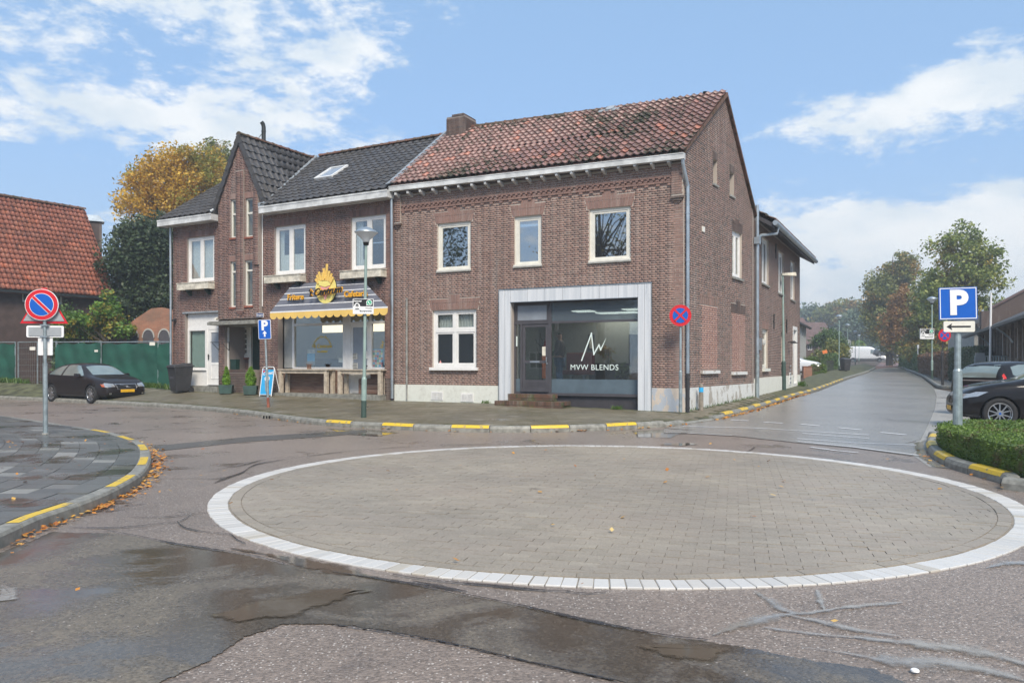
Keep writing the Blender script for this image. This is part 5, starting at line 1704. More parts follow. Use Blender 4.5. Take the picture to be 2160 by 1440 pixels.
a=ANNEX.u(1664.5);v=MB();v.box(a-.22,a+.22,-.05,-.03,ANNEX.z(1664,814)+.05,ANNEX.z(1664,785));o=v.build('air_vent','white_paint',wing,ANNEX.M)
for k in range(5):z=ANNEX.z(1664,808)+k*.17;MB().box(a-.19,a+.19,-.06,-.052,z,z+.06).build('slat','sign_back',o,ANNEX.M)
for px,py in((1631,678),(1658,688),(1635,530)):
    uu,z=ANNEX.u(px),ANNEX.z(px,py);MB().tube([(uu,-.03,z-.28),(uu,-.03,z+.28)],.018,6).box(uu-.05,uu+.05,-.04,0,z-.03,z+.03).build('wall_anchor','dark_metal',wing,ANNEX.M)
uu,z=ANNEX.u(1661.5),ANNEX.z(1661.5,722)
MB().tube([(uu,0,z),(uu,-.22,z+.04)],.02,6).lathe([(0,-.0),(.03,0),(.15,-.09),(.14,-.1)],(uu,-.24,z+.06),12).build('wall_lamp','black_plastic',wing,ANNEX.M)
uu=ANNEX.u(1601.5);MB().box(uu-.12,uu+.12,-.06,0,ANNEX.z(1601,738),ANNEX.z(1601,713)).build('meter_box','zinc',wing,ANNEX.M)
for k,uo in enumerate((.0,)):slabwall(wing,E+da*UA-ANNEX.d.xy*.0,E+da*UA+ANNEX.n.xy*6,-.2,ZA+.2,name='end_wall')
slabwall(wing,E+da*UA+ANNEX.n.xy*6,E+ANNEX.n.xy*6,-.2,ZA,name='rear_wall')
# roof: overhanging eave, curved gutter
O2=Vector((*(E-ANNEX.n.xy*.55+ANNEX.d.xy*.35),ZA-.02));e2=ANNEX.pt(UA+.5,-.55,ZA-.02);r2a=ANNEX.pt(.4,3.2,8.25);r2b=ANNEX.pt(UA+.5,3.2,8.25)
at_=Tiles();Mz=frame3(O2,e2-O2,r2a-O2);Lz=(e2-O2).length;vz=(Mz.inverted()@r2a).y
at_.slope(Mz@Matrix.Translation((0,0,.09)),vz,lambda v:(0,Lz),.215,.33,'tile_red');at_.finish(wing,keep=40)
MB().add([O2,e2,r2b,r2a]+[p-Vector((0,0,.14))for p in(O2,e2,r2b,r2a)],[(0,1,2,3),(7,6,5,4),(0,4,5,1),(1,5,6,2),(3,2,6,7),(3,7,4,0)]).build('roof','anthracite_panel',wing)
MB().quad(r2a,r2b,ANNEX.pt(UA+.5,6.5,ZA),ANNEX.pt(.4,6.5,ZA)).build('rear_roof','tile_red',wing)
MB().tube([ANNEX.pt(.3,-.62,ZA-.02),ANNEX.pt(UA+.6,-.62,ZA-.02)],.085,10).build('gutter','zinc',wing)
gg=lambda u_,v_,z_:ANNEX.pt(u_,v_,z_)
MB().tube([gg(.9,-.62,ZA-.08),gg(.85,-.58,ZA-.3),gg(.4,-.16,ZA-.38),gg(.14,-.10,ZA-.5)],.05,8).tube([gg(.06,-.10,ZA+.55),gg(.06,-.10,1.75)],.055,10).box(0,0,0,0,0,0).build('downpipe','zinc',wing)
MB().tube([gg(.06,-.10,1.74),gg(.06,-.10,.28)],.062,10).build('downpipe','galvanised',wing)
MB().box(-.07,.19,-.19,-.02,ZA-.72,ZA-.5).build('rainwater_head','zinc',wing,ANNEX.M)

# =================================================================== CAFE BUILDING
cafe=empty('cafe_building',(K.x+4,K.y-2,.3),label='dark brick house with grey tiled roof, stepped tower bay and snack bar awning',cat='building')
cb_=Bricks()
ZC=6.55
cz=CAFE.z;cu=CAFE.u
CW1=(cu(395),cu(452),cz(423,594),cz(423,499));CW2=(cu(579.5),cu(644.5),cz(612,578),cz(612,475));CW3=(cu(740),cu(814),cz(777,567),cz(777,455))
CO1=(cu(390.5),cu(461),-.3,cz(425,660));CO2=(cu(586),cu(812),-.3,cz(700,655))
PO=(cu(474),cu(548),-.3,cz(510,684))  # porch opening
NB=[(cu(487.5,-.1),cu(499,-.1),cz(493,502,-.1),cz(493,421,-.1)),(cu(519,-.1),cu(534,-.1),cz(527,500,-.1),cz(527,418,-.1)),
      (cu(487,-.1),cu(498.5,-.1),cz(493,648,-.1),cz(493,552,-.1)),(cu(517.5,-.1),cu(533.5,-.1),cz(525.5,645,-.1),cz(525.5,549,-.1))]
TB0,TB1=cu(461,-.1),cu(549,-.1)  # tower bay
APX=cu(512);APZ=9.40;BE=6.85
ul0,ur0=cu(457.5),cu(568)
ch=[CW1,CW2,CW3,CO1,CO2,PO]+NB
sl1=(APZ-BE)/(APX-ul0);sl2=(APZ-BE)/(ur0-APX)
ccuts=[]
core(CAFE,0,UJ,-.3,ZC,[h for h in ch if h not in NB]+[(NB[0][0],NB[0][1],NB[0][2],NB[0][3]),NB[1],NB[2],NB[3]],.24,'mortar_dark',cafe)
core(CAFE,ul0,ur0,ZC,APZ,[(n_[0],n_[1],n_[2],n_[3])for n_ in NB[:2]],.24,'mortar_dark',cafe,cuts=[((ul0,BE),n2(-sl1,1)),((ur0,BE),n2(sl2,1))])
def ctop(z):
    a=ul0 if z<BE else ul0+(z-BE)/sl1;b_=ur0 if z<BE else ur0-(z-BE)/sl2
    return(a+.01,b_-.01)if b_-a>.1 else None
BV=-.12
# bay front: proud of the facade
core(CAFE,TB0,TB1,cz(510,672),APZ,NB,.119,'mortar_dark',cafe,v=BV,cuts=[((ul0,BE-.0),n2(-sl1,1)),((ur0,BE-.0),n2(sl2,1))],name='bay_wall')
hs=[h for h in ch if h not in NB]+[(TB0,TB1,cz(510,672),12)]
for w in(CW1,CW2,CW3):hs+=[(w[0]-.04,w[1]+.04,w[3],w[3]+.23)]
lay(cb_,CAFE,.0,UJ,.25,ZC,hs,'brick_cafe',zone=lambda u_,z:'brick_dark' if z<.95 else None)
lay(cb_,CAFE,ul0,ur0,ZC,APZ,[(TB0,TB1,0,12)],'brick_cafe',top=ctop,zbase=ZC)
hb=list(NB)
for w in NB:hb+=[(w[0]-.05,w[1]+.05,w[3],w[3]+.22)]
pc=(NB[0][1]+NB[1][0])/2
def btop(z):
    t=ctop(z);return(max(TB0,t[0]),min(TB1,t[1]))if t and min(TB1,t[1])-max(TB0,t[0])>.08 else None
lay(cb_,CAFE,TB0+.01,TB1-.01,cz(510,671),APZ-.05,hb,'brick_cafe',v=BV,top=btop)
# central and outer ribs of the bay
for(a,b_,z0,z1)in((NB[0][1]+.05,NB[1][0]-.05,cz(510,655),cz(510,362)),(NB[1][1]+.10,TB1-.02,cz(540,560),cz(540,392))):
    MB().box(a,b_,BV-.06,BV,z0,z1).build('rib','mortar_dark',cafe,CAFE.M)
    lay(cb_,CAFE,a,b_,z0,z1,(),'brick_cafe',v=BV-.06,header=False)
cbm=MB();z0=cz(510,655);a,b_=NB[0][1]+.05,NB[1][0]-.05
for k in range(3):cbm.box(a+.06*k,b_-.06*k,BV-.06+.015*k,BV,z0-.06*(k+1),z0-.06*k-.008)
cbm.build('corbel','brick_cafe',cafe,CAFE.M)
for w in(CW1,CW2,CW3):
    mb=MB();n=int((w[1]-w[0]+.08)/.065)
    for i in range(n):a=w[0]-.04+(w[1]-w[0]+.08)*i/n;mb.box(a+.004,a+(w[1]-w[0]+.08)/n-.004,-.011,0,w[3]+.008,w[3]+.222)
    mb.build('lintel','brick_cafe',cafe,CAFE.M)
for w in NB:
    mb=MB();n=max(3,int((w[1]-w[0]+.1)/.065))
    for i in range(n):a=w[0]-.05+(w[1]-w[0]+.1)*i/n;mb.box(a+.004,a+(w[1]-w[0]+.1)/n-.004,BV-.012,BV,w[3]+.008,w[3]+.21)
    mb.build('lintel','brick_lintel',cafe,CAFE.M)
    tr=.62 if w in NB[:2]else .78
    o=window(cafe,CAFE,w,'cream_paint',.055,rec=.05,v=BV,trans=tr,glass='glass',sashes=False)
    MB().box(w[0]-.04,w[1]+.04,BV-.04,BV+.05,w[2]-.06,w[2]+.003).build('sill','terracotta',o,CAFE.M)
CAFE_CUR={0:[(.06,.94,.05,.95)],1:[(.06,.94,.05,.42),(.06,.2,.4,.95),(.84,.95,.4,.95)],2:[(.06,.26,.04,.96),(.06,.5,.04,.2)]}
for k,w in enumerate((CW1,CW2,CW3)):
    o=window(cafe,CAFE,w,'white_paint',.085,rec=.06,mull=(.5,),glass='glass_house',curtain=CAFE_CUR[k])
    zb=w[2]
    bx=MB().box(w[0]-.20,w[1]+.03,-.30,-.0,zb-.30,zb-.07).box(w[0]-.22,w[1]+.05,-.32,.0,zb-.07,zb-.045).build('flower_ledge','cream_box',cafe,CAFE.M)
    for f in(.15,.85):x=w[0]+(w[1]-w[0])*f;MB().hexa([(x-.05,-.05,zb-.5),(x+.05,-.05,zb-.5),(x+.05,0,zb-.5),(x-.05,0,zb-.5),(x-.05,-.24,zb-.301),(x+.05,-.24,zb-.301),(x+.05,0,zb-.301),(x-.05,0,zb-.301)]).build('bracket','door_green',bx,CAFE.M)
cb_.finish(cafe)

# fascia gutters
for(a,b_)in((-.35,TB0-.02),(cu(551,-.3),UJ+.02)):
    mb=MB().box(a,b_,-.42,-.0,ZC-.02,ZC+.20);mb.box(a-.005,b_+.005,-.435,-.42,ZC+.16,ZC+.21)
    mb.build('fascia','gutter_white',cafe,CAFE.M)
pipe('downpipe',[CAFE.pt(-.02,-.1,ZC),CAFE.pt(-.02,-.08,4),CAFE.pt(-.02,-.08,.5)],parent=cafe)
pipe('downpipe',[CAFE.pt(UJ-.04,-.12,ZC),CAFE.pt(UJ-.04,-.09,4),CAFE.pt(UJ-.04,-.09,.34)],parent=cafe)
MB().tube([CAFE.pt(TB1+.03,-.03,cz(550,440)),CAFE.pt(TB1+.03,-.03,cz(550,600)),CAFE.pt(TB1+.03,-.03,3.4)],.018,6).build('cable_pipe','white_paint',cafe)
MB().box(MAIN.u(858),MAIN.u(861),-.05,-.02,.3,MAIN.z(859,629)).build('cable_cover','concrete',house,MAIN.M)

# roofs
ZE=ZC+.22
Oc=CAFE.pt(-.35,-.38,ZE);Vc=CAFE.pt(-.35,3.7,9.5)-Oc
Mc=frame3(Oc,CAFE.d,Vc);vc=Vc.length;kc_=(9.5-ZE)/4.08
u2=lambda u_:u_+.35
def in_cross(u_,v):
    f=v/vc
    return not(u2(ul0)+(u2(APX)-u2(ul0))*f<u_<u2(ur0)+(u2(APX)-u2(ur0))*f)
ct=Tiles()
def hipL(v):return(0+1.35*v/vc*0,u2(UJ)-.06-0)
ct.slope(Mc@Matrix.Translation((0,0,.02)),vc,hipL,.30,.33,'tile_grey',inside=in_cross,amp=.04,lift=.035)
# planes under the tiles
MB().add([tuple(Mc@Vector(p))for p in((0,0,0),(u2(ul0),0,0),(u2(APX),vc,0),(0,vc,0))]+[tuple(Mc@Vector(p))for p in((u2(ur0),0,0),(u2(UJ),0,0),(u2(UJ),vc,0),(u2(APX),vc,0))],[(0,1,2,3),(4,5,6,7)]).build('roof','tile_grey',cafe)
MB().quad(CAFE.pt(-.35,3.7,9.5),CAFE.pt(UJ,3.7,9.5),CAFE.pt(UJ,7.4,6.7),CAFE.pt(-.35,7.4,6.7)).build('rear_roof','tile_grey',cafe)
slabwall(cafe,K+CAFE.n.xy*7.2,K,-.2,6.6,name='side_wall');slabwall(cafe,J+CAFE.n.xy*7.2,K+CAFE.n.xy*7.2,-.2,6.6,name='rear_wall')
MB().prism([(0,0),(7.2,0),(3.7,2.85)],0,.2).build('side_gable','brick_cafe',cafe,Wall(K,CAFE.n.xy).M@Matrix.Translation((0,0,6.6))@Matrix.Scale(1,4))
# cross roof
def cross(right):
    s=1 if right else-1
    ub=ur0 if right else ul0
    base_f=CAFE.pt(ub+s*.05,-.18,BE-.08);apex_f=CAFE.pt(APX,-.18,APZ+.02)
    Vv=apex_f-base_f;L=Vv.length;D=3.96
    D-=.08;U_=CAFE.n if right else-CAFE.n
    O=base_f if right else base_f+CAFE.n*D
    M=frame3(O,U_,Vv)
    def ur(v):
        z=base_f.z+Vv.z*v/L;dv=min(D,max(.05,(z-ZE)/kc_-.38+.26))
        return(0,dv)if right else(D-dv,D)
    ct.slope(M@Matrix.Translation((0,0,.02)),L,ur,.28,.33,'tile_grey',amp=.045,lift=.045)
    d0=ur(0)[1]if right else D-ur(0)[0]
    q=[base_f,base_f+CAFE.n*.3,apex_f+CAFE.n*D,apex_f]
    MB().quad(*q).build('roof','tile_grey',cafe)
  # verge tiles
    nv=int(L/.33)
    for i in range(nv):
        T_=frame3(base_f+Vv*(i/nv),CAFE.n,Vv)
        sgn=1 if right else-1
        MB().hexa([(-.03,0,-.10),(.14,0,-.10),(.14,L/nv+.03,-.13),(-.03,L/nv+.03,-.13),(-.03,0,.09*1),(.14,0,.09),(.14,L/nv+.03,.05),(-.03,L/nv+.03,.05)]if right else
                  [(-.03,0,-.09),(.14,0,-.09),(.14,L/nv+.03,-.05),(-.03,L/nv+.03,-.05),(-.03,0,.10),(.14,0,.10),(.14,L/nv+.03,.13),(-.03,L/nv+.03,.13)]).build('verge_tile','tile_grey',cafe,T_)
cross(True);cross(False)
ct.finish(cafe)
ridge_tiles(cafe,CAFE.pt(APX,-.2,APZ+.05),CAFE.pt(APX,3.7,APZ+.05),r=.11,step=.36)
ridge_tiles(cafe,CAFE.pt(APX+.2,3.7,9.56),CAFE.pt(UJ-.05,3.7,9.56),r=.11,step=.36)
ridge_tiles(cafe,CAFE.pt(-.3,3.7,9.56),CAFE.pt(APX-.1,3.7,9.56),r=.11,step=.36)
for ub in(ul0,ur0):
    p0_,p1_=CAFE.pt(ub,-.30,ZE+.09),CAFE.pt(APX,3.7,9.6)
    MB().tube([p0_,p1_],.05,6).build('valley_flashing','lead',cafe)
MB().box(ur0-.12,ur0+.16,-.40,-.2,ZE-.0,ZE+.13).build('valley_flashing','lead',cafe,CAFE.M)
# roof window
um0,um1=cu(664,0),cu(716,0)
f0=.42;f1=.72
su=(Mc.inverted()@CAFE.pt(0,0,0)).x
# its centre on the roof: where the line of sight of (698,368) meets the roof plane
def roof_hit(px,py,M):
    o=Vector((0,0,CZ));d=at(px,py,1)-o;Mi=M.inverted();oo=Mi@o;dd=(Mi.to_3x3()@d);t=-oo.z/dd.z
    return oo+dd*t
h0,h1=roof_hit(664,383,Mc),roof_hit(737,354,Mc)
rw=MB();x0_,x1_,y0_,y1_=h0.x,h1.x-.25,h0.y,h1.y
x1_=x0_+.82;y1_=y0_+1.05
frame_box(rw,0,.82,0,1.05,.07,0,.1)
Tw=Mc@Matrix.Translation((x0_,y0_,.02))@Matrix(((1,0,0,0),(0,0,1,0),(0,1,0,.0),(0,0,0,1)))
o=rw.build('roof_window','white_paint',cafe,Tw)
MB().quad((.07,.07,.07),(.75,.07,.07),(.75,.07,.98),(.07,.07,.98)).build('pane','glass_film_pale',o,Tw)
p=CAFE.pt(cu(536),1.0,9.4)
p=CAFE.pt(APX+.02,.95,APZ)
MB().tube([p,p+Vector((0,0,.62)),p+Vector((-.02,-.02,.72)),p+Vector((-.07,-.05,.78))],.075,10).tube([p+Vector((0,0,.45)),p+Vector((-.28,-.1,.02))],.012,5).tube([p+Vector((0,0,.43)),p+Vector((0,0,.48))],.085,10).build('flue_pipe','dark_metal',cafe)

# ---- ground floor left: white infill with window and door
v0=.12
A0,A1_=CO1[0],CO1[1];zt=CO1[3];zf=cz(425,692,v0);zb_=cz(425,813,v0);zm_=cz(410,777,v0)
um=cu(436.5,v0)
MB().box(A0,A1_,v0,v0+.05,zf,zt).build('fascia_panel','white_paint',cafe,CAFE.M)
f=MB();frame_box(f,A0,um,zm_-.05,zf,.09,v0-.01,v0+.06);f.box(um-.03,um+.03,v0-.015,v0+.06,zb_,zf)
f.box(A0,um,v0-.05,v0,zm_-.07,zm_-.03);ow=f.build('window','white_paint',cafe,CAFE.M)
MB().box(A0+.09,um-.09,v0+.02,v0+.026,zm_+.04,zf-.09).build('pane','glass',ow,CAFE.M)
cm=MB();
for i in range(30):
    a=A0+.12+(um-A0-.2)*i/30;b2=A0+.12+(um-A0-.2)*(i+1)/30
    cm.quad((a,v0+.10+.01*math.sin(i*2),zm_+.05),(b2,v0+.10+.01*math.sin(i*2+2),zm_+.05),(b2,v0+.10+.01*math.sin(i*2+2),zf-.1),(a,v0+.10+.01*math.sin(i*2),zf-.1))
cm.build('curtain','curtain',ow,CAFE.M)
MB().box(A0,um-.03,v0,v0+.04,zb_,zm_-.07).build('base_panel','white_paint',cafe,CAFE.M)
d=MB();frame_box(d,um+.03,A1_+.35,zb_+.03,zf,.06,v0-.0,v0+.06);frame_box(d,um+.10,A1_+.3,zb_+.05,zf-.07,.10,v0+.01,v0+.05)
d.box(um+.15,A1_+.3,v0+.012,v0+.045,zb_+.1,zb_+.85);frame_box(d,um+.22,A1_-.04,zb_+.25,zb_+.78,.02,v0+.0,v0+.02)
od=d.build('door','white_paint',cafe,CAFE.M);MB().box(um+.20,A1_+.2,v0+.03,v0+.036,zb_+.85,zf-.17).build('pane','glass_film_pale',od,CAFE.M)
MB().box(um+.08,um+.11,v0-.03,v0+.0,zb_+.95,zb_+1.15).tube([(um+.095,v0-.05,zb_+1.08),(um+.20,v0-.05,zb_+1.08)],.009,6).build('handle','dark_metal',od,CAFE.M)
MB().box(A0-.1,A1_+.05,-.10,.24,-.1,zb_-.01).build('step','kerb_stone',cafe,CAFE.M)
MB().box(A0-.12,A1_+.02,-.03,.10,zt,zt+.06).build('lintel_flashing','lead',cafe,CAFE.M)
for(px,py,k)in((371,675,0),(460,672,1),(466,655,2)):
    uu,z=cu(px),cz(px,py);s=.09
    mb=MB().box(uu-.05,uu+.05,-.08,0,z-.05,z+.05)
    if k!=2:mb.tube([(uu,-.06,z),(uu+.1,-.22,z-.03)],.045,8)
    mb.build('security_lamp','black_plastic' if k==0 else 'cream_paint',cafe,CAFE.M)
# ---- porch
cnz=cz(508,684,-.3)
MB().box(TB0-.18,TB1+.12,-.45,.2,cnz,cnz+.10).box(TB0-.14,TB1+.08,-.42,.1,cnz+.10,cnz+.13).build('canopy','kerb_stone',cafe,CAFE.M)
pd=.95
P0_,P1_=PO[0],PO[1]
MB().box(P0_-.2,P0_,.24,pd,-.2,cnz+.1).build('porch_wall','mortar_dark',cafe,CAFE.M)
MB().box(P0_,P1_,.2,pd+.1,cnz-.02,cnz+.05).build('porch_ceiling','plaster_grey',cafe,CAFE.M)
MB().box(P1_,P1_+.15,.24,pd,-.2,cnz+.1).build('porch_wall','mortar_dark',cafe,CAFE.M)
bw=Bricks()
pw=Wall(CAFE.pt(P0_,pd).xy,dc)
uwL,uwR,udR=cu(499,pd)-P0_,cu(528,pd)-P0_,P1_-P0_
MB().box(0,uwL,0,.1,-.2,cnz).box(uwL,uwR,0,.1,-.2,1.5).build('porch_wall','mortar_dark',cafe,pw.M)
lay(bw,pw,0,uwR,.3,cnz,[(uwL,uwR,cz(515,756,pd),9)],'brick_cafe')
Lw=Wall(CAFE.pt(P0_,.0).xy,CAFE.n.xy)  # left cheek, seen from the right; bricks laid on its inner face
bw.finish(cafe,keep=60)
w=(uwL,uwR,cz(515,754,pd),cz(515,686,pd))
f=MB();frame_box(f,w[0],w[1],w[2],w[3],.10,-.06,.05);frame_box(f,w[0]+.11,w[1]-.11,w[2]+.11,w[3]-.11,.05,-.03,.03)
for k in range(1,5):z=w[2]+.12+(w[3]-w[2]-.24)*k/5;f.box(w[0]+.15,w[1]-.12,-.03,.03,z-.025,z+.025)
f.box(w[1],w[1]+.12,-.08,.05,.35,w[3])
o=f.build('window','cream_paint',cafe,pw.M);MB().box(w[0]+.14,w[1]-.14,0,.005,w[2]+.14,w[3]-.14).build('pane','glass',o,pw.M)
MB().box(w[0]-.05,w[1]+.02,-.10,.02,w[2]-.06,w[2]).build('sill','terracotta',o,pw.M)
MB().box(w[1]+.12,udR,.0,.05,.35,w[3]+.02).build('door','door_green',cafe,pw.M)
pwu=Bricks();z1_=cz(500,779,.0)
MB().box(P0_+.15,cu(527,.05),.06,.6,-.2,z1_-.01).build('porch_parapet','mortar_dark',cafe,CAFE.M)
lay(pwu,CAFE,P0_+.15,cu(527,.05),.3,z1_-.11,(),'brick_dark',v=.06)
n=18;x0_=P0_+.15;w_=(cu(527,.05)-x0_)/n
for i in range(n):pwu.add(CAFE,(x0_+i*w_+.004,x0_+(i+1)*w_-.006,.045,.30,z1_-.105,z1_),'brick_dark')
pwu.finish(cafe,keep=120)
MB().box(cu(488,.2),cu(500,.2),.15,.32,z1_,z1_+.36).box(cu(488,.2)-.01,cu(500,.2)+.01,.14,.33,z1_+.30,z1_+.34).build('letterbox','door_green',cafe,CAFE.M)
MB().box(cu(507,.05),cu(516,.05),pd-.02,pd,cz(512,771,pd),cz(512,764,pd)).build('mail_slot','terracotta',cafe,CAFE.M)
for px in(463,484):
    uu,z=cu(px),cz(px,722);MB().tube([(uu,-.02,z),(uu-.12,-.3,z)],.012,5).tube([(uu,-.02,z-.28),(uu-.10,-.24,z-.02)],.012,5).tube([(uu,-.02,z+.02),(uu,-.02,z-.3)],.012,5).build('plant_hook','dark_metal',cafe,CAFE.M)
MB().box(P0_-.1,P1_+.1,-.16,.5,-.1,cz(510,832,-.1)).build('step','kerb_stone',cafe,CAFE.M)

# ---- snack bar front
va=.30
B0,B1_=CO2[0],CO2[1];zt=CO2[3]
un=lambda px:cu(px,va);zn=lambda px,py:cz(px,py,va)
zlo=zn(650,776);ztb=zn(700,683)
stepz=zn(700,829)
uA,uB,uC,uD,uE,uF=un(621),un(726),un(737),un(768),un(783),B1_
MB().box(B0,uA-.06,va,va+.04,zlo,zt).build('plaster_panel','plaster_grey',cafe,CAFE.M)
f=MB()
for x in(uA-.04,uB+.0,uC+.02,uE-.02,uF-.0):f.box(x-.045,x+.045,va-.02,va+.07,zlo if x<uB else stepz,zt)
f.box(uA,uF,va-.022,va+.065,ztb-.04,ztb+.04);f.box(uA-.05,uB,va-.03,va+.07,zlo-.03,zlo+.03);f.box(uE,uF,va-.03,va+.07,zlo-.03,zlo+.03)
f.box(uB,uC,va-.01,va+.05,stepz,zt)
o_cf=f.build('shop_window_frame','white_paint',cafe,CAFE.M)
for(a,b_,c,d)in((uA,uB,zlo,ztb),(uA,uB,ztb,zt),(uE,uF,zlo,ztb),(uE,uF,ztb,zt),(uC,uE,ztb,zt)):
    MB().box(a,b_,va+.03,va+.036,c,d).build('pane','glass_shop',o_cf,CAFE.M)
dr=MB();frame_box(dr,uC+.05,uE-.07,stepz+.02,ztb-.04,.10,va,va+.05);dr.box(uC+.14,uE-.16,va+.005,va+.045,stepz+.1,zlo-.1)
frame_box(dr,uC+.2,uE-.22,stepz+.2,zlo-.2,.02,va-.005,va+.01)
dd=dr.build('door','white_paint',cafe,CAFE.M);MB().box(uC+.14,uE-.16,va+.02,va+.026,zlo-.1,ztb-.13).build('pane','glass_film_pale',dd,CAFE.M)
zh=zn(778,748);MB().tube([(uE-.13,va-.0,zh+.12),(uE-.13,va-.07,zh+.12),(uE-.13,va-.07,zh-.12),(uE-.13,va,zh-.12)],.013,6).build('handle','white_paint',dd,CAFE.M)
for(a,b_)in((B0,uC-.02),(uE+.02,uF)):
    n=6
    for k in range(n):
        z0=stepz+(zlo-.03-stepz)*k/n;z1=stepz+(zlo-.03-stepz)*(k+1)/n
        MB().box(a,b_,va-.06,va-.02,z0+.003,z1-.003).build('board','brown_boards',cafe,CAFE.M)
MB().box(B0-.05,B1_+.05,-.30,va+.1,-.2,stepz).build('step','kerb_stone',cafe,CAFE.M)
# interior of the snack bar
MB().box(B0-.1,B1_+.1,3.0,3.05,stepz,3.4).box(B0-.1,B0-.05,.5,3,stepz,3.4).build('room_wall','plaster_grey',cafe,CAFE.M)
MB().box(B0-.1,B1_+.1,.4,3.0,stepz-.05,stepz-.0).build('room_floor','room_floor',cafe,CAFE.M)
MB().box(B0-.1,B1_+.1,.45,3.05,zn(700,672)+.25,zn(700,672)+.3).build('room_ceiling','plaster_grey',cafe,CAFE.M)
for(x0,x1,v)in((690,728,1.6),(783,806,1.6)):
    MB().box(cu(x0-10,v),cu(x1+2,v),v,v+.08,cz(700,701,v),cz(700,684,v)).build('menu_light_box','lit_fixture',cafe,CAFE.M)
MB().box(cu(660,1.8),cu(722,1.8),1.8,2.3,stepz,stepz+1.15).build('serving_counter','room_dark',cafe,CAFE.M)
vs_=va+.024
def stick_arc(s,px,py,r,size,a0,a1,mat,parent,wall,v):
    cxu,czz=wall.u(px,v),wall.z(px,py,v);vs,fs=[],[]
    for i,chh in enumerate(s):
        if chh==' ':continue
        a=rad(a0+(a1-a0)*i/(len(s)-1));me=text_mesh(chh,size,mat,.001,bold=.004)
        M=Matrix.Translation((cxu+r*math.cos(a),v,czz+r*math.sin(a)))@Matrix.Rotation(rad(90),4,'X')@Matrix.Rotation(a-math.pi/2,4,'Z')
        k=len(vs);vs+=[tuple(M@q.co)for q in me.vertices];fs+=[tuple(t+k for t in p_.vertices)for p_ in me.polygons]
    return MB().add(vs,fs).build('lettering',mat,parent,wall.M)
stick_arc('Cafetaria-Friture',679.5,735,.40,.12,168,12,'film_yellow',o_cf,CAFE,vs_)
stick("'t Centrum",680,730,.18,'film_yellow',o_cf,CAFE,vs_,shear=.3,bold=.003)
stick('046-4489857',680,741.5,.085,'film_yellow',o_cf,CAFE,vs_,bold=.003)
stick_arc('Caf',826,735,.40,.12,172,150,'film_yellow',o_cf,CAFE,vs_)
def poster(px0,px1,py0,py1,cols,label,v=None):
    v=v if v is not None else va+.05
    a,b_,c,d=cu(px0,v),cu(px1,v),cz((px0+px1)/2,py1,v),cz((px0+px1)/2,py0,v)
    t=empty('poster',CAFE.pt((a+b_)/2,v,c),0,label,'poster')
    n=len(cols)
    for k,m_ in enumerate(cols):
        MB().box(a,b_,v,v+.006,d-(d-c)*(k+1)/n,d-(d-c)*k/n).build('printed_area',m_,t,CAFE.M)
poster(648,664,737,770,['cream_box','poster_blue','poster_blue','glass_film_pale'],'pale blue poster inside the left half of the snack bar window')
poster(714,723,755,764,['cream_box','white_paint'],'small white notice low at the right edge of the big snack bar window',)
t_=empty('poster',CAFE.pt(cu(797),va,2),0,'colourful ice cream price card in the narrow window right of the door','poster')
cols=['tail_lamp','sign_yellow','poster_blue','whatsapp_green','orange','pink','white_paint']
a,b_,c,d=cu(786,vs_+.03),cu(809,vs_+.03),zn(797,775),zn(797,726)
MB().box(a,b_,va+.05,va+.055,c,d-.15).build('card','poster_blue',t_,CAFE.M)
for i in range(5):
    for j in range(7):
        x=a+.02+(b_-a-.04)*i/5;z=c+.02+(d-c-.2)*j/7
        MB().box(x,x+(b_-a)/6,va+.046,va+.05,z,z+(d-c)/10).build('printed_area',cols[(i*3+j*2)%7],t_,CAFE.M)
for(x0,x1,y0_,y1_,lb)in((743,753,745,757,'small sticker with white and red marks on the snack bar door'),(742,754,765,777,'white opening hours card on the snack bar door')):
    q=empty('door_sticker',CAFE.pt(cu(x0),va-.02,zn(x0,y1_)),0,lb,'sticker')
    MB().box(un(x0),un(x1),va+.004,va+.012,zn(x0,y1_),zn(x0,y0_)).build('card','cream_paint',q,CAFE.M)
    for k in range(4):MB().box(un(x0)+.02,un(x1)-.02,va+.0,va+.004,zn(x0,y1_)+.02+k*.045,zn(x0,y1_)+.04+k*.045).build('printed_area','room_dark',q,CAFE.M)

# ---- awning
OUT=-.85
tz=lambda px,py,v:CAFE.z(px,py,v)
at0,at1=cu(617,-.04),cu(763,-.04);azt=tz(690,594,-.04)
ab0,ab1=cu(570,OUT),cu(818,OUT);azb=tz(694,652.5,OUT)
aw=empty('awning',CAFE.pt((ab0+ab1)/2,OUT,azb),0,'grey striped snack bar awning with yellow scalloped valance','awning')
def ap(f,g,off=0.0):
    """f: along, g: 0 bottom, 1 top"""
    u_=(ab0+(ab1-ab0)*f)*(1-g)+(at0+(at1-at0)*f)*g
    v_=OUT*(1-g)+(-.04)*g;z_=azb*(1-g)+azt*g
    nn_=Vector((0,-(azt-azb),abs(OUT))).normalized()
    return(u_,v_+nn_.y*off,z_+nn_.z*off)
plain('awning_grey',(.125,.13,.155),.55,var=.08,nscale=3)
mb=MB()
N_=8
for i in range(N_):
    f0_,f1_=i/N_,(i+1)/N_
    mb.quad(ap(f0_,0),ap(f1_,0),ap(f1_,1),ap(f0_,1))
mb.add([ap(0,0),ap(0,1),(at0,0,azb)],[(0,1,2)]);mb.add([ap(1,0),ap(1,1),(at1,0,azb)],[(2,1,0)])
o_aw=mb.build('cloth','awning_grey',aw,CAFE.M)
for g in(.215,.43,.64,.84):
    MB().quad(ap(0,g-.011,.006),ap(1,g-.011,.006),ap(1,g+.011,.006),ap(0,g+.011,.006)).build('stripe','sign_white',o_aw,CAFE.M)
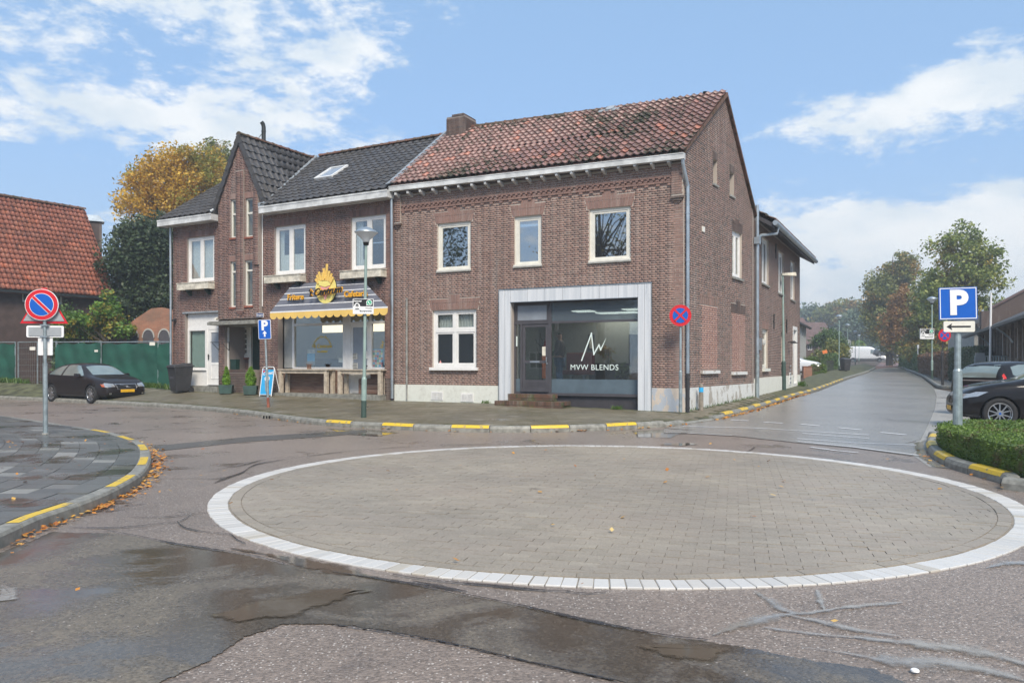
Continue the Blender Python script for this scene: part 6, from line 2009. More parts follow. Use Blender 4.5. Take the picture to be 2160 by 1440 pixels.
MB().box(ab0,ab1,OUT-.012,OUT+.0,azb-.035,azb+.01).build('edge_band','sign_white',aw,CAFE.M)
nsc=16;wsc=(ab1-ab0)/nsc
for i in range(nsc):
    x0=ab0+i*wsc;pl=[(x0,azb-.036),(x0,azb-.13)]
    for k in range(1,10):q=math.pi*(1+k/10);pl.append((x0+wsc/2+math.cos(q)*wsc*.5,azb-.13+math.sin(q)*.12))
    pl+=[(x0+wsc,azb-.13),(x0+wsc,azb-.036)]
    MB().prism(pl,OUT-.010,OUT-.002).build('scallop','awning_yellow',aw,CAFE.M)
nrm_=Vector((0,-(azt-azb),abs(OUT))).normalized()
Maw=Matrix.Identity(4)
_u=Vector((1,0,0));_v=Vector((0,abs(OUT),azt-azb)).normalized();_n=_u.cross(_v)
for i in range(3):Maw[i][0]=_u[i];Maw[i][1]=_v[i];Maw[i][2]=_n[i]
def aw_text(s,px,py,size,v,parts=(('letter_black',0,-.014,.010),('letter_gold',-.03,0,.006)),**k):
    for(mt,dv,sh,bo)in parts:
        me=text_mesh(s,size,mt,.012,bold=bo+k.get('bold',0),shear=k.get('shear',0),name='lettering',space=k.get('space',1))
        obj('lettering',me,aw,CAFE.M@Matrix.Translation((CAFE.u(px,v)+sh,v+dv,CAFE.z(px,py,v)+sh))@Matrix.Rotation(rad(90),4,'X')@Matrix.Rotation(rad(k.get('rz',0)),4,'Z'))
aw_text('Friture',624.5,627,.255,-.66);aw_text('Cafetaria',751.5,620,.255,-.66)
# upright oval shield with a bag of chips
vo=-.66;Mov=CAFE.M@Matrix.Translation((CAFE.u(688,vo),vo,CAFE.z(688,609,vo)))@Matrix.Rotation(rad(90),4,'X')
def ell(a,b_,n=40):return[(math.cos(2*math.pi*i/n)*a,math.sin(2*math.pi*i/n)*b_)for i in range(n)]
MB().prismz(ell(.435,.48),-.02,.0).build('oval_sign_edge','letter_black',aw,Mov)
MB().prismz(ell(.42,.465),.001,.03).build('oval_sign','sign_yellow',aw,Mov)
MB().prismz([(-.02,-.34),(.02,-.34),(.25,.22),(-.27,.26)],.031,.05).build('paper_cone','pink',aw,Mov)
MB().prismz([(-.24,.12),(.0,.05),(.22,.10),(.26,.22),(-.28,.26)],.051,.065).build('cone_rim','sign_yellow',aw,Mov)
for k,(x,y,an,L)in enumerate([(-.17,.26,30,.24),(-.12,.28,18,.30),(-.05,.28,6,.26),(.02,.28,-6,.52),(.08,.26,-14,.32),(.14,.24,-24,.26),(-.20,.20,42,.20),(.0,.33,10,.34),(.17,.20,-36,.20)]):
    MB().box(-.038,.038,0,L,.035+.010*(k%3),.06+.010*(k%3)).build('chip','fries',aw,Mov@Matrix.Translation((x*1.35,y-.02,0))@Matrix.Rotation(rad(an),4,'Z'))
aw_text("'t Centrum",685,615,.33,-.76,parts=(('letter_gold',0,.012,.010),('letter_black',-.03,0,.004)),shear=.35,space=.95,rz=4)

# ---- two wooden bar tables on the step
def bar_table(x0,x1,label):
    a,b_=cu(x0,-.12),cu(x1,-.12);zt_=stepz+.80
    t=empty('bar_table',CAFE.pt((a+b_)/2,0,stepz),0,label,'table','wooden bar tables in front of the snack bar')
    for k in range(3):MB().box(a,b_,-.28+k*.15,-.28+k*.15+.142,zt_-.04,zt_).build('plank','bare_wood',t,CAFE.M,bev=.004)
    MB().box(a+.12,b_-.12,-.24,-.20,zt_-.14,zt_-.04).box(a+.12,b_-.12,.10,.14,zt_-.14,zt_-.04).build('apron','bare_wood',t,CAFE.M)
    for x in(a+.04,b_-.16):
        for y in(-.26,.04):MB().box(x,x+.12,y,y+.12,stepz,zt_-.04).build('leg','bare_wood',t,CAFE.M,bev=.008)
bar_table(592,697,'longer wooden bar table below the big snack bar window');bar_table(716,811,'shorter wooden bar table before the snack bar door')
t=empty('wooden_crate',CAFE.pt(cu(775,.1),.1,stepz),0,'brown wooden crate under the shorter bar table','crate')
for k in range(3):MB().box(cu(757,.15),cu(800,.15),.13,.17,stepz+.02+k*.16,stepz+.165+k*.16).build('board','brown_boards',t,CAFE.M)
MB().box(cu(757,.15),cu(800,.15),.17,.22,stepz,stepz+.5).build('body','brown_boards',t,CAFE.M)
for k,(px,lb)in enumerate(((653,'small wooden ornament on the longer bar table'),(771,'small dark bird ornament on the shorter bar table'))):
    uu=cu(px,-.1);zt_=stepz+.80;t=empty('ornament',CAFE.pt(uu,-.1,zt_),0,lb,'ornament')
    if k==0:MB().box(uu-.08,uu+.08,-.14,-.10,zt_,zt_+.17).box(uu-.11,uu+.11,-.16,-.08,zt_+.14,zt_+.17).build('body','brown_boards',t,CAFE.M)
    else:MB().hexa([(uu-.05,-.14,zt_),(uu+.05,-.14,zt_),(uu+.05,-.1,zt_),(uu-.05,-.1,zt_),(uu-.02,-.13,zt_+.28),(uu+.0,-.13,zt_+.28),(uu+.0,-.11,zt_+.28),(uu-.02,-.11,zt_+.28)]).box(uu-.02,uu+.09,-.13,-.11,zt_+.08,zt_+.13).build('body','black_plastic',t,CAFE.M)

# ---- conifers in planters
for(px,hgt,wd,lb)in((477.5,.62,.15,'pointed green dwarf conifer in a grey green planter left of the porch parapet'),(529,.62,.19,'rounded green dwarf conifer in a grey green planter before the green door')):
    v=-.38;uu=cu(px,v);z=walk_z(*CAFE.pt(uu,v).xy)+.01
    t=empty('potted_conifer',CAFE.pt(uu,v,z),0,lb,'plant','potted conifers beside the porch')
    T=Matrix.Translation(CAFE.pt(uu,v,z))@Matrix.Rotation(rad(10),4,'Z')
    MB().hexa([(-.20,-.20,0),(.20,-.20,0),(.20,.20,0),(-.20,.20,0),(-.23,-.23,.30),(.23,-.23,.30),(.23,.23,.30),(-.23,.23,.30)]).build('planter','planter',t,T,bev=.01)
    cs=[];rs=[]
    for k in range(140):
        f=R.random();a=R.random()*6.28;r_=wd*(math.sin(math.pi*min(.98,.22+f*.8))**.8)*(1 if wd>.16 else(1-f*.55));cs.append((math.cos(a)*r_*.8,math.sin(a)*r_*.8,.30+f*hgt));rs.append(.05)
    V,L=leaf_cloud(cs,5200,np.array(rs),.035,seed=int(px));leaves('foliage',V,'leaf_topiary',t,M=T)
    MB().lathe([(0,.25),(wd*.62,.32),(wd*.72,.25+hgt*.4),(wd*.4,.25+hgt*.75),(0,.25+hgt*.95)],seg=12).build('stem_mass','leaf_topiary',t,T)

# ---- sandwich board
v=-.62;uu0,uu1=cu(547.5,v),cu(572,v)
z=walk_z(*CAFE.pt((uu0+uu1)/2,v).xy)+.005;ht=cz(560,773,v)-z
t=empty('sandwich_board',CAFE.pt((uu0+uu1)/2,v,z),0,'blue ice cream pavement board between the porch and the snack bar','pavement sign')
W_=uu1-uu0;T=CAFE.M@Matrix.Translation((uu0,v,z))@Matrix.Rotation(rad(-9),4,'X')
MB().tube([(0,0,0),(0,0,ht-.06),(.05,0,ht),(W_-.05,0,ht),(W_,0,ht-.06),(W_,0,0)],.016,8).tube([(0,0,.05),(W_,0,.05)],.012,6).build('frame','sign_white',t,T)
MB().tube([(W_,0,ht-.04),(W_,.42,.05)],.014,6).tube([(0,0,ht-.04),(0,.42,.05)],.014,6).build('rear_leg','sign_white',t,T)
bd=MB().box(.015,W_-.015,-.006,.006,.06,ht-.09).build('panel','poster_blue',t,T)
cx=W_*.5
MB().prism([(cx-.02,.17),(cx+.02,.17),(cx+.10,ht*.52),(cx-.10,ht*.52)],-.014,-.007).build('printed_cone','glass_film_pale',bd,T)
MB().prism([(cx+math.cos(2*math.pi*i/16)*.12,ht*.60+math.sin(2*math.pi*i/16)*.09)for i in range(16)],-.018,-.0145).build('printed_ice','sign_white',bd,T)
MB().prism([(cx+.01+math.cos(2*math.pi*i/12)*.07,ht*.62+math.sin(2*math.pi*i/12)*.04)for i in range(12)],-.022,-.0185).build('printed_sauce','cone_brown',bd,T)
MB().prism([(.04,ht-.19),(.12,ht-.19),(.12,ht-.11),(.04,ht-.11)],-.012,-.007).build('printed_badge','tail_lamp',bd,T)
me=text_mesh('Cornet',.15,'sign_white',.001,bold=.004,shear=.3);obj('lettering',me,bd,T@Matrix.Translation((cx,-.012,ht*.78))@Matrix.Rotation(rad(90),4,'X')@Matrix.Rotation(rad(6),4,'Z'))

# ---- wheelie bins
def wheelie(loc,rz,label,group='wheeled rubbish bins',sc=1.0):
    t=empty('wheelie_bin',loc,rz,label,'bin',group);T=Matrix.Translation(loc)@Matrix.Rotation(rz,4,'Z')@Matrix.Scale(sc,4)
    a,b_=.22,.29
    MB().hexa([(-a,-.24,.06),(a,-.24,.06),(a,.26,.06),(-a,.26,.06),(-b_,-.34,.93),(b_,-.34,.93),(b_,.34,.93),(-b_,.34,.93)]).build('body','black_plastic',t,T,bev=.02)
    MB().hexa([(-.31,-.38,.90),(.31,-.38,.90),(.31,.36,.93),(-.31,.36,.93),(-.28,-.34,.98),(.28,-.34,.98),(.26,.30,1.06),(-.26,.30,1.06)]).build('lid','black_plastic',t,T,bev=.015)
    MB().tube([(-.24,.40,.95),(.24,.40,.95)],.018,8).build('handle','black_plastic',t,T)
    for s in(-1,1):MB().lathe([(0,-.03),(.10,-.03),(.10,.03),(0,.03)],(0,0,0),16,'Y').build('wheel','tyre',t,T@Matrix.Translation((s*.25,.28,.10))@Matrix.Rotation(rad(90),4,'Z'))
    MB().box(-.16,.10,-.3,-.285,.5,.9).build('ribbed_panel','anthracite',t,T)
    return t
p=CAFE.pt(cu(380,-.55),-.55);z=walk_z(p.x,p.y)
wheelie((p.x,p.y,z),rad(-40),'dark grey wheelie bin at the left end of the cafe building',sc=1.02)
# street name plate
uu,z=cu(556),cz(556,665,-.02);t=empty('street_name_plate',CAFE.pt(uu,-.04,z),0,'small blue street name plate just above the lower parking sign','sign')
T=CAFE.M@Matrix.Translation((uu,-.16,z))@Matrix.Rotation(rad(3),4,'Y')
MB().box(-.17,.17,-.01,.01,-.07,.07).build('plate','sign_white',t,T);q=MB().box(-.16,.16,-.014,-.0105,-.06,.06).build('panel','sign_darkblue',t,T)
me=text_mesh('Bongerd',.085,'sign_white',.001,bold=.002);obj('lettering',me,q,T@Matrix.Translation((0,-.016,0))@Matrix.Rotation(rad(90),4,'X'))
# =================================================================== SIGNS AND LAMPS
def TR(x,y,z,rz=0.0):return Matrix.Translation((x,y,z))@Matrix.Rotation(rz,4,'Z')
def disc_(r,n=36):return[(math.cos(2*math.pi*i/n)*r,math.sin(2*math.pi*i/n)*r)for i in range(n)]
def rrect(w,h,c=.03,n=4):
    o=[]
    for(sx,sz,a0)in((1,1,0),(-1,1,90),(-1,-1,180),(1,-1,270)):
        for k in range(n+1):a=rad(a0+90*k/n);o.append((sx*(w/2-c)+math.cos(a)*c,sz*(h/2-c)+math.sin(a)*c))
    return o
def letter(s,size,mat,parent,M,z=0,x=0,y=-.012,**k):
    return obj('lettering',text_mesh(s,size,mat,.0015,**k),parent,M@Matrix.Translation((x,y,z))@Matrix.Rotation(rad(90),4,'X'))
def no_stop(t,T,r,cross):
    """round red and blue plate; T at its centre, facing -y"""
    rim=MB().prism(disc_(r),.0,.022).build('sign_plate','sign_red' if cross else 'sign_white',t,T)
    if not cross:MB().prism(disc_(r*.965),-.004,-.0005).build('red_ring','sign_red',rim,T)
    b_=r*.70
    MB().prism(disc_(b_+r*.03),-.007,-.0045).build('white_line','sign_white' if not cross else 'sign_red',rim,T)
    MB().prism(disc_(b_),-.010,-.0075).build('blue_field','sign_blue',rim,T)
    for a in((45,-45)if cross else(-45,)):
        S=T@Matrix.Rotation(rad(-a),4,'Y')
        if not cross:MB().box(-b_,b_,-.0125,-.0105,-r*.115,r*.115).build('white_line','sign_white',rim,S)
        MB().box(-b_*1.01,b_*1.01,-.0155-(.002 if a>0 else 0),-.0128,-r*.085,r*.085).build('red_bar','sign_red',rim,S)
def base_pt(px,py,z):Y=F*(CZ-z)/(py-HY);return((px-HX)/F*Y,Y,z)
# 1 no parking, left island
x,y,z=base_pt(96,915,.12);t=empty('road_sign',(x,y,z),0,'round blue and red no parking sign on a grey pole on the left pavement island','road sign')
T=TR(x,y,z);s=y/F
MB().tube([(0,0,0),(-.005,0,1.28)],.040,12).build('pole','galvanised',t,T);MB().tube([(0,0,-.01),(0,0,.02)],.06,12).build('foot','concrete',t,T)
MB().tube([(-.005,0,1.28),(-.02,0,2.62)],.030,12).tube([(-.005,0,1.26),(-.005,0,1.30)],.044,12).build('pole','galvanised',t,T)
cxs=(92-96)*s
no_stop(t,TR(x+cxs,y-.06,CZ+125*s,rad(8)),.287,False)
w=.82;tri=[(-w/2,-.0),(w/2,0),(.04,w*.80),(-.04,w*.80)]
MB().prism(tri,.02,.03).build('triangle_sign','sign_red',t,TR(x+cxs,y,CZ+86*s,rad(8)));MB().prism([(a*.86,b_*.86+.045)for a,b_ in tri],.008,.019).build('triangle_back','sign_back',t,TR(x+cxs,y,CZ+86*s,rad(8)))
MB().prism(rrect(.64,.215),.02,.035).build('supplementary_plate','sign_white',t,TR(x+cxs*.5,y,CZ+69*s,rad(8)));MB().box(-.28,.28,.008,.019,-.08,.08).build('plate_back','sign_back',t,TR(x+cxs*.5,y,CZ+69*s,rad(8)))
MB().prism(rrect(.25,.33,.01),.035,.05).build('white_plate','sign_white',t,TR(x-.02,y,CZ+38*s,rad(8)))
for dz_ in(82,58):MB().box(-.07,.07,-.045,.03,-.012,.012).build('clamp','zinc',t,TR(x-.01,y,CZ+dz_*s))
# lamps
def lamp_head(t,T,h):
    MB().lathe([(.03,h-.38),(.075,h-.36),(.085,h-.31),(.16,h-.24),(.255,h-.15),(.27,h-.135)],seg=24).build('lamp_bowl','lamp_glass_clear',t,T,smooth=True)
    MB().lathe([(.275,h-.14),(.27,h-.12),(.12,h-.03),(.02,h),(0,h)],seg=24).build('lamp_cap','zinc',t,T,smooth=True)
    MB().lathe([(.034,h-.44),(.06,h-.43),(.07,h-.37),(.03,h-.36)],seg=16).build('lamp_neck','dark_gap',t,T)
def street_lamp(loc,label,lean=0.0,h=4.52,group='street lamps with shallow conical heads'):
    t=empty('street_lamp',loc,0,label,'street lamp',group);T=Matrix.Translation(loc)@Matrix.Rotation(lean,4,'Y')
    MB().tube([(0,0,-.02),(0,0,.45)],.062,14).build('pole_foot','pole_dark',t,T)
    MB().tube([(0,0,.45),(0,0,.95),(0,0,1.0)],[.062,.062,.045],14).tube([(0,0,1.0),(0,0,h-.4)],[.040,.032],14).build('pole','pole_green',t,T)
    lamp_head(t,T,h);return t
x,y,z=base_pt(767,885,.10)
street_lamp((x,y,z),'tall street lamp on the kerb in front of the snack bar',rad(.8))
def whats(x,y,z,rz,sc,label):
    t=empty('neighbourhood_watch_sign',(x,y,z),rz,label,'sign');T=TR(x,y,z,rz)@Matrix.Scale(sc,4)
    p=MB().prism(rrect(.48,.355,.015),0,.04).build('plate','sign_white',t,T)
    MB().box(-.225,.225,-.004,-.0005,.0,.165).build('dark_field','sign_black',p,T)
    MB().prism([(-.14+math.cos(math.pi*k/12)*.07,-.01+math.sin(math.pi*k/12)*.09)for k in range(13)]+[(-.21,-.09),(-.07,-.09)],-.008,-.0045).build('thief_figure','sign_white',p,T)
    MB().prism([(-.14+math.cos(math.pi*k/8)*.035,.02+math.sin(math.pi*k/8)*.035)for k in range(9)],-.011,-.0085).box(-.185,-.095,-.011,-.0085,-.07,-.05).box(-.175,-.105,-.011,-.0085,-.01,.008).build('thief_mask','sign_black',p,T)
    MB().prism(disc_(.07,24),-.008,-.0045).prism([(-.07,-.07),(-.02,-.06),(-.06,-.01)],-.008,-.0045).build('speech_bubble','sign_white',p,T@Matrix.Translation((.14,0,.085)))
    MB().prism(disc_(.055,24),-.011,-.0085).build('green_disc','whatsapp_green',p,T@Matrix.Translation((.14,0,.085)))
    MB().prism([(-.03,.025),(-.015,.03),(-.005,.01),(-.012,-.0),(.01,-.015),(.025,-.008),(.032,-.022),(.015,-.035),(-.012,-.02),(-.032,.005)],-.014,-.0115).build('telephone','sign_white',p,T@Matrix.Translation((.14,0,.085)))
    letter('Attentie!',.052,'sign_white',p,T,.12,-.13,-.008,shear=.2,bold=.002);letter('WhatsApp',.038,'sign_black',p,T,-.045,.13,-.004);letter('Buurtpreventie',.045,'sign_black',p,T,-.11,.06,-.004,bold=.001)
s=y/F;whats((767.7-HX)*s,y-.09,CZ+(HY-646.5)*s,rad(4),1.0,'black and white neighbourhood watch sign on the lamp post before the snack bar')
for(px,pt_,pb,lb)in((1770,663,783,'street lamp beside the far wheelie bin, nearest of the left hand row'),(1788,682.5,776,'second street lamp up the left side of the street'),
                          (1804,697,771,'third street lamp up the left side of the street'),(1812,705.5,766.5,'farthest street lamp up the left side of the street'),(1966,625,798,'street lamp on the right side of the street left of the parking sign')):
    Y=4.52*F/(pb-pt_);street_lamp(((px-HX)/F*Y,Y,CZ+(HY-pb)*Y/F),lb)
Y=4.52*F/173;whats((1953-HX)/F*Y+.02,Y-.1,CZ+(HY-704)*Y/F,0,1.6,'neighbourhood watch sign on the lamp post right of the street')
# old lamp by the wing
x,y,z=base_pt(1653.5,826,.33);s=y/F
t=empty('street_lamp',(x,y,z),0,'slim green street lamp with flat arm head against the rear wing','street lamp');T=TR(x,y,z)@Matrix.Rotation(rad(-.6),4,'Y');h=(826-580)*s
MB().tube([(0,0,0),(0,0,1.15),(0,0,1.2)],[.085,.085,.055],12).build('pole_foot','pole_dark',t,T);MB().tube([(0,0,1.2),(0,0,h)],[.052,.036],12).build('pole','pole_green',t,T)
MB().hexa([(-.04,-.07,h-.02),(.52,-.09,h-.05),(.52,.09,h-.05),(-.04,.07,h-.02),(-.04,-.06,h+.07),(.50,-.07,h+.10),(.50,.07,h+.10),(-.04,.06,h+.07)]).build('lamp_head','cream_box',t,T,bev=.02)
# 3 leaning parking sign
x,y,z=base_pt(566,860,.15);z=walk_z(x,y);s=y/F
t=empty('road_sign',(x,y,z),0,'small blue parking sign with upward arrow on a leaning pole','road sign');T=TR(x,y,z)@Matrix.Rotation(rad(-2.4),4,'Y');hh=184*s
MB().tube([(0,0,-.02),(0,0,.28)],.04,12).build('pole_foot','terracotta',t,T);MB().tube([(0,0,.28),(0,0,1.1),(0,0,1.13)],[.04,.04,.03],12).tube([(0,0,1.13),(0,0,hh)],.029,12).build('pole','galvanised',t,T)
Tp=T@Matrix.Translation((.0,-.045,164*s));p=MB().prism(rrect(.36,.555,.03),0,.02).build('sign_plate','sign_white',t,Tp);MB().prism(rrect(.335,.53,.025),-.004,-.0005).build('blue_field','sign_blue',p,Tp)
letter('P',.36,'sign_white',p,Tp,.10,0,-.007,bold=.016)
MB().prism([(-.065,-.12),(0,-.04),(.065,-.12),(.022,-.12),(.022,-.21),(-.022,-.21),(-.022,-.12)],-.009,-.0045).build('arrow','sign_white',p,Tp)
# 4 no stopping at the corner
y=19.7;s=y/F;x=(1435.5-HX)*s;z=.19
t=empty('road_sign',(x,y,z),0,'round no stopping sign with red cross on a pole at the house corner','road sign');T=TR(x,y,z)
MB().tube([(0,0,0),(0,0,1.02),(0,0,1.05)],[.045,.045,.033],12).tube([(0,0,1.05),(0,0,2.62)],.030,12).build('pole','galvanised',t,T);no_stop(t,TR((1434-HX)*s,y-.06,CZ+102.5*s,rad(-12)),.272,True)
# 5 parking sign in the hedge
y=11.9;s=y/F;x=(2020-HX)*s;t=empty('road_sign',(x,y,.1),0,'large blue parking sign with left arrow plate standing in the clipped hedge','road sign');T=TR(x,y,.1)
MB().tube([(0,0,0),(0,0,CZ-.1-14*s),(0,0,CZ-.1-10*s)],[.068,.066,.052],14).tube([(0,0,CZ-.1-10*s),(0,0,CZ-.1+150*s)],.047,14).build('pole','galvanised',t,T)
Tp=TR((2015.5-HX)*s,y-.07,CZ+127.5*s,rad(-10))@Matrix.Rotation(rad(-1),4,'Y')
p=MB().prism(rrect(.535,.49,.012),0,.03).build('sign_plate','sign_blue',t,Tp);l=MB();frame_box(l,-.258,.258,-.236,.236,.012,-.003,-.0005);l.build('white_line','sign_white',p,Tp)
letter('P',.50,'sign_white',p,Tp,-.005,.0,-.006,bold=.022)
Tp=TR((2018-HX)*s,y-.07,CZ+79*s,rad(-10));p=MB().prism(rrect(.44,.165,.02),0,.02).build('arrow_plate','cream_paint',t,Tp)
MB().prism([(-.18,0),(-.10,.05),(-.115,.012),(.16,.012),(.16,-.012),(-.115,-.012),(-.10,-.05)],-.005,-.001).build('arrow','sign_black',p,Tp)
# 6 second no stopping, far right
Y=37.0;s=Y/F;x=(1988-HX)*s;z=CZ-44*s;t=empty('road_sign',(x,Y,z),0,'small round no stopping sign behind the parking sign across the street','road sign');T=TR(x,Y,z)
MB().tube([(0,0,0),(0,0,1.55),(0,0,1.6)],[.06,.06,.035],10).tube([(0,0,1.6),(0,0,2.5)],.03,10).build('pole','black_plastic',t,T);no_stop(t,TR((1991-HX)*s,Y-.06,CZ+61*s),.30,True)
# wooden post by the gable
p=GABLE.pt(GABLE.u(1479,-.2),-.2);t=empty('bollard',(p.x,p.y,.14),0,'weathered round post with blue band against the white plinth','bollard');T=TR(p.x,p.y,.12)
hq=GABLE.z(1479,809,-.2)-.12
MB().tube([(0,0,0),(0,0,hq-.05),(0,0,hq)],[.062,.058,.03],12).build('post','paving_bed',t,T);MB().tube([(0,0,hq-.22),(0,0,hq-.10)],.0625,12,False).build('blue_band','poster_blue',t,T)

# =================================================================== CARS
def project(bvh,poly,axis,off=.004,grid=.07):
    bm=bmesh.new();f=bm.faces.new([bm.verts.new((a,b_,0))for a,b_ in poly])
    for ax in(0,1):
        lo,hi=min(p[ax]for p in poly),max(p[ax]for p in poly);k=int((hi-lo)/grid)
        for i in range(1,k+1):
            c=[0,0,0];n=[0,0,0];c[ax]=lo+(hi-lo)*i/(k+1);n[ax]=1
            bmesh.ops.bisect_plane(bm,geom=bm.verts[:]+bm.edges[:]+bm.faces[:],plane_co=c,plane_no=n)
    vs=[];last=None
    for v in bm.verts:
        a,b_=v.co.x,v.co.y
        if axis[0]=='y':s=1 if axis[1]=='+' else-1;o,d=Vector((a,s*3,b_)),Vector((0,-s,0))
        elif axis[0]=='x':s=1 if axis[1]=='+' else-1;o,d=Vector((s*5,a,b_)),Vector((-s,0,0))
        else:o,d=Vector((a,b_,5)),Vector((0,0,-1))
        h=bvh.ray_cast(o,d)
        if h[0]is None:h=(last or Vector((a,0,b_)),Vector((0,0,0)))
        else:last=h[0]
        vs.append(tuple(h[0]-d*off))
    fs=[tuple(v.index for v in f.verts)for f in bm.faces]if not bm.verts.index_update()else[]
    bm.free();return vs,fs
def strip2(pts,w):
    out=[]
    for i in range(len(pts)-1):
        p,q=Vector(pts[i]),Vector(pts[i+1]);d=(q-p).normalized();n=Vector((-d.y,d.x))*w/2;out.append([tuple(p+n),tuple(p-n),tuple(q-n),tuple(q+n)])
    return out
def wheel(t,T,r=.325,w=.205,spokes=5,double=True,cap=None,full=True):
    """T: centre of the wheel, +y pointing outwards"""
    ty=MB().lathe([(r*.68,-w*.45),(r*.93,-w/2),(r,-w*.36),(r,w*.36),(r*.93,w/2),(r*.70,w*.46),(r*.68,w*.30)],seg=32,axis='Y').build('wheel','tyre',t,T,smooth=True)
    mb=MB().lathe([(r*.70,w*.46),(r*.66,w*.44),(r*.64,w*.1),(r*.60,w*.05)],seg=32,axis='Y').lathe([(0,w*.40),(.06,w*.40),(.07,w*.30),(.05,0)],seg=14,axis='Y')
    for k in range(spokes):
        for o_ in((-.16,.16)if double else(0,)):
            a=2*math.pi*k/spokes+o_*1.0;a2=2*math.pi*k/spokes+o_*1.9+.0
            p,q=Vector((math.cos(a)*.04,0,math.sin(a)*.04)),Vector((math.cos(a2)*r*.67,0,math.sin(a2)*r*.67));d=(q-p).normalized();n=d.cross(Vector((0,1,0)))*(.013 if double else .022)
            mb.hexa([tuple(v+Vector((0,y_,0)))for y_ in(w*.22,w*.38)for v in(p-n,p+n,q+n*.8,q-n*.8)])
    mb.build('rim','rim',ty,T)
    MB().lathe([(0,w*.02),(r*.64,w*.04)],seg=24,axis='Y').build('brake_disc','dark_gap',ty,T)
    if cap:MB().lathe([(0,w*.43),(.022,w*.43),(.024,w*.40)],seg=12,axis='Y').build('hub_cap',cap,ty,T)
def car(name,label,cat,T,st,wheels,r,paint,side_glass,top_glass,fronts=(),tops=(),seams=(),mirrors=None,handles=(),spokes=5,double=True,arch_r=None,sides_part=(),hubc=None,track=None,group=None,trim=True,wheel_full=True):
    t=empty(name,T.translation,T.to_euler().z,label,cat,group)
    bm=bmesh.new();rings=[]
    for(x,zb,zl,zt,w,wt)in st:
        zz_=zl+(zt-zl)*.84;half=[(0,zb),(w*.72,zb),(w*.95,zb+.05),(w,zb+(zl-zb)*.38),(w*1.0,zb+(zl-zb)*.72),(w*.965,zl),(wt,zz_),(wt*.72,zt-.012),(0,zt)]
        ring=[bm.verts.new((x,a,c))for a,c in half]+[bm.verts.new((x,-a,c))for a,c in half[-2:0:-1]];rings.append(ring)
    n=len(rings[0])
    for a,b_ in zip(rings[:-1],rings[1:]):
        for i in range(n):bm.faces.new((a[i],a[(i+1)%n],b_[(i+1)%n],b_[i]))
    bm.faces.new(rings[0][::-1]);bm.faces.new(rings[-1]);bmesh.ops.recalc_face_normals(bm,faces=bm.faces)
    me=bpy.data.meshes.new('body');bm.to_mesh(me);bm.free()
    o=bpy.data.objects.new('body',me);COL.objects.link(o)
    m1=o.modifiers.new('s','SUBSURF');m1.levels=m1.render_levels=2
    ar=arch_r or r+.045;W_=max(s_[4]for s_ in st);cut=MB()
    for wx in wheels:
        for sg in(1,-1):
            cut.lathe([(0,sg*(W_-.34)),(ar,sg*(W_-.34)),(ar,sg*(W_+.2)),(0,sg*(W_+.2))][::sg],(wx,0,r),40,'Y')
    cm=cut.mesh('c');bm=bmesh.new();bm.from_mesh(cm);bmesh.ops.remove_doubles(bm,verts=bm.verts,dist=1e-5);bmesh.ops.recalc_face_normals(bm,faces=bm.faces);bm.to_mesh(cm);bm.free()
    co=bpy.data.objects.new('c',cm);COL.objects.link(co)
    dg=bpy.context.evaluated_depsgraph_get();dg.update();smo=bpy.data.meshes.new_from_object(o.evaluated_get(dg));bvh=BVHTree.FromPolygons([v.co.copy()for v in smo.vertices],[tuple(p.vertices)for p in smo.polygons])
    m2=o.modifiers.new('b','BOOLEAN');m2.object=co;m2.operation='DIFFERENCE';m2.solver='EXACT'
    dg=bpy.context.evaluated_depsgraph_get();dg.update();nm=bpy.data.meshes.new_from_object(o.evaluated_get(dg))
    bpy.data.objects.remove(o);bpy.data.objects.remove(co)
    nm.materials.clear();nm.materials.append(MATS[paint]);nm.name='body';nm.polygons.foreach_set('use_smooth',[True]*len(nm.polygons))
    try:nm.set_sharp_from_angle(angle=rad(35))
    except Exception:pass
    body=obj('body',nm,t,T)
    def pj(name_,poly,axis,mat,off=.004,parent=t,grid=.07):vs,fs=project(bvh,poly,axis,off,grid);return MB().add(vs,fs).build(name_,mat,parent,T,smooth=True)
    for sd_ in('y+','y-'):
        for g in side_glass:
            cxg=sum(p_[0]for p_ in g)/len(g);czg=sum(p_[1]for p_ in g)/len(g)
            if trim:pj('window_trim',[(cxg+(a-cxg)*1.05,czg+(b_-czg)*1.10)for a,b_ in g],sd_,'grille_black',.002)
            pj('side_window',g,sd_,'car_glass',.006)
        for q in seams:
            for pc_ in strip2(q,.012):pj('seam',pc_,sd_,'dark_gap',.0015,body,.2)
        for(nm_,poly,mat)in sides_part:pj(nm_,poly,sd_,mat,.006)
        for(hx,hz)in handles:
            h=bvh.ray_cast(Vector((hx,3 if sd_=='y+' else-3,hz)),Vector((0,-1 if sd_=='y+' else 1,0)))[0]
            if h:MB().box(h.x-.09,h.x+.09,h.y-.015,h.y+.015,hz-.014,hz+.014).build('handle',paint,t,T,bev=.006)
        if mirrors:
            s_=1 if sd_=='y+' else-1;mx_,my_,mz_=mirrors;MB().hexa([(mx_-.06,s_*my_,mz_-.06),(mx_+.08,s_*my_,mz_-.05),(mx_+.05,s_*(my_+.20),mz_-.055),(mx_-.06,s_*(my_+.20),mz_-.06),(mx_-.06,s_*my_,mz_+.06),(mx_+.04,s_*my_,mz_+.05),(mx_+.02,s_*(my_+.19),mz_+.05),(mx_-.06,s_*(my_+.19),mz_+.065)]).build('mirror',paint,t,T,bev=.02)
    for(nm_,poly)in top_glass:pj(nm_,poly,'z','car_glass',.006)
    for(nm_,poly,mat,off)in tops:pj(nm_,poly,'z',mat,off)
    for(nm_,poly,ax,mat,off)in fronts:pj(nm_,poly,ax,mat,off)
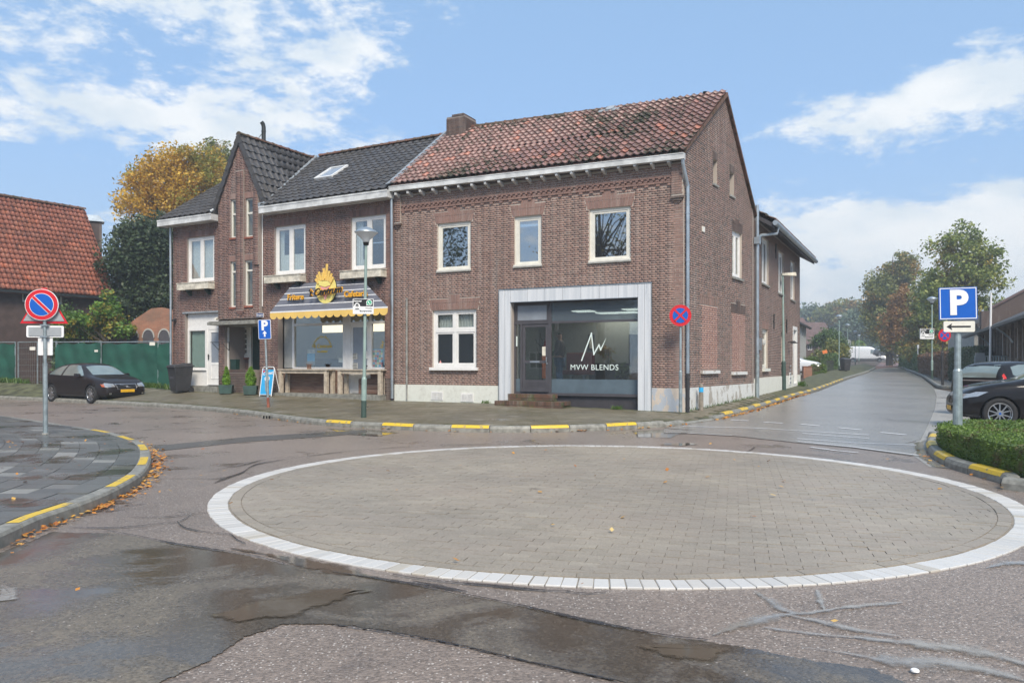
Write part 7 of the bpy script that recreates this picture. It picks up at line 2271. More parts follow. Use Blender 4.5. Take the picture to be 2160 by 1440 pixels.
    tk=track or W_-.115
    for wx in wheels:
        for sg in(1,-1):
            wheel(t,T@Matrix.Translation((wx,sg*tk,r))@(Matrix.Identity(4)if sg>0 else Matrix.Rotation(math.pi,4,'Z')),r,spokes=spokes,double=double,cap=hubc)
    MB().box(min(wheels)+.3,max(wheels)-.3,-W_+.25,W_-.25,.16,.3).build('underbody','dark_gap',t,T)
    return t
def mir(poly):return[(-a,b_)for a,b_ in poly][::-1]
# dark coupe on the left
C30=[(-2.12,.40,.66,.70,.62,.52),(-2.06,.26,.86,.93,.76,.60),(-1.88,.21,.96,1.14,.84,.58),(-1.55,.19,.97,1.33,.875,.565),(-1.0,.19,.96,1.43,.89,.575),(-.3,.19,.94,1.455,.89,.60),(.2,.19,.93,1.43,.89,.62),
       (.58,.19,.93,1.27,.885,.64),(.95,.19,.92,1.055,.88,.70),(1.12,.19,.915,.985,.88,.74),(1.55,.19,.86,.92,.87,.70),(1.9,.20,.75,.80,.82,.62),(2.10,.23,.60,.66,.72,.52),(2.17,.36,.52,.56,.60,.46)]
xf,yf=-14.85,27.55;ang=math.atan2(-1.4,2.2);fw=Vector((math.cos(ang),math.sin(ang)));rt=Vector((fw.y,-fw.x))
cc=Vector((xf,yf))-fw*1.33-rt*.77
seamC=[[(-.62,.95),(-.64,.60),(-.50,.30),(.62,.28),(.80,.45),(.84,.90)]]
plate=lambda w_,z0,z1:[(-w_,z0),(w_,z0),(w_,z1),(-w_,z1)]
car('parked_car','dark brown black three door coupe parked by the green screened fence','car',TR(cc.x,cc.y,gz(cc.x,cc.y)+.0,ang),C30,(1.33,-1.31),.325,'paint_brown_black',
    [[(-1.62,1.02),(-1.42,1.20),(-1.05,1.31),(-.66,1.355),(-.70,.99)],[(-.60,.985),(-.56,1.36),(-.1,1.375),(.22,1.33),(.50,1.17),(.76,1.0),(.72,.975)]],
    [('windscreen',[(1.03,-.60),(1.06,0),(1.03,.60),(.42,.52),(.38,0),(.42,-.52)]),('rear_window',[(-2.0,-.44),(-2.0,.44),(-1.62,.40),(-1.62,-.40)])],
    fronts=[('head_lamp',q,'x+','head_lamp',.008)for q in([(.42,.60),(.74,.585),(.78,.68),(.70,.735),(.44,.70)],mir([(.42,.60),(.74,.585),(.78,.68),(.70,.735),(.44,.70)]))]+
           [('indicator',q,'x+','amber',.010)for q in([(.74,.59),(.79,.60),(.80,.69),(.75,.70)],mir([(.74,.59),(.79,.60),(.80,.69),(.75,.70)]))]+
           [('grille_surround',[(-.36,.50),(.36,.50),(.40,.70),(-.40,.70)],'x+','rim',.006),('grille',[(-.33,.52),(.33,.52),(.36,.68),(-.36,.68)],'x+','grille_black',.012),
            ('badge_bar',[(.20,.53),(.24,.53),(-.20,.68),(-.24,.68)],'x+','rim',.02),('badge',[(-.04,.57),(.04,.57),(.04,.64),(-.04,.64)],'x+','rim',.026),('number_plate',plate(.26,.40,.50),'x+','yellow_plate',.03),('air_intake',[(-.55,.26),(.55,.26),(.50,.37),(-.50,.37)],'x+','grille_black',.006),
            ('fog_lamp',[(.56,.32),(.64,.32),(.64,.38),(.56,.38)],'x+','rim',.008),('fog_lamp',[(-.64,.32),(-.56,.32),(-.56,.38),(-.64,.38)],'x+','rim',.008)],
    seams=seamC,mirrors=(.60,.83,1.0),handles=[(-.42,.86)],spokes=8,double=True,sides_part=[('tail_lamp',[(-2.0,.84),(-1.86,.86),(-1.72,1.16),(-1.80,1.16),(-1.92,1.0)],'tail_lamp'),('sill_trim',[(-.92,.21),(.92,.21),(.92,.29),(-.92,.30)],'anthracite')])
# black hatchback nose at the right edge
BM_=[(-2.16,.4,.70,.74,.65,.5),(-2.05,.25,.90,1.0,.80,.60),(-1.7,.2,.96,1.24,.87,.58),(-1.1,.19,.97,1.40,.885,.58),(-.4,.19,.95,1.43,.885,.60),(.1,.19,.94,1.40,.885,.61),(.55,.19,.95,1.21,.88,.64),(.88,.19,.95,1.06,.88,.70),
       (1.3,.19,.93,1.0,.88,.73),(1.7,.20,.86,.93,.87,.70),(1.98,.22,.74,.82,.82,.62),(2.12,.25,.62,.70,.70,.5),(2.17,.36,.54,.60,.58,.42)]
Yb=16.6;fwx=(2108-HX)/F*Yb;angb=math.radians(160);fb_=Vector((math.cos(angb),math.sin(angb)))
cb2=Vector((fwx,Yb))-fb_*1.36-Vector((-fb_.y,fb_.x))*.78
bl=[(.36,.60),(.60,.585),(.80,.66),(.84,.75),(.60,.74),(.40,.70)]
car('parked_car','glossy black hatchback nose with silver spoked wheel behind the clipped hedge','car',TR(cb2.x,cb2.y,.02,angb),BM_,(1.36,-1.33),.33,'paint_black',
    [[(-1.55,1.04),(-1.2,1.26),(-.55,1.33),(-.58,.99)],[(-.50,.99),(-.47,1.335),(0,1.335),(.25,1.27),(.68,1.02),(.66,.99)]],
    [('windscreen',[(.93,-.62),(.97,0),(.93,.62),(.26,.53),(.22,0),(.26,-.53)]),('rear_window',[(-2.0,-.44),(-2.0,.44),(-1.66,.4),(-1.66,-.4)])],
    fronts=[('head_lamp',q,'x+','head_lamp',.008)for q in(bl,mir(bl))]+[('grille',q,'x+','grille_black',.01)for q in([(.05,.52),(.30,.54),(.32,.68),(.06,.68)],mir([(.05,.52),(.30,.54),(.32,.68),(.06,.68)]))]+[('air_intake',[(-.7,.28),(.7,.28),(.62,.42),(-.62,.42)],'x+','grille_black',.006),('number_plate',plate(.26,.36,.46),'x+','yellow_plate',.02)],
    sides_part=[('head_lamp',[(1.58,.79),(1.78,.69),(1.98,.66),(2.00,.72),(1.80,.79)],'head_lamp'),('lower_lip',[(1.70,.235),(2.02,.25),(2.04,.29),(1.72,.275)],'rim')],
    seams=[[(.72,.95),(.76,.6),(.70,.3),(-.45,.28),(-.60,.6),(-.58,.95)],[(.9,.93),(1.35,.90),(1.9,.80)]],mirrors=(.55,.84,1.02),spokes=5,handles=[(-.4,.88)],hubc='sign_blue')
# small black car behind it, tail towards the street
SM=[(-1.72,.42,.70,.74,.70,.58),(-1.69,.28,.92,1.02,.78,.66),(-1.58,.24,.97,1.22,.81,.62),(-1.38,.22,.97,1.42,.815,.60),(-.8,.2,.95,1.47,.82,.61),(-.1,.2,.92,1.46,.82,.61),(.4,.2,.92,1.30,.82,.62),(.85,.2,.90,1.05,.815,.66),(1.2,.2,.84,.95,.80,.64),(1.5,.22,.74,.82,.76,.58),(1.66,.28,.58,.64,.66,.5)]
Yc=20.6;angc=rad(20);fc_=Vector((math.cos(angc),math.sin(angc)))
cr=Vector(((2058-HX)/F*Yc,Yc))+fc_*1.7
tlamp=[(-1.64,.88),(-1.57,.86),(-1.53,1.0),(-1.53,1.13),(-1.60,1.08)]
car('parked_car','small black city car seen from behind with orange red tail lamp','car',TR(cr.x,cr.y,.03,angc),SM,(1.17,-1.17),.28,'paint_black',
    [[(-1.28,1.10),(-1.22,1.30),(-.9,1.36),(-.25,1.37),(-.25,1.02),(-1.05,1.0)],[(-.17,1.0),(-.17,1.37),(.10,1.35),(.62,1.02),(.60,.98)]],
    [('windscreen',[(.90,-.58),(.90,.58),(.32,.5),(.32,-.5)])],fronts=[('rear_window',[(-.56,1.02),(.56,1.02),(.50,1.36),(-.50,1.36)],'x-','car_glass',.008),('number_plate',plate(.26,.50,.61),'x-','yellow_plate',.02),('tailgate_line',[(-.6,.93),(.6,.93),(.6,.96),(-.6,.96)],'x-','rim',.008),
        ('rear_bumper_line',[(-.66,.66),(.66,.66),(.66,.70),(-.66,.70)],'x-','rim',.01)],
    sides_part=[('tail_lamp',tlamp,'tail_lamp'),],tops=[('roof_strip',[(-1.45,-.3),(-1.45,.3),(-1.40,.3),(-1.40,-.3)],'paint_black',.01)],seams=[[(.62,.95),(.62,.3),(-.25,.28),(-.25,.98)]],mirrors=(.5,.79,1.0),spokes=6,double=False)  # narrow raised strip of body paint across the rear of the roof
p=TR(cr.x,cr.y,.03,angc)
# white hatchback behind the low wall
Y=54.0;x=(1672-HX)/F*Y
HB=[(a*.92,b_,c,d*1.0,e*.95,f_)for a,b_,c,d,e,f_ in BM_]
car('parked_car','white hatchback half hidden behind the wing and the low brick wall','car',TR(x,Y,CZ-23*Y/F,rad(-28)),HB,(1.25,-1.2),.31,'paint_white',[[(-1.35,1.04),(-1.0,1.26),(-.45,1.33),(-.48,.99)],[(-.40,.99),(-.37,1.335),(0,1.335),(.2,1.27),(.6,1.02),(.6,.99)]],
    [('windscreen',[(.85,-.6),(.85,.6),(.2,.53),(.2,-.53)])],fronts=[('head_lamp',q,'x+','head_lamp',.008)for q in(bl,mir(bl))],seams=(),spokes=5,double=False)
# far dark car
Y=128.0;x=(1871-HX)/F*Y
car('parked_car','dark grey car far up the street behind the white van','car',TR(x,Y,CZ+18*Y/F-.1,rad(-12)),C30,(1.33,-1.31),.32,'paint_grey',[[(-1.62,1.02),(-1.42,1.20),(-.1,1.375),(.22,1.33),(.76,1.0)]],[('windscreen',[(1.03,-.60),(1.03,.60),(.42,.52),(.42,-.52)])],seams=(),spokes=5,double=False)
# white van
VN=[(-3.4,.45,1.2,2.3,.86,.80),(-3.36,.35,1.3,2.62,.98,.90),(-2.5,.35,1.35,2.70,.99,.90),(.3,.35,1.35,2.70,.99,.90),(1.15,.35,1.35,2.62,.99,.88),(1.75,.35,1.35,2.10,.98,.86),(2.3,.35,1.25,1.52,.97,.84),(2.85,.36,1.05,1.25,.94,.76),(3.25,.38,.80,.95,.86,.64),(3.36,.45,.6,.70,.72,.55)]
Y=133.0;x=(1824-HX)/F*Y;zv=CZ+4.6*Y/F
car('delivery_van','white high roofed delivery van crossing the far end of the street','van',TR(x,Y,zv,rad(-22)),VN,(2.25,-1.85),.36,'paint_white',[[(.85,1.42),(.90,2.05),(1.42,2.05),(2.0,1.45)]],
    [('windscreen',[(2.35,-.75),(2.35,.75),(1.5,.72),(1.5,-.72)])],fronts=[('head_lamp',[(.6,.75),(.85,.75),(.85,1.0),(.6,1.0)],'x+','lit_fixture',.01),('head_lamp',[(-.85,.75),(-.6,.75),(-.6,1.0),(-.85,1.0)],'x+','lit_fixture',.01),('grille',[(-.5,.6),(.5,.6),(.5,.85),(-.5,.85)],'x+','grille_black',.01)],
    sides_part=[('side_trim',[(-3.2,.52),(3.0,.52),(3.0,.62),(-3.2,.62)],'grille_black')],seams=(),mirrors=(1.9,.97,1.55),spokes=5,double=False)
# =================================================================== TREES AND HEDGES
def tree(name,label,px,Y,zb,crowns,n,leaf,mat,nc=90,clump=.9,tr=.22,seed=1,group=None,trunk=True,inner=None,cat='tree',world=None,flat=.8):
    """px: column of the trunk; crowns: (px, py, rx, ry) in photo pixels at distance Y, depth radius = rx"""
    g=np.random.default_rng(seed);s=Y/F
    bx,by=((px-HX)*s,Y)if world is None else world
    t=empty(name,(bx,by,zb),0,label,cat,group)
    C_=[];w=np.array([c[2]*c[3]for c in crowns],dtype=float);w/=w.sum()
    for k in range(nc):
        c=crowns[g.choice(len(crowns),p=w)];d=g.normal(size=3);d/=np.linalg.norm(d);rr=g.random()**.38
        cx=(c[0]-HX)*s;cz=CZ+(HY-c[1])*s
        C_.append((cx+d[0]*c[2]*s*rr,Y+d[1]*c[2]*s*rr*.8,cz+d[2]*c[3]*s*rr))
    C_=np.array(C_);rad_=clump*(.55+.7*g.random(nc))
    V,L=leaf_cloud(C_,n,rad_,leaf,seed=seed,flat=flat)
    leaves('crown',V,mat,t)
    if trunk:
        zt=CZ+(HY-min(c[1]-c[3]*.3 for c in crowns))*s;mb=MB();H=zt-zb
        mid=[Vector((bx+.02*H*math.sin(3*f+seed),by,zb+H*f))for f in(0,.15,.35,.6,.85,1)]
        mb.tube(mid,[tr*1.25,tr,tr*.85,tr*.55,tr*.25,tr*.08],8)
        for k in range(0,nc,max(1,nc//34)):
            e=Vector(C_[k]);f=max(.18,min(.8,(e.z-zb)/H*.62));st=mid[0].lerp(mid[-1],f);m_=st.lerp(e,.5)+Vector((0,0,-.04*(e-st).length));r0=tr*(1-f)*.5
            mb.tube([st,m_,e],[r0,r0*.6,r0*.15],5,False)
        mb.build('trunk','bark',t)
    return t
tree('autumn_tree','large golden yellow autumn tree rising behind the cafe building',400,50,.8,[(380,395,95,80),(420,350,60,45),(330,420,75,65),(400,460,80,50),(310,370,35,40)],30000,.20,'leaf_yellow',170,1.0,.35,3)
tree('tree','thin brown green tree top between the yellow tree and the stepped gable',462,62,.9,[(462,330,28,42),(470,380,35,50)],7000,.22,'leaf_autumn',60,.8,.3,5)
tree('conifer','dense dark green yew in front of the yellow tree',270,41,.6,[(268,580,56,65),(300,550,56,90),(330,520,40,60),(222,625,42,38),(268,505,22,24),(350,620,60,60),(300,640,70,50)],30000,.20,'leaf_conifer',200,.75,.3,8)
tree('conifer','second dark yew merging with the left side of the cafe building',345,44,.6,[(350,560,35,110),(380,600,40,90)],12000,.2,'leaf_conifer',80,.8,.3,12)
tree('climbing_plant','bright lime green creeper cascading beside the dark yew',232,36.5,.5,[(222,650,22,28),(240,675,24,30),(255,700,22,16),(185,680,36,12)],5200,.16,'leaf_lime',60,.38,.07,4,cat='creeper')
tree('shrub','yellow green shrub behind the fence near the no parking sign',170,37.5,.5,[(165,690,45,24),(200,700,30,22)],8000,.14,'leaf_lime',60,.4,.06,6,cat='shrub')
def hedge(name,label,poly,z0,z1,mat,n,leaf,cat='hedge',group=None,zf=None,bulge=.05,seed=2,zoff=0.0):
    """clipped hedge: solid leafy core with leaves standing on its faces"""
    g=np.random.default_rng(seed);P_=[Vector(p)for p in poly];c=sum(P_,Vector((0,0)))/len(P_)
    t=empty(name,(c.x,c.y,z0),0,label,cat,group)
    bm=bmesh.new();f=bm.faces.new([bm.verts.new((p.x,p.y,z1-.04))for p in P_]);bm.normal_update()
    r_=bmesh.ops.extrude_face_region(bm,geom=[f]);
    for v in r_['geom']:
        if isinstance(v,bmesh.types.BMVert):v.co.z=z0
    bmesh.ops.recalc_face_normals(bm,faces=bm.faces);me=bpy.data.meshes.new(name);bm.to_mesh(me);bm.free();me.materials.append(MATS[mat]);obj('core',me,t)
    area=abs(sum(P_[i].x*P_[(i+1)%len(P_)].y-P_[(i+1)%len(P_)].x*P_[i].y for i in range(len(P_))))/2
    per=[(P_[(i+1)%len(P_)]-P_[i]).length for i in range(len(P_))];side=sum(per)*(z1-z0)
    pts=[];nt_=int(n*area/(area+side));xs_=[p.x for p in P_];ys_=[p.y for p in P_];pl=[tuple(p)for p in P_]
    k=0
    while k<nt_:
        x,y=g.uniform(min(xs_),max(xs_)),g.uniform(min(ys_),max(ys_))
        if in_poly(x,y,pl):pts.append((x,y,z1-.02+.03*math.sin(x*3.1)*math.cos(y*2.3)+abs(g.normal())*bulge*.5));k+=1
    pe=np.array(per)/sum(per)
    for i in g.choice(len(per),size=n-nt_,p=pe):
        a,b_=P_[i],P_[(i+1)%len(P_)];q=a.lerp(b_,g.random());o=(q-c).normalized()*abs(g.normal())*bulge;pts.append((q.x+o.x,q.y+o.y,z0+(z1-z0)*g.random()**.8))
    V,L=leaf_cloud(pts,n,bulge,leaf,seed=seed);leaves('foliage',V,mat,t);return t
hb=P((1988,944),(2006,956),(2048,971),(2105,988),(2180,1008),dz=.12)+[(8.6,7.9),(10.5,8.4),(11.5,13.2)]+[at(2025,0,12.9).xy[:],at(1982,0,12.4).xy[:]]
hedge('hedge','low clipped green hedge around the parking sign at the right edge',[tuple(p)for p in hb],.10,.47,'leaf_hedge',42000,.035,bulge=.028)
hl=[at(-120,0,39).xy[:],at(30,0,38.6).xy[:],at(150,0,38).xy[:],at(158,0,40).xy[:],at(-120,0,42).xy[:]]
hedge('hedge','tall dark green hedge behind the open wire panel of the fence',hl,.3,CZ+113*38.5/F,'leaf_green',14000,.16,bulge=.35)
# right side of the street
hr=[at(2003,0,44).xy[:],at(2066,0,38.5).xy[:],at(2090,0,41).xy[:],at(2030,0,48).xy[:]]
hedge('hedge','tall dark green clipped hedge right of the small no stopping sign',hr,.3,CZ+34*41/F,'leaf_conifer',12000,.09,bulge=.07)
hr=[at(1938,0,62).xy[:],at(2001,0,44.5).xy[:],at(2018,0,46).xy[:],at(1955,0,64).xy[:]]
hedge('hedge','brown beech hedge between the lamp post and the green hedge',hr,.4,CZ+22*50/F,'leaf_brownhedge',9000,.12,bulge=.12)
hr=[at(1897,0,90).xy[:],at(1935,0,66).xy[:],at(1952,0,68).xy[:],at(1915,0,94).xy[:]]
hedge('hedge','low dark hedge at the right of the far road end',hr,.5,2.1,'leaf_green',4000,.2,bulge=.15)
tree('tree','tall maple with thinning crown above the parking sign',2035,62,.7,[(2040,560,60,55),(2000,600,55,55),(2075,590,45,45),(2030,510,42,32),(1985,520,26,28),(2090,540,26,26),(2000,660,50,40),(2075,650,40,30),(2030,482,22,12)],14000,.26,'leaf_maple',230,.85,.3,21)
tree('autumn_tree','orange leaved tree in the middle of the right hand trees',1930,84,.9,[(1912,660,34,50),(1900,690,36,45),(1930,705,40,50),(1905,618,16,20)],15000,.30,'leaf_orange',130,1.1,.3,22)
tree('tree','dark green autumn tree leaning over the far road',1880,96,1.1,[(1875,610,42,60),(1862,660,36,60),(1890,700,45,50),(1905,570,34,35),(1912,545,22,18),(1850,700,22,36)],24000,.32,'leaf_autumn',190,1.3,.35,23)
tree('tree','yellow green tree between the orange tree and the lamp post',1965,72,.8,[(1960,670,45,60),(1975,620,36,45),(1950,730,45,30),(2005,720,40,30)],18000,.28,'leaf_autumn',120,1.0,.3,24)
tree('tree','round dark tree behind the street lamps at the far left',1800,165,1.8,[(1800,705,34,42),(1820,690,26,30),(1785,730,26,26)],12000,.7,'leaf_far',90,2.6,.5,25)
tree('tree','pale hazy tree with open crown above the far rooftops',1775,190,2.0,[(1770,665,45,22),(1790,650,32,16),(1745,672,30,18),(1815,668,20,20)],7000,.8,'leaf_autumn',80,2.4,.5,26)
tree('tree','farthest misty trees left of the road end',1715,210,2.0,[(1715,672,40,16),(1690,670,20,14)],6000,.9,'leaf_far',60,3.0,.5,27)
tree('shrub','broad green garden shrub before the brown roofed houses',1745,78,.9,[(1745,715,25,18),(1765,725,18,14)],7000,.22,'leaf_green',70,.7,.12,28,cat='shrub')
tree('shrub','olive garden shrub behind the far wheelie bin',1765,70,.9,[(1765,745,22,26),(1742,752,22,18)],7000,.2,'leaf_autumn',70,.6,.12,29,cat='shrub')
tree('shrub','rounded yellow green shrub behind the white van',1806,142,1.9,[(1806,735,18,12)],2500,.45,'leaf_lime',30,.8,.2,30,cat='shrub')
tree('far_woodland','dim mass of trees closing the far end of the street',1860,230,2.6,[(1850,735,60,24),(1900,730,60,30),(1960,730,60,30),(1780,740,60,18)],12000,1.2,'leaf_far',90,4.0,.5,31,trunk=False,cat='trees')['kind']='stuff'
x0,x1=at(1698,0,56).x,at(1738,0,56).x
tree('clipped_shrub','dome shaped clipped green shrub beside the low brick wall',1716,56,.7,[(1716,768,23,15)],9000,.10,'leaf_hedge',90,.35,.1,33,cat='shrub')
hedge('hedge','square clipped hedge block at the foot of the dome shrub',[at(1712,0,52).xy[:],at(1739,0,52).xy[:],at(1742,0,56).xy[:],at(1714,0,56).xy[:]],.5,CZ-2*52/F,'leaf_hedge',3500,.09,bulge=.08)
hedge('hedge','long dark garden hedge behind the black railing',[at(1740,0,66).xy[:],at(1762,0,66).xy[:],at(1764,0,69).xy[:],at(1738,0,69).xy[:]],.6,CZ+20*66/F,'leaf_green',3500,.16,bulge=.12)

# =================================================================== HOUSES AND FENCES
def box_house(name,label,wall,L,D,zb,ze,zr,wmat,rmat,wins=(),over=.3,tile=None,cat='house',rv=None,wall_bump=None):
    """gabled house: front wall plane, length, depth, eave and ridge heights"""
    p=wall.pt(L/2,0,zb);t=empty(name,(p.x,p.y,zb),0,label,cat)
    core(wall,0,L,zb-.5,ze,[w[:4]for w in wins],.25,wmat,t);rv=rv or D/2
    MB().box(.0,.25,.26,D,zb-.5,ze).box(L-.25,L,.26,D,zb-.5,ze).box(.25,L-.25,D-.25,D,zb-.5,ze).build('side_walls',wmat,t,wall.M)
    k=(zr-ze)/rv
    for x in(0.02,L-.2):MB().add([(x,.0,ze),(x,D,ze),(x,rv,zr-.05),(x+.18,.0,ze),(x+.18,D,ze),(x+.18,rv,zr-.05)],[(0,1,2),(5,4,3),(0,2,5,3),(2,1,4,5)]).build('gable',wmat,t,wall.M)
    a,b_=-over,L+over
    MB().add([(a,-over,ze-over*k),(b_,-over,ze-over*k),(b_,rv,zr),(a,rv,zr),(a,D+over,ze-.1),(b_,D+over,ze-.1)]+[(a,-over,ze-over*k-.15),(b_,-over,ze-over*k-.15),(b_,rv,zr-.15),(a,rv,zr-.15)],
             [(0,1,2,3),(3,2,5,4),(0,6,7,1),(1,7,8,2),(0,3,9,6)]).build('roof',rmat,t,wall.M)
    if tile:
        O_=wall.pt(a,-over,ze-over*k+.02);M_=frame3(O_,wall.d,wall.pt(a,rv,zr+.02)-O_);tt=Tiles();tt.slope(M_,math.hypot(rv+over,(rv+over)*k),lambda v:(0,b_-a),tile[0],tile[1],rmat,amp=.06,lift=.05);tt.finish(t)
        ridge_tiles(t,wall.pt(a,rv,zr+.05),wall.pt(b_,rv,zr+.05),r=.14,step=.4)
    MB().box(a,b_,-over-.12,-over,ze-over*k-.12,ze-over*k).build('gutter','dark_metal',t,wall.M)
    for w in wins:window(t,wall,w[:4],w[4]if len(w)>4 else 'cream_paint',.09,rec=.08,mull=w[5]if len(w)>5 else(.5,),glass='glass_film_pale' if name=='hall' else 'far_glass',sashes=False)
    return t
dl=dg_
e0=Vector(((226-HX)/F*40.5,40.5));LW=19.0;o0=e0-dl*LW
LWALL=Wall(o0,dl);plain('wall_darkbrown',(.085,.058,.05),.9,var=.2,nscale=3,bmp=.5,bscale=12)
wu0,wu1=LWALL.u(47),LWALL.u(133)
lh=box_house('brick_house','dark brick house with steep orange pantile roof at the far left',LWALL,LW,5.6,.2,LWALL.z(150,601),9.75,'wall_darkbrown','tile_orange',
               [(wu0,wu1,LWALL.z(90,639),LWALL.z(90,598),'cream_paint',(.25,.5,.75))],over=.32,tile=(.215,.31),rv=2.8)
cx0,cx1=181,214;Yc2=43.5;s=Yc2/F
cx_=((cx0+2-HX)*s+(cx1-4-HX)*s)/2;mch=MB().box(-.42,.42,-.4,.4,5.0,CZ+(HY-470)*s);och=mch.build('chimney','brick_chimney',lh,TR(cx_,Yc2,0,rad(30)))
MB().hexa([(-.55,-.5,CZ+(HY-469)*s),(.55,-.5,CZ+(HY-469)*s),(.55,.5,CZ+(HY-469)*s),(-.55,.5,CZ+(HY-469)*s)]+[(a*.5,b_*.5,CZ+(HY-455)*s)for a,b_ in((-.55,-.5),(.55,-.5),(.55,.5),(-.55,.5))]).build('chimney_cap','zinc',och,TR(cx_,Yc2,0,rad(30)))
# orange brick ruin wall with blind arches
m,nt,b,out=newmat('brick_orange');Pp=wpos(nt)
bt=nd(nt,'ShaderNodeTexBrick');nt.links.new(mapping(nt,Pp,(1,1,1),rot=(rad(90),0,0)),bt.inputs['Vector']);bt.inputs['Scale'].default_value=1;bt.inputs['Brick Width'].default_value=.22;bt.inputs['Row Height'].default_value=.065;bt.inputs['Mortar Size'].default_value=.006
bt.inputs['Color1'].default_value=(.30,.12,.07,1);bt.inputs['Color2'].default_value=(.38,.17,.10,1);bt.inputs['Mortar'].default_value=(.30,.22,.17,1)
lk(nt,mixc(nt,mth(nt,'MULTIPLY',smooth(nt,noise(nt,Pp,1.5,5),.4,.7),.6),bt.outputs[0],(.16,.12,.09)),b.inputs['Base Color']);b.inputs['Roughness'].default_value=.9
Ya=37.0;s=Ya/F;AR=Wall(((225-HX)*s,Ya),(1,.03))
t=empty('arched_wall',AR.pt(2,0,.4),0,'weathered orange brick wall with three dark blind arches behind the fence','wall')
zA=lambda py:CZ+(HY-py)*s;uA_=lambda px:(px-225)*s
MB().prism([(uA_(225),-.2),(uA_(372),-.2),(uA_(372),zA(655)),(uA_(340),zA(648)),(uA_(318),zA(650)),(uA_(300),zA(662)),(uA_(285),zA(672)),(uA_(270),zA(684)),(uA_(225),zA(690))],0,.35).build('masonry','brick_orange',t,AR.M)
for px in(279,312,345):
    w=.25;zc_=zA(712);pl=[(-w,-1.0),(w,-1.0)]+[(math.cos(math.pi*k/12)*w,math.sin(math.pi*k/12)*w*1.5)for k in range(13)]
    pa=MB().prism(pl,-.03,-.005).build('arch_panel','anthracite',t,AR.M@Matrix.Translation((uA_(px),0,zc_)))
    mb=MB()
    for k in range(14):
        a0,a1=math.pi*k/14,math.pi*(k+1)/14;q=[(math.cos(a)*r_,math.sin(a)*r_*1.5)for a,r_ in((a0,w),(a0,w+.045),(a1,w+.045),(a1,w))];mb.prism(q,-.05,-.002)
    mb.build('arch_band','plaster_grey',t,AR.M@Matrix.Translation((uA_(px),0,zc_)))
# building fence: panels of tube and green screen on feet
fx=[(-75,33,'green'),(34,118,'wire'),(118,214,'green'),(205,335,'green'),(333,363,'green')]
fence=empty('site_fence',at(150,812,33),0,'temporary site fence of tube panels with green screen behind the parked coupe','fence')
for k,(a,b_,kind_)in enumerate(fx):
    Y0,Y1=34.6-a*.0088,34.6-b_*.0088;off=.12*(k%2);A,B=Vector(((a-HX)/F*Y0,Y0+off)),Vector(((b_-HX)/F*Y1,Y1+off));W_=Wall(A,B-A);L=(B-A).length
    zb=.36;zt=CZ+(47 if k else 46)*(Y0+Y1)/2/F
    mb=MB();
    for x in(0.02,L-.02):mb.tube([(x,0,zb-.1),(x,0,zt)],.026,8)
    if kind_=='wire' or k==2:mb.tube([(L*.5,0,zb),(L*.5,0,zt)],.02,6)
    for z in(zb+.05,zt):mb.tube([(0,0,z),(L,0,z)],.024,8)
    pn=mb.build('panel_frame','galvanised',fence,W_.M)
    if kind_=='green':
        gm=MB();n=int(L/.12);m_=10
        for i in range(n+1):
            for j in range(m_+1):
                x,z=L*i/n,zb+.03+(zt-zb-.10)*j/m_;sg=.02*math.sin(i*1.1+j*.7)+.015*math.sin(i*.37+j*2.1);gm.v.append((x,-.03+sg,z-(.03*math.sin(i*.9)if j==m_ else 0)))
        for i in range(n):
            for j in range(m_):q=i*(m_+1)+j;gm.f.append((q,q+m_+1,q+m_+2,q+1))
        gm.build('green_screen','fence_mesh',pn,W_.M,smooth=True)
    else:
        wm=MB();n=int(L/.12)
        for i in range(n):wm.box(L*i/n-.002,L*i/n+.002,-.003,.003,zb,zt)
        for j in range(8):wm.box(0,L,-.003,.003,zb+(zt-zb)*j/8-.003,zb+(zt-zb)*j/8+.003)
        wm.build('wire_mesh','galvanised',pn,W_.M,kind='stuff')
    MB().box(-.15,.15,-.3,.3,zb-.15,zb).build('foot','concrete',fence,W_.M)
for k,(px,py,lb)in enumerate(((324,725,'white notice at the top of the green fence near the cafe'),(206,740,'small white label in the middle of the green fence'),(72,735,'pale notice on the open wire fence panel'))):
    Y=34.3-px*.0088;t=empty('notice',at(px,py,Y),0,lb,'notice');w=(.11,.07,.12)[k];MB().box(-w,w,-.12,-.10,-w*.6,w*.6).build('card','cream_paint',t,Matrix.Translation(at(px,py,Y)))
sheet('yard_ground',[(-60,36.5),at(375,0,35).xy[:],at(375,0,48).xy[:],(-60,60)],.33,'soil',xs=[],ys=[])
# grass verge below the fence
def tufts(name,pts,n,size,mat,zf,seed=4,spread=.25,hmul=1.0):
    g=np.random.default_rng(seed);V=[]
    pts=[Vector(p)for p in pts]
    for k in range(n):
        i=g.integers(0,len(pts)-1);p=pts[i].lerp(pts[i+1],g.random());x,y=p.x+g.normal()*spread,p.y+g.normal()*spread;z=zf(x,y);a=g.random()*6.28;h=size*(.5+g.random())*hmul
        dx_,dy_=math.cos(a)*size*.12,math.sin(a)*size*.12;lx_,ly_=g.normal()*h*.35,g.normal()*h*.35
        V+=[(x-dx_,y-dy_,z),(x+dx_,y+dy_,z),(x+lx_+dx_*.3,y+ly_+dy_*.3,z+h),(x+lx_-dx_*.3,y+ly_-dy_*.3,z+h)]
    return leaves(name,np.array(V),mat,kind='stuff')
tufts('grass',[at(-60,0,34.2).xy,at(35,0,33.6).xy],1500,.22,'grass_blades',walk_z,spread=.3)
tufts('weeds',[at(300,0,31.2).xy,at(362,0,30.6).xy],500,.16,'grass_blades',walk_z,spread=.15)
tufts('weeds',[MAIN.pt(3.2,-.1).xy,MAIN.pt(3.35,-.1).xy],60,.07,'grass_blades',walk_z,spread=.04)
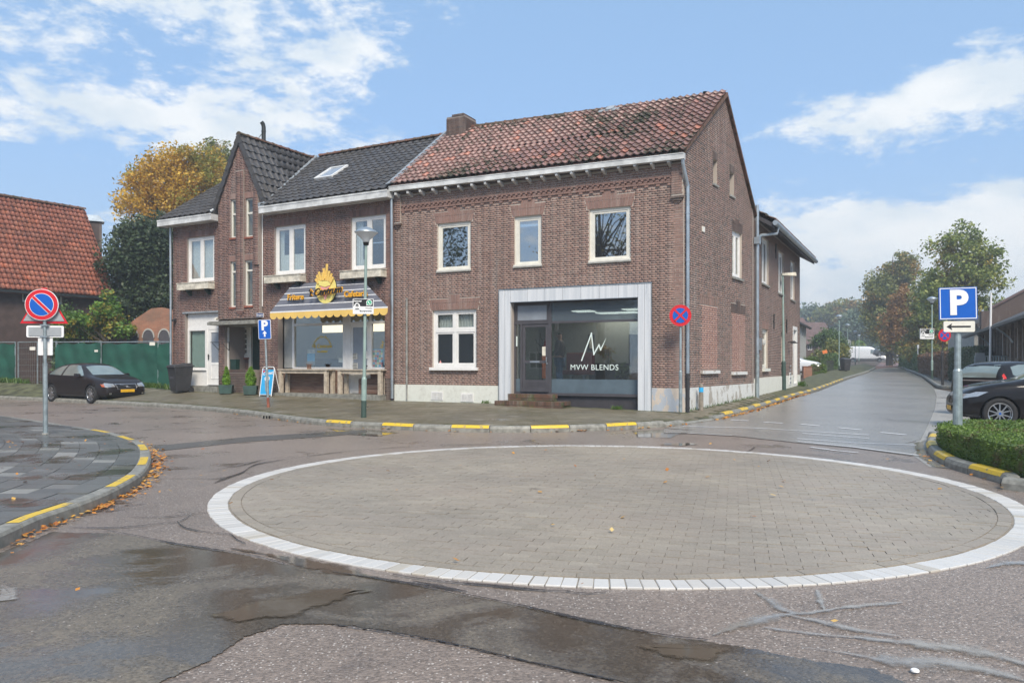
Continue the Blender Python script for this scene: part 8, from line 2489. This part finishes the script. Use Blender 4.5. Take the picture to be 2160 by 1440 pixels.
tufts('weeds',[MAIN.pt(MAIN.u(1298),-.1).xy,MAIN.pt(MAIN.u(1310),-.1).xy],120,.07,'grass_blades',walk_z,spread=.05)
tufts('weeds',[ANNEX.pt(UA-.9,-.1).xy,ANNEX.pt(UA,-.1).xy],160,.14,'grass_blades',walk_z,spread=.08)
tufts('weeds',[GABLE.pt(.2,-.06).xy,GABLE.pt(6,-.06).xy],260,.06,'grass_blades',walk_z,spread=.03)
# fallen leaves
def fallen(name,pts,n,size,zf,spread,seed=5,side=0.0):
    g=np.random.default_rng(seed);V=[];pts=[Vector(p)for p in pts];L=arclen(pts)
    for k in range(n):
        p,d=point_on(pts,L,g.random()*L[-1]);nrm=Vector((-d.y,d.x));o=(abs(g.normal())*spread if side else g.normal()*spread)*(side or 1);q=p+nrm*o;z=zf(q.x,q.y)+.012+g.random()*.022
        a=g.random()*6.28;s_=size*(.5+g.random());A=Vector((math.cos(a),math.sin(a),g.normal()*.25))*s_/2;B=Vector((-math.sin(a),math.cos(a),g.normal()*.25))*s_*.36;c_=Vector((q.x,q.y,z));V+=[tuple(c_-A),tuple(c_+B),tuple(c_+A),tuple(c_-B)]
    return leaves(name,np.array(V),'leaf_fallen',kind='stuff')
lk_=[p for p in lc if 5.0<p.y<16]
fallen('fallen_leaves',[p for p in lc if 7<p.y<14.0],380,.055,gz,.11,side=-1.0)
fallen('fallen_leaves',[p for p in lc if 5<p.y<8],130,.05,gz,.06,6,side=-1.0)
fallen('fallen_leaves',[(-4.3,6),(-6.5,11),(-9,13)],90,.05,lambda x,y:.112,1.2,7)
fallen('fallen_leaves',[p for p in kc if p.x>-9 and p.y<30],110,.07,gz,.05,8,side=-1.0)
fallen('fallen_leaves',[p for p in kc if 19<p.y<32 and p.x>5],320,.08,gz,.07,9,side=-1.0)
fallen('fallen_leaves',[p for p in rk if p.y<13],50,.05,gz,.08,10,side=-1.0)
fallen('fallen_leaves',[(-3,3.5),(3.5,9),(-1,13),(5,12),(5,4.5)],46,.05,lambda x,y:.012,2.0,12)
# litter and a gully
t=empty('gully_grate',(*G(571,883),.0),0,'dark gully grate set into the kerb before the leaning parking sign','drain');T=TR(*G(571,883),0,math.atan2(-1,4));MB().box(-.22,.22,-.05,.12,0,.09).build('housing','kerb_stone',t,T)
for k in range(5):MB().box(-.19+k*.08,-.14+k*.08,-.056,-.05,.01,.08).build('slot','dark_gap',t,T)
t=empty('litter',(*G(1930,1420),.0),0,'flat white bottle cap lying on the wet asphalt at lower right','litter');MB().lathe([(0,.022),(.014,.022),(.018,.019),(.019,.012),(0,.012)],seg=20).build('cap','sign_white',t,TR(*G(1930,1420),0))
# low wall, railing, houses of the far left side
Y=50;s=Y/F;t=empty('low_brick_wall',at(1704,790,Y),0,'low orange brown brick wall in front of the white hatchback','wall');MB().box(at(1695,0,Y).x,at(1713,0,Y).x,Y,Y+.25,.5,CZ-5*s).box(at(1694,0,Y).x,at(1714,0,Y).x,Y-.03,Y+.28,CZ-5*s,CZ-4*s).build('masonry','brick_orange',t)
Y=60;s=Y/F;t=empty('railing',at(1748,780,Y),0,'short black garden railing beside the clipped hedge','railing');xa,xb=at(1740,0,Y).x,at(1757,0,Y).x
MB().box(xa,xb,Y-.02,Y+.02,CZ+7*s-.04,CZ+7*s).box(xa,xb,Y-.02,Y+.02,.8,.84).build('rail','black_plastic',t)
for k in range(7):x=xa+(xb-xa)*k/6;MB().box(x-.025,x+.025,Y-.02,Y+.02,.6,CZ+8*s).build('bar','black_plastic',t)
dst=Vector((780/1640,1.0)).normalized()
w0=Vector(((1690-HX)/F*62,62));WH=Wall(w0-dst*6,dst)
box_house('white_house','white rendered house just beyond the rear wing',WH,10.5,8,.5,WH.z(1696,684),WH.z(1696,684)+2.6,'plaster_grey','tile_grey',[(WH.u(1692),WH.u(1695),WH.z(1694,711),WH.z(1694,687),'white_paint'),(WH.u(1696.5),WH.u(1699),WH.z(1698,712),WH.z(1698,690),'white_paint')],cat='house')
for(px0,px1,Y,py0,py1,lb)in((1694,1728,98,722,669,'brown roofed house beyond the white house'),(1722,1773,112,738,679,'brown gabled house behind the broad garden shrub')):
    W_=Wall(((px0-HX)/F*Y,Y),(1,.12));L=(px1-px0)*Y/F;box_house('brick_house',lb,W_,L,9,1.2,CZ+(HY-py0)*Y/F,CZ+(HY-py1)*(Y+4)/F,'wall_darkbrown','roof_brown' if 'roof_brown' in MATS else(plain('roof_brown',(.13,.085,.08),.8,var=.2,nscale=2)and 'roof_brown'),
              [(L*.3,L*.62,CZ+(HY-py0-16)*Y/F,CZ+(HY-py0-3)*Y/F,'white_paint')])
Y=66;t=empty('notice_board',at(1740,742,Y),0,'tilted orange notice board in a far garden','sign');T=Matrix.Translation(at(1740,742,Y))@Matrix.Rotation(rad(-14),4,'Y');MB().box(-.2,.2,0,.03,-.14,.14).build('board','orange',t,T);MB().tube([(0,.03,0),(0,.03,-1.3)],.02,6).build('post','dark_metal',t,T)
Y=84;t=empty('road_sign',at(1791,776,Y),0,'grey back of a round sign with orange plate beside the second far lamp','road sign');s=Y/F;T=Matrix.Translation(at(1789,776,Y));MB().tube([(0,0,0),(0,0,3.0)],.03,8).build('pole','galvanised',t,T);MB().prism(disc_(.32,20),0,.02).build('sign_back','sign_back',t,T@Matrix.Translation((0,-.05,2.75)));MB().box(-.14,.14,-.06,-.04,2.05,2.25).build('small_plate','orange',t,T)
p=at(1783,783,60.5);wheelie((p.x,p.y,p.z),rad(10),'dark wheelie bin standing beside the nearest far street lamp')
Y=70;t=empty('marker_post',at(1936,768,Y),0,'slim white marker post with pale head in front of the far hedge','post');MB().tube([(0,0,0),(0,0,1.6)],.035,8).box(-.06,.1,-.03,.03,1.45,1.75).build('post','sign_white',t,Matrix.Translation(at(1936,768,Y)))

# school like building at the right
dS=Vector((785/1640,1.0)).normalized();z_e=3.35
near=Vector(((2160-HX)/F*32.5,32.5));LS=17.6;SW=Wall(near+dS*LS,-dS)  # seen from the street its left end is the far one
far_=near+dS*LS;off0=6.0
SW=Wall(far_,-dS);LT=LS+off0
wins=[]
plain('stone_brown',(.21,.17,.135),.9,var=.16,nscale=5,bmp=.2)
for px0,px1 in((2098,2106),(2110,2118),(2126,2136),(2141,2151),(2084,2090),(2158,2172)):
    a,b_=SW.u(px0),SW.u(px1);wins.append((a,b_,SW.z((px0+px1)/2,752 if px0<2140 else 755),SW.z((px0+px1)/2,700-(px0-2098)*.22),'white_paint',()))
for k,px in enumerate((2060,2066,2073)):a,b_=SW.u(px),SW.u(px+4.5);wins.append((a,b_,SW.z(px+2,736),SW.z(px+2,706),'white_paint',()))
sb_=box_house('hall','low stone coloured hall with tall white windows and dark roof at the right edge',SW,LT,9,.4,z_e+.15,z_e+2.3,'stone_brown','tile_grey',wins,over=.7,cat='building')
for px in(2094,2108,2122,2138,2154):
    a=SW.u(px);MB().box(a-.12,a+.12,-.12,0,.3,z_e).build('pilaster','stone_brown',sb_,SW.M)
for px in(2096,2146):a=SW.u(px);MB().tube([(a,-.78,z_e-.35),(a-.1,-.3,z_e-.75),(a-.1,-.16,z_e-1.0)],.04,6).build('downpipe','zinc',sb_,SW.M)
Yh=47.0;hw=Wall(((2070-HX)/F*Yh,Yh),(1,-.30))
hz=lambda px,py:hw.z(px,py);hu=hw.u
t=empty('hall_gable',hw.pt(3,0,1),0,'tall brown brick gable wall rising behind the low hall','wall')
MB().prism([(hu(2070),.3),(hu(2215),.3),(hu(2215),hz(2215,585)),(hu(2160),hz(2160,612)),(hu(2089),hz(2089,652)),(hu(2089),hz(2089,655)),(hu(2070),hz(2070,656))],0,.4).build('masonry','brick_chimney',t,hw.M)
MB().prism([(hu(2089),hz(2089,652)+.0),(hu(2215),hz(2215,585)),(hu(2215),hz(2215,583)+.05),(hu(2089),hz(2089,650)+.05)],-.1,.5).build('coping','roof_brown',t,hw.M)
Yh=50;hw2=Wall(((2012-HX)/F*Yh,Yh),(1,0));hu,hz=hw2.u,hw2.z
t=empty('hall_wing',hw2.pt(1,0,1),0,'pale end wing with overhanging dark roof left of the hall gable','building')
MB().box(hu(2055),hu(2076),0,3,.4,hz(2065,690)).build('wall','plaster_grey',t,hw2.M)
MB().prism([(hu(2047),hz(2047,692)),(hu(2082),hz(2082,672)),(hu(2082),hz(2082,664)),(hu(2044),hz(2044,684))],-.8,3).build('roof','tile_grey',t,hw2.M)
Y=36;s=Y/F;t=empty('flagpole',at(2089,790,Y),0,'tall white flagpole in front of the hall','pole');MB().tube([(0,0,0),(0,0,178*s)],[.055,.04],10).build('pole','sign_white',t,Matrix.Translation(at(2088,795,Y))@Matrix.Rotation(rad(.8),4,'Y'))
Y=37;t=empty('railing',at(2100,790,Y),0,'grey steel railing on the low wall before the hall','railing');s=Y/F;xa,xb=at(2056,0,Y).x,at(2175,0,Y).x
MB().box(xa,xb,Y-.03,Y+.03,CZ+18*s-.05,CZ+18*s).box(xa,xb,Y-.02,Y+.02,CZ-12*s,CZ-12*s+.04).build('rail','galvanised',t)
for k in range(22):x=xa+(xb-xa)*k/21;MB().box(x-.02,x+.02,Y-.02,Y+.02,CZ-30*s,CZ+17*s).build('bar','galvanised',t)
MB().box(xa-.0,xa+.45,Y-.06,Y-.04,CZ-10*s,CZ+24*s).build('panel','sign_back',t)
Y=36;s=Y/F;t=empty('low_wall',at(2060,815,Y),0,'low concrete wall between the green hedge and the parking bays','wall');MB().box(at(2022,0,Y).x,at(2230,0,Y).x,Y,Y+.3,.1,CZ-34*s).box(at(2020,0,Y).x,at(2230,0,Y).x,Y-.04,Y+.34,CZ-34*s,CZ-31*s).build('masonry','concrete',t)

# the near side of the junction, seen mirrored in the windows
MW=Wall((-27,-9),(-.5,.86));box_house('white_house','white gabled house behind the viewer, mirrored in the shop window',MW,16,9,0,5.2,9.0,'plaster_grey','tile_grey',[(2,3.2,1,2.4,'white_paint'),(7,8.2,1,2.4,'white_paint')])
for k,(x,y,h,lb,mt,n)in enumerate(((-35,6,16,'broad dark tree behind the viewer, mirrored in the left upper window','leaf_conifer',9000),(-24,-3,16,'thin leaved tree behind the viewer, mirrored in the right upper window','leaf_autumn',1800))):
    g=np.random.default_rng(50+k);t=empty('tree',(x,y,0),0,lb,'tree');cs=[]
    mb=MB().tube([(x,y,0),(x+.2,y,h*.4),(x,y,h*.95)],[.35,.25,.03],8)
    for j in range(90):
        d=g.normal(size=3);d/=np.linalg.norm(d);e=Vector((x+d[0]*5*g.random()**.5,y+d[1]*4,h*.62+d[2]*h*.34));cs.append(tuple(e));st=Vector((x,y,h*(.25+.4*g.random())));mb.tube([st,st.lerp(e,.55)+Vector((0,0,.5)),e],[.09,.05,.015],4,False)
    mb.build('trunk','bark',t);V,L=leaf_cloud(cs,n,1.1,.28,seed=60+k);leaves('crown',V,mt,t)

# damp air over the whole place
m=bpy.data.materials.new('haze');m.use_nodes=True;nt=m.node_tree;nt.nodes.clear();MATS['haze']=m
out=nd(nt,'ShaderNodeOutputMaterial');pv_=nd(nt,'ShaderNodeVolumePrincipled');pv_.inputs['Color'].default_value=(.86,.92,.96,1);pv_.inputs['Density'].default_value=.0019;pv_.inputs['Anisotropy'].default_value=.2
nt.links.new(pv_.outputs[0],out.inputs['Volume'])
MB().box(-245,245,-65,425,-1.1,30).build('haze','haze',None,kind='stuff')
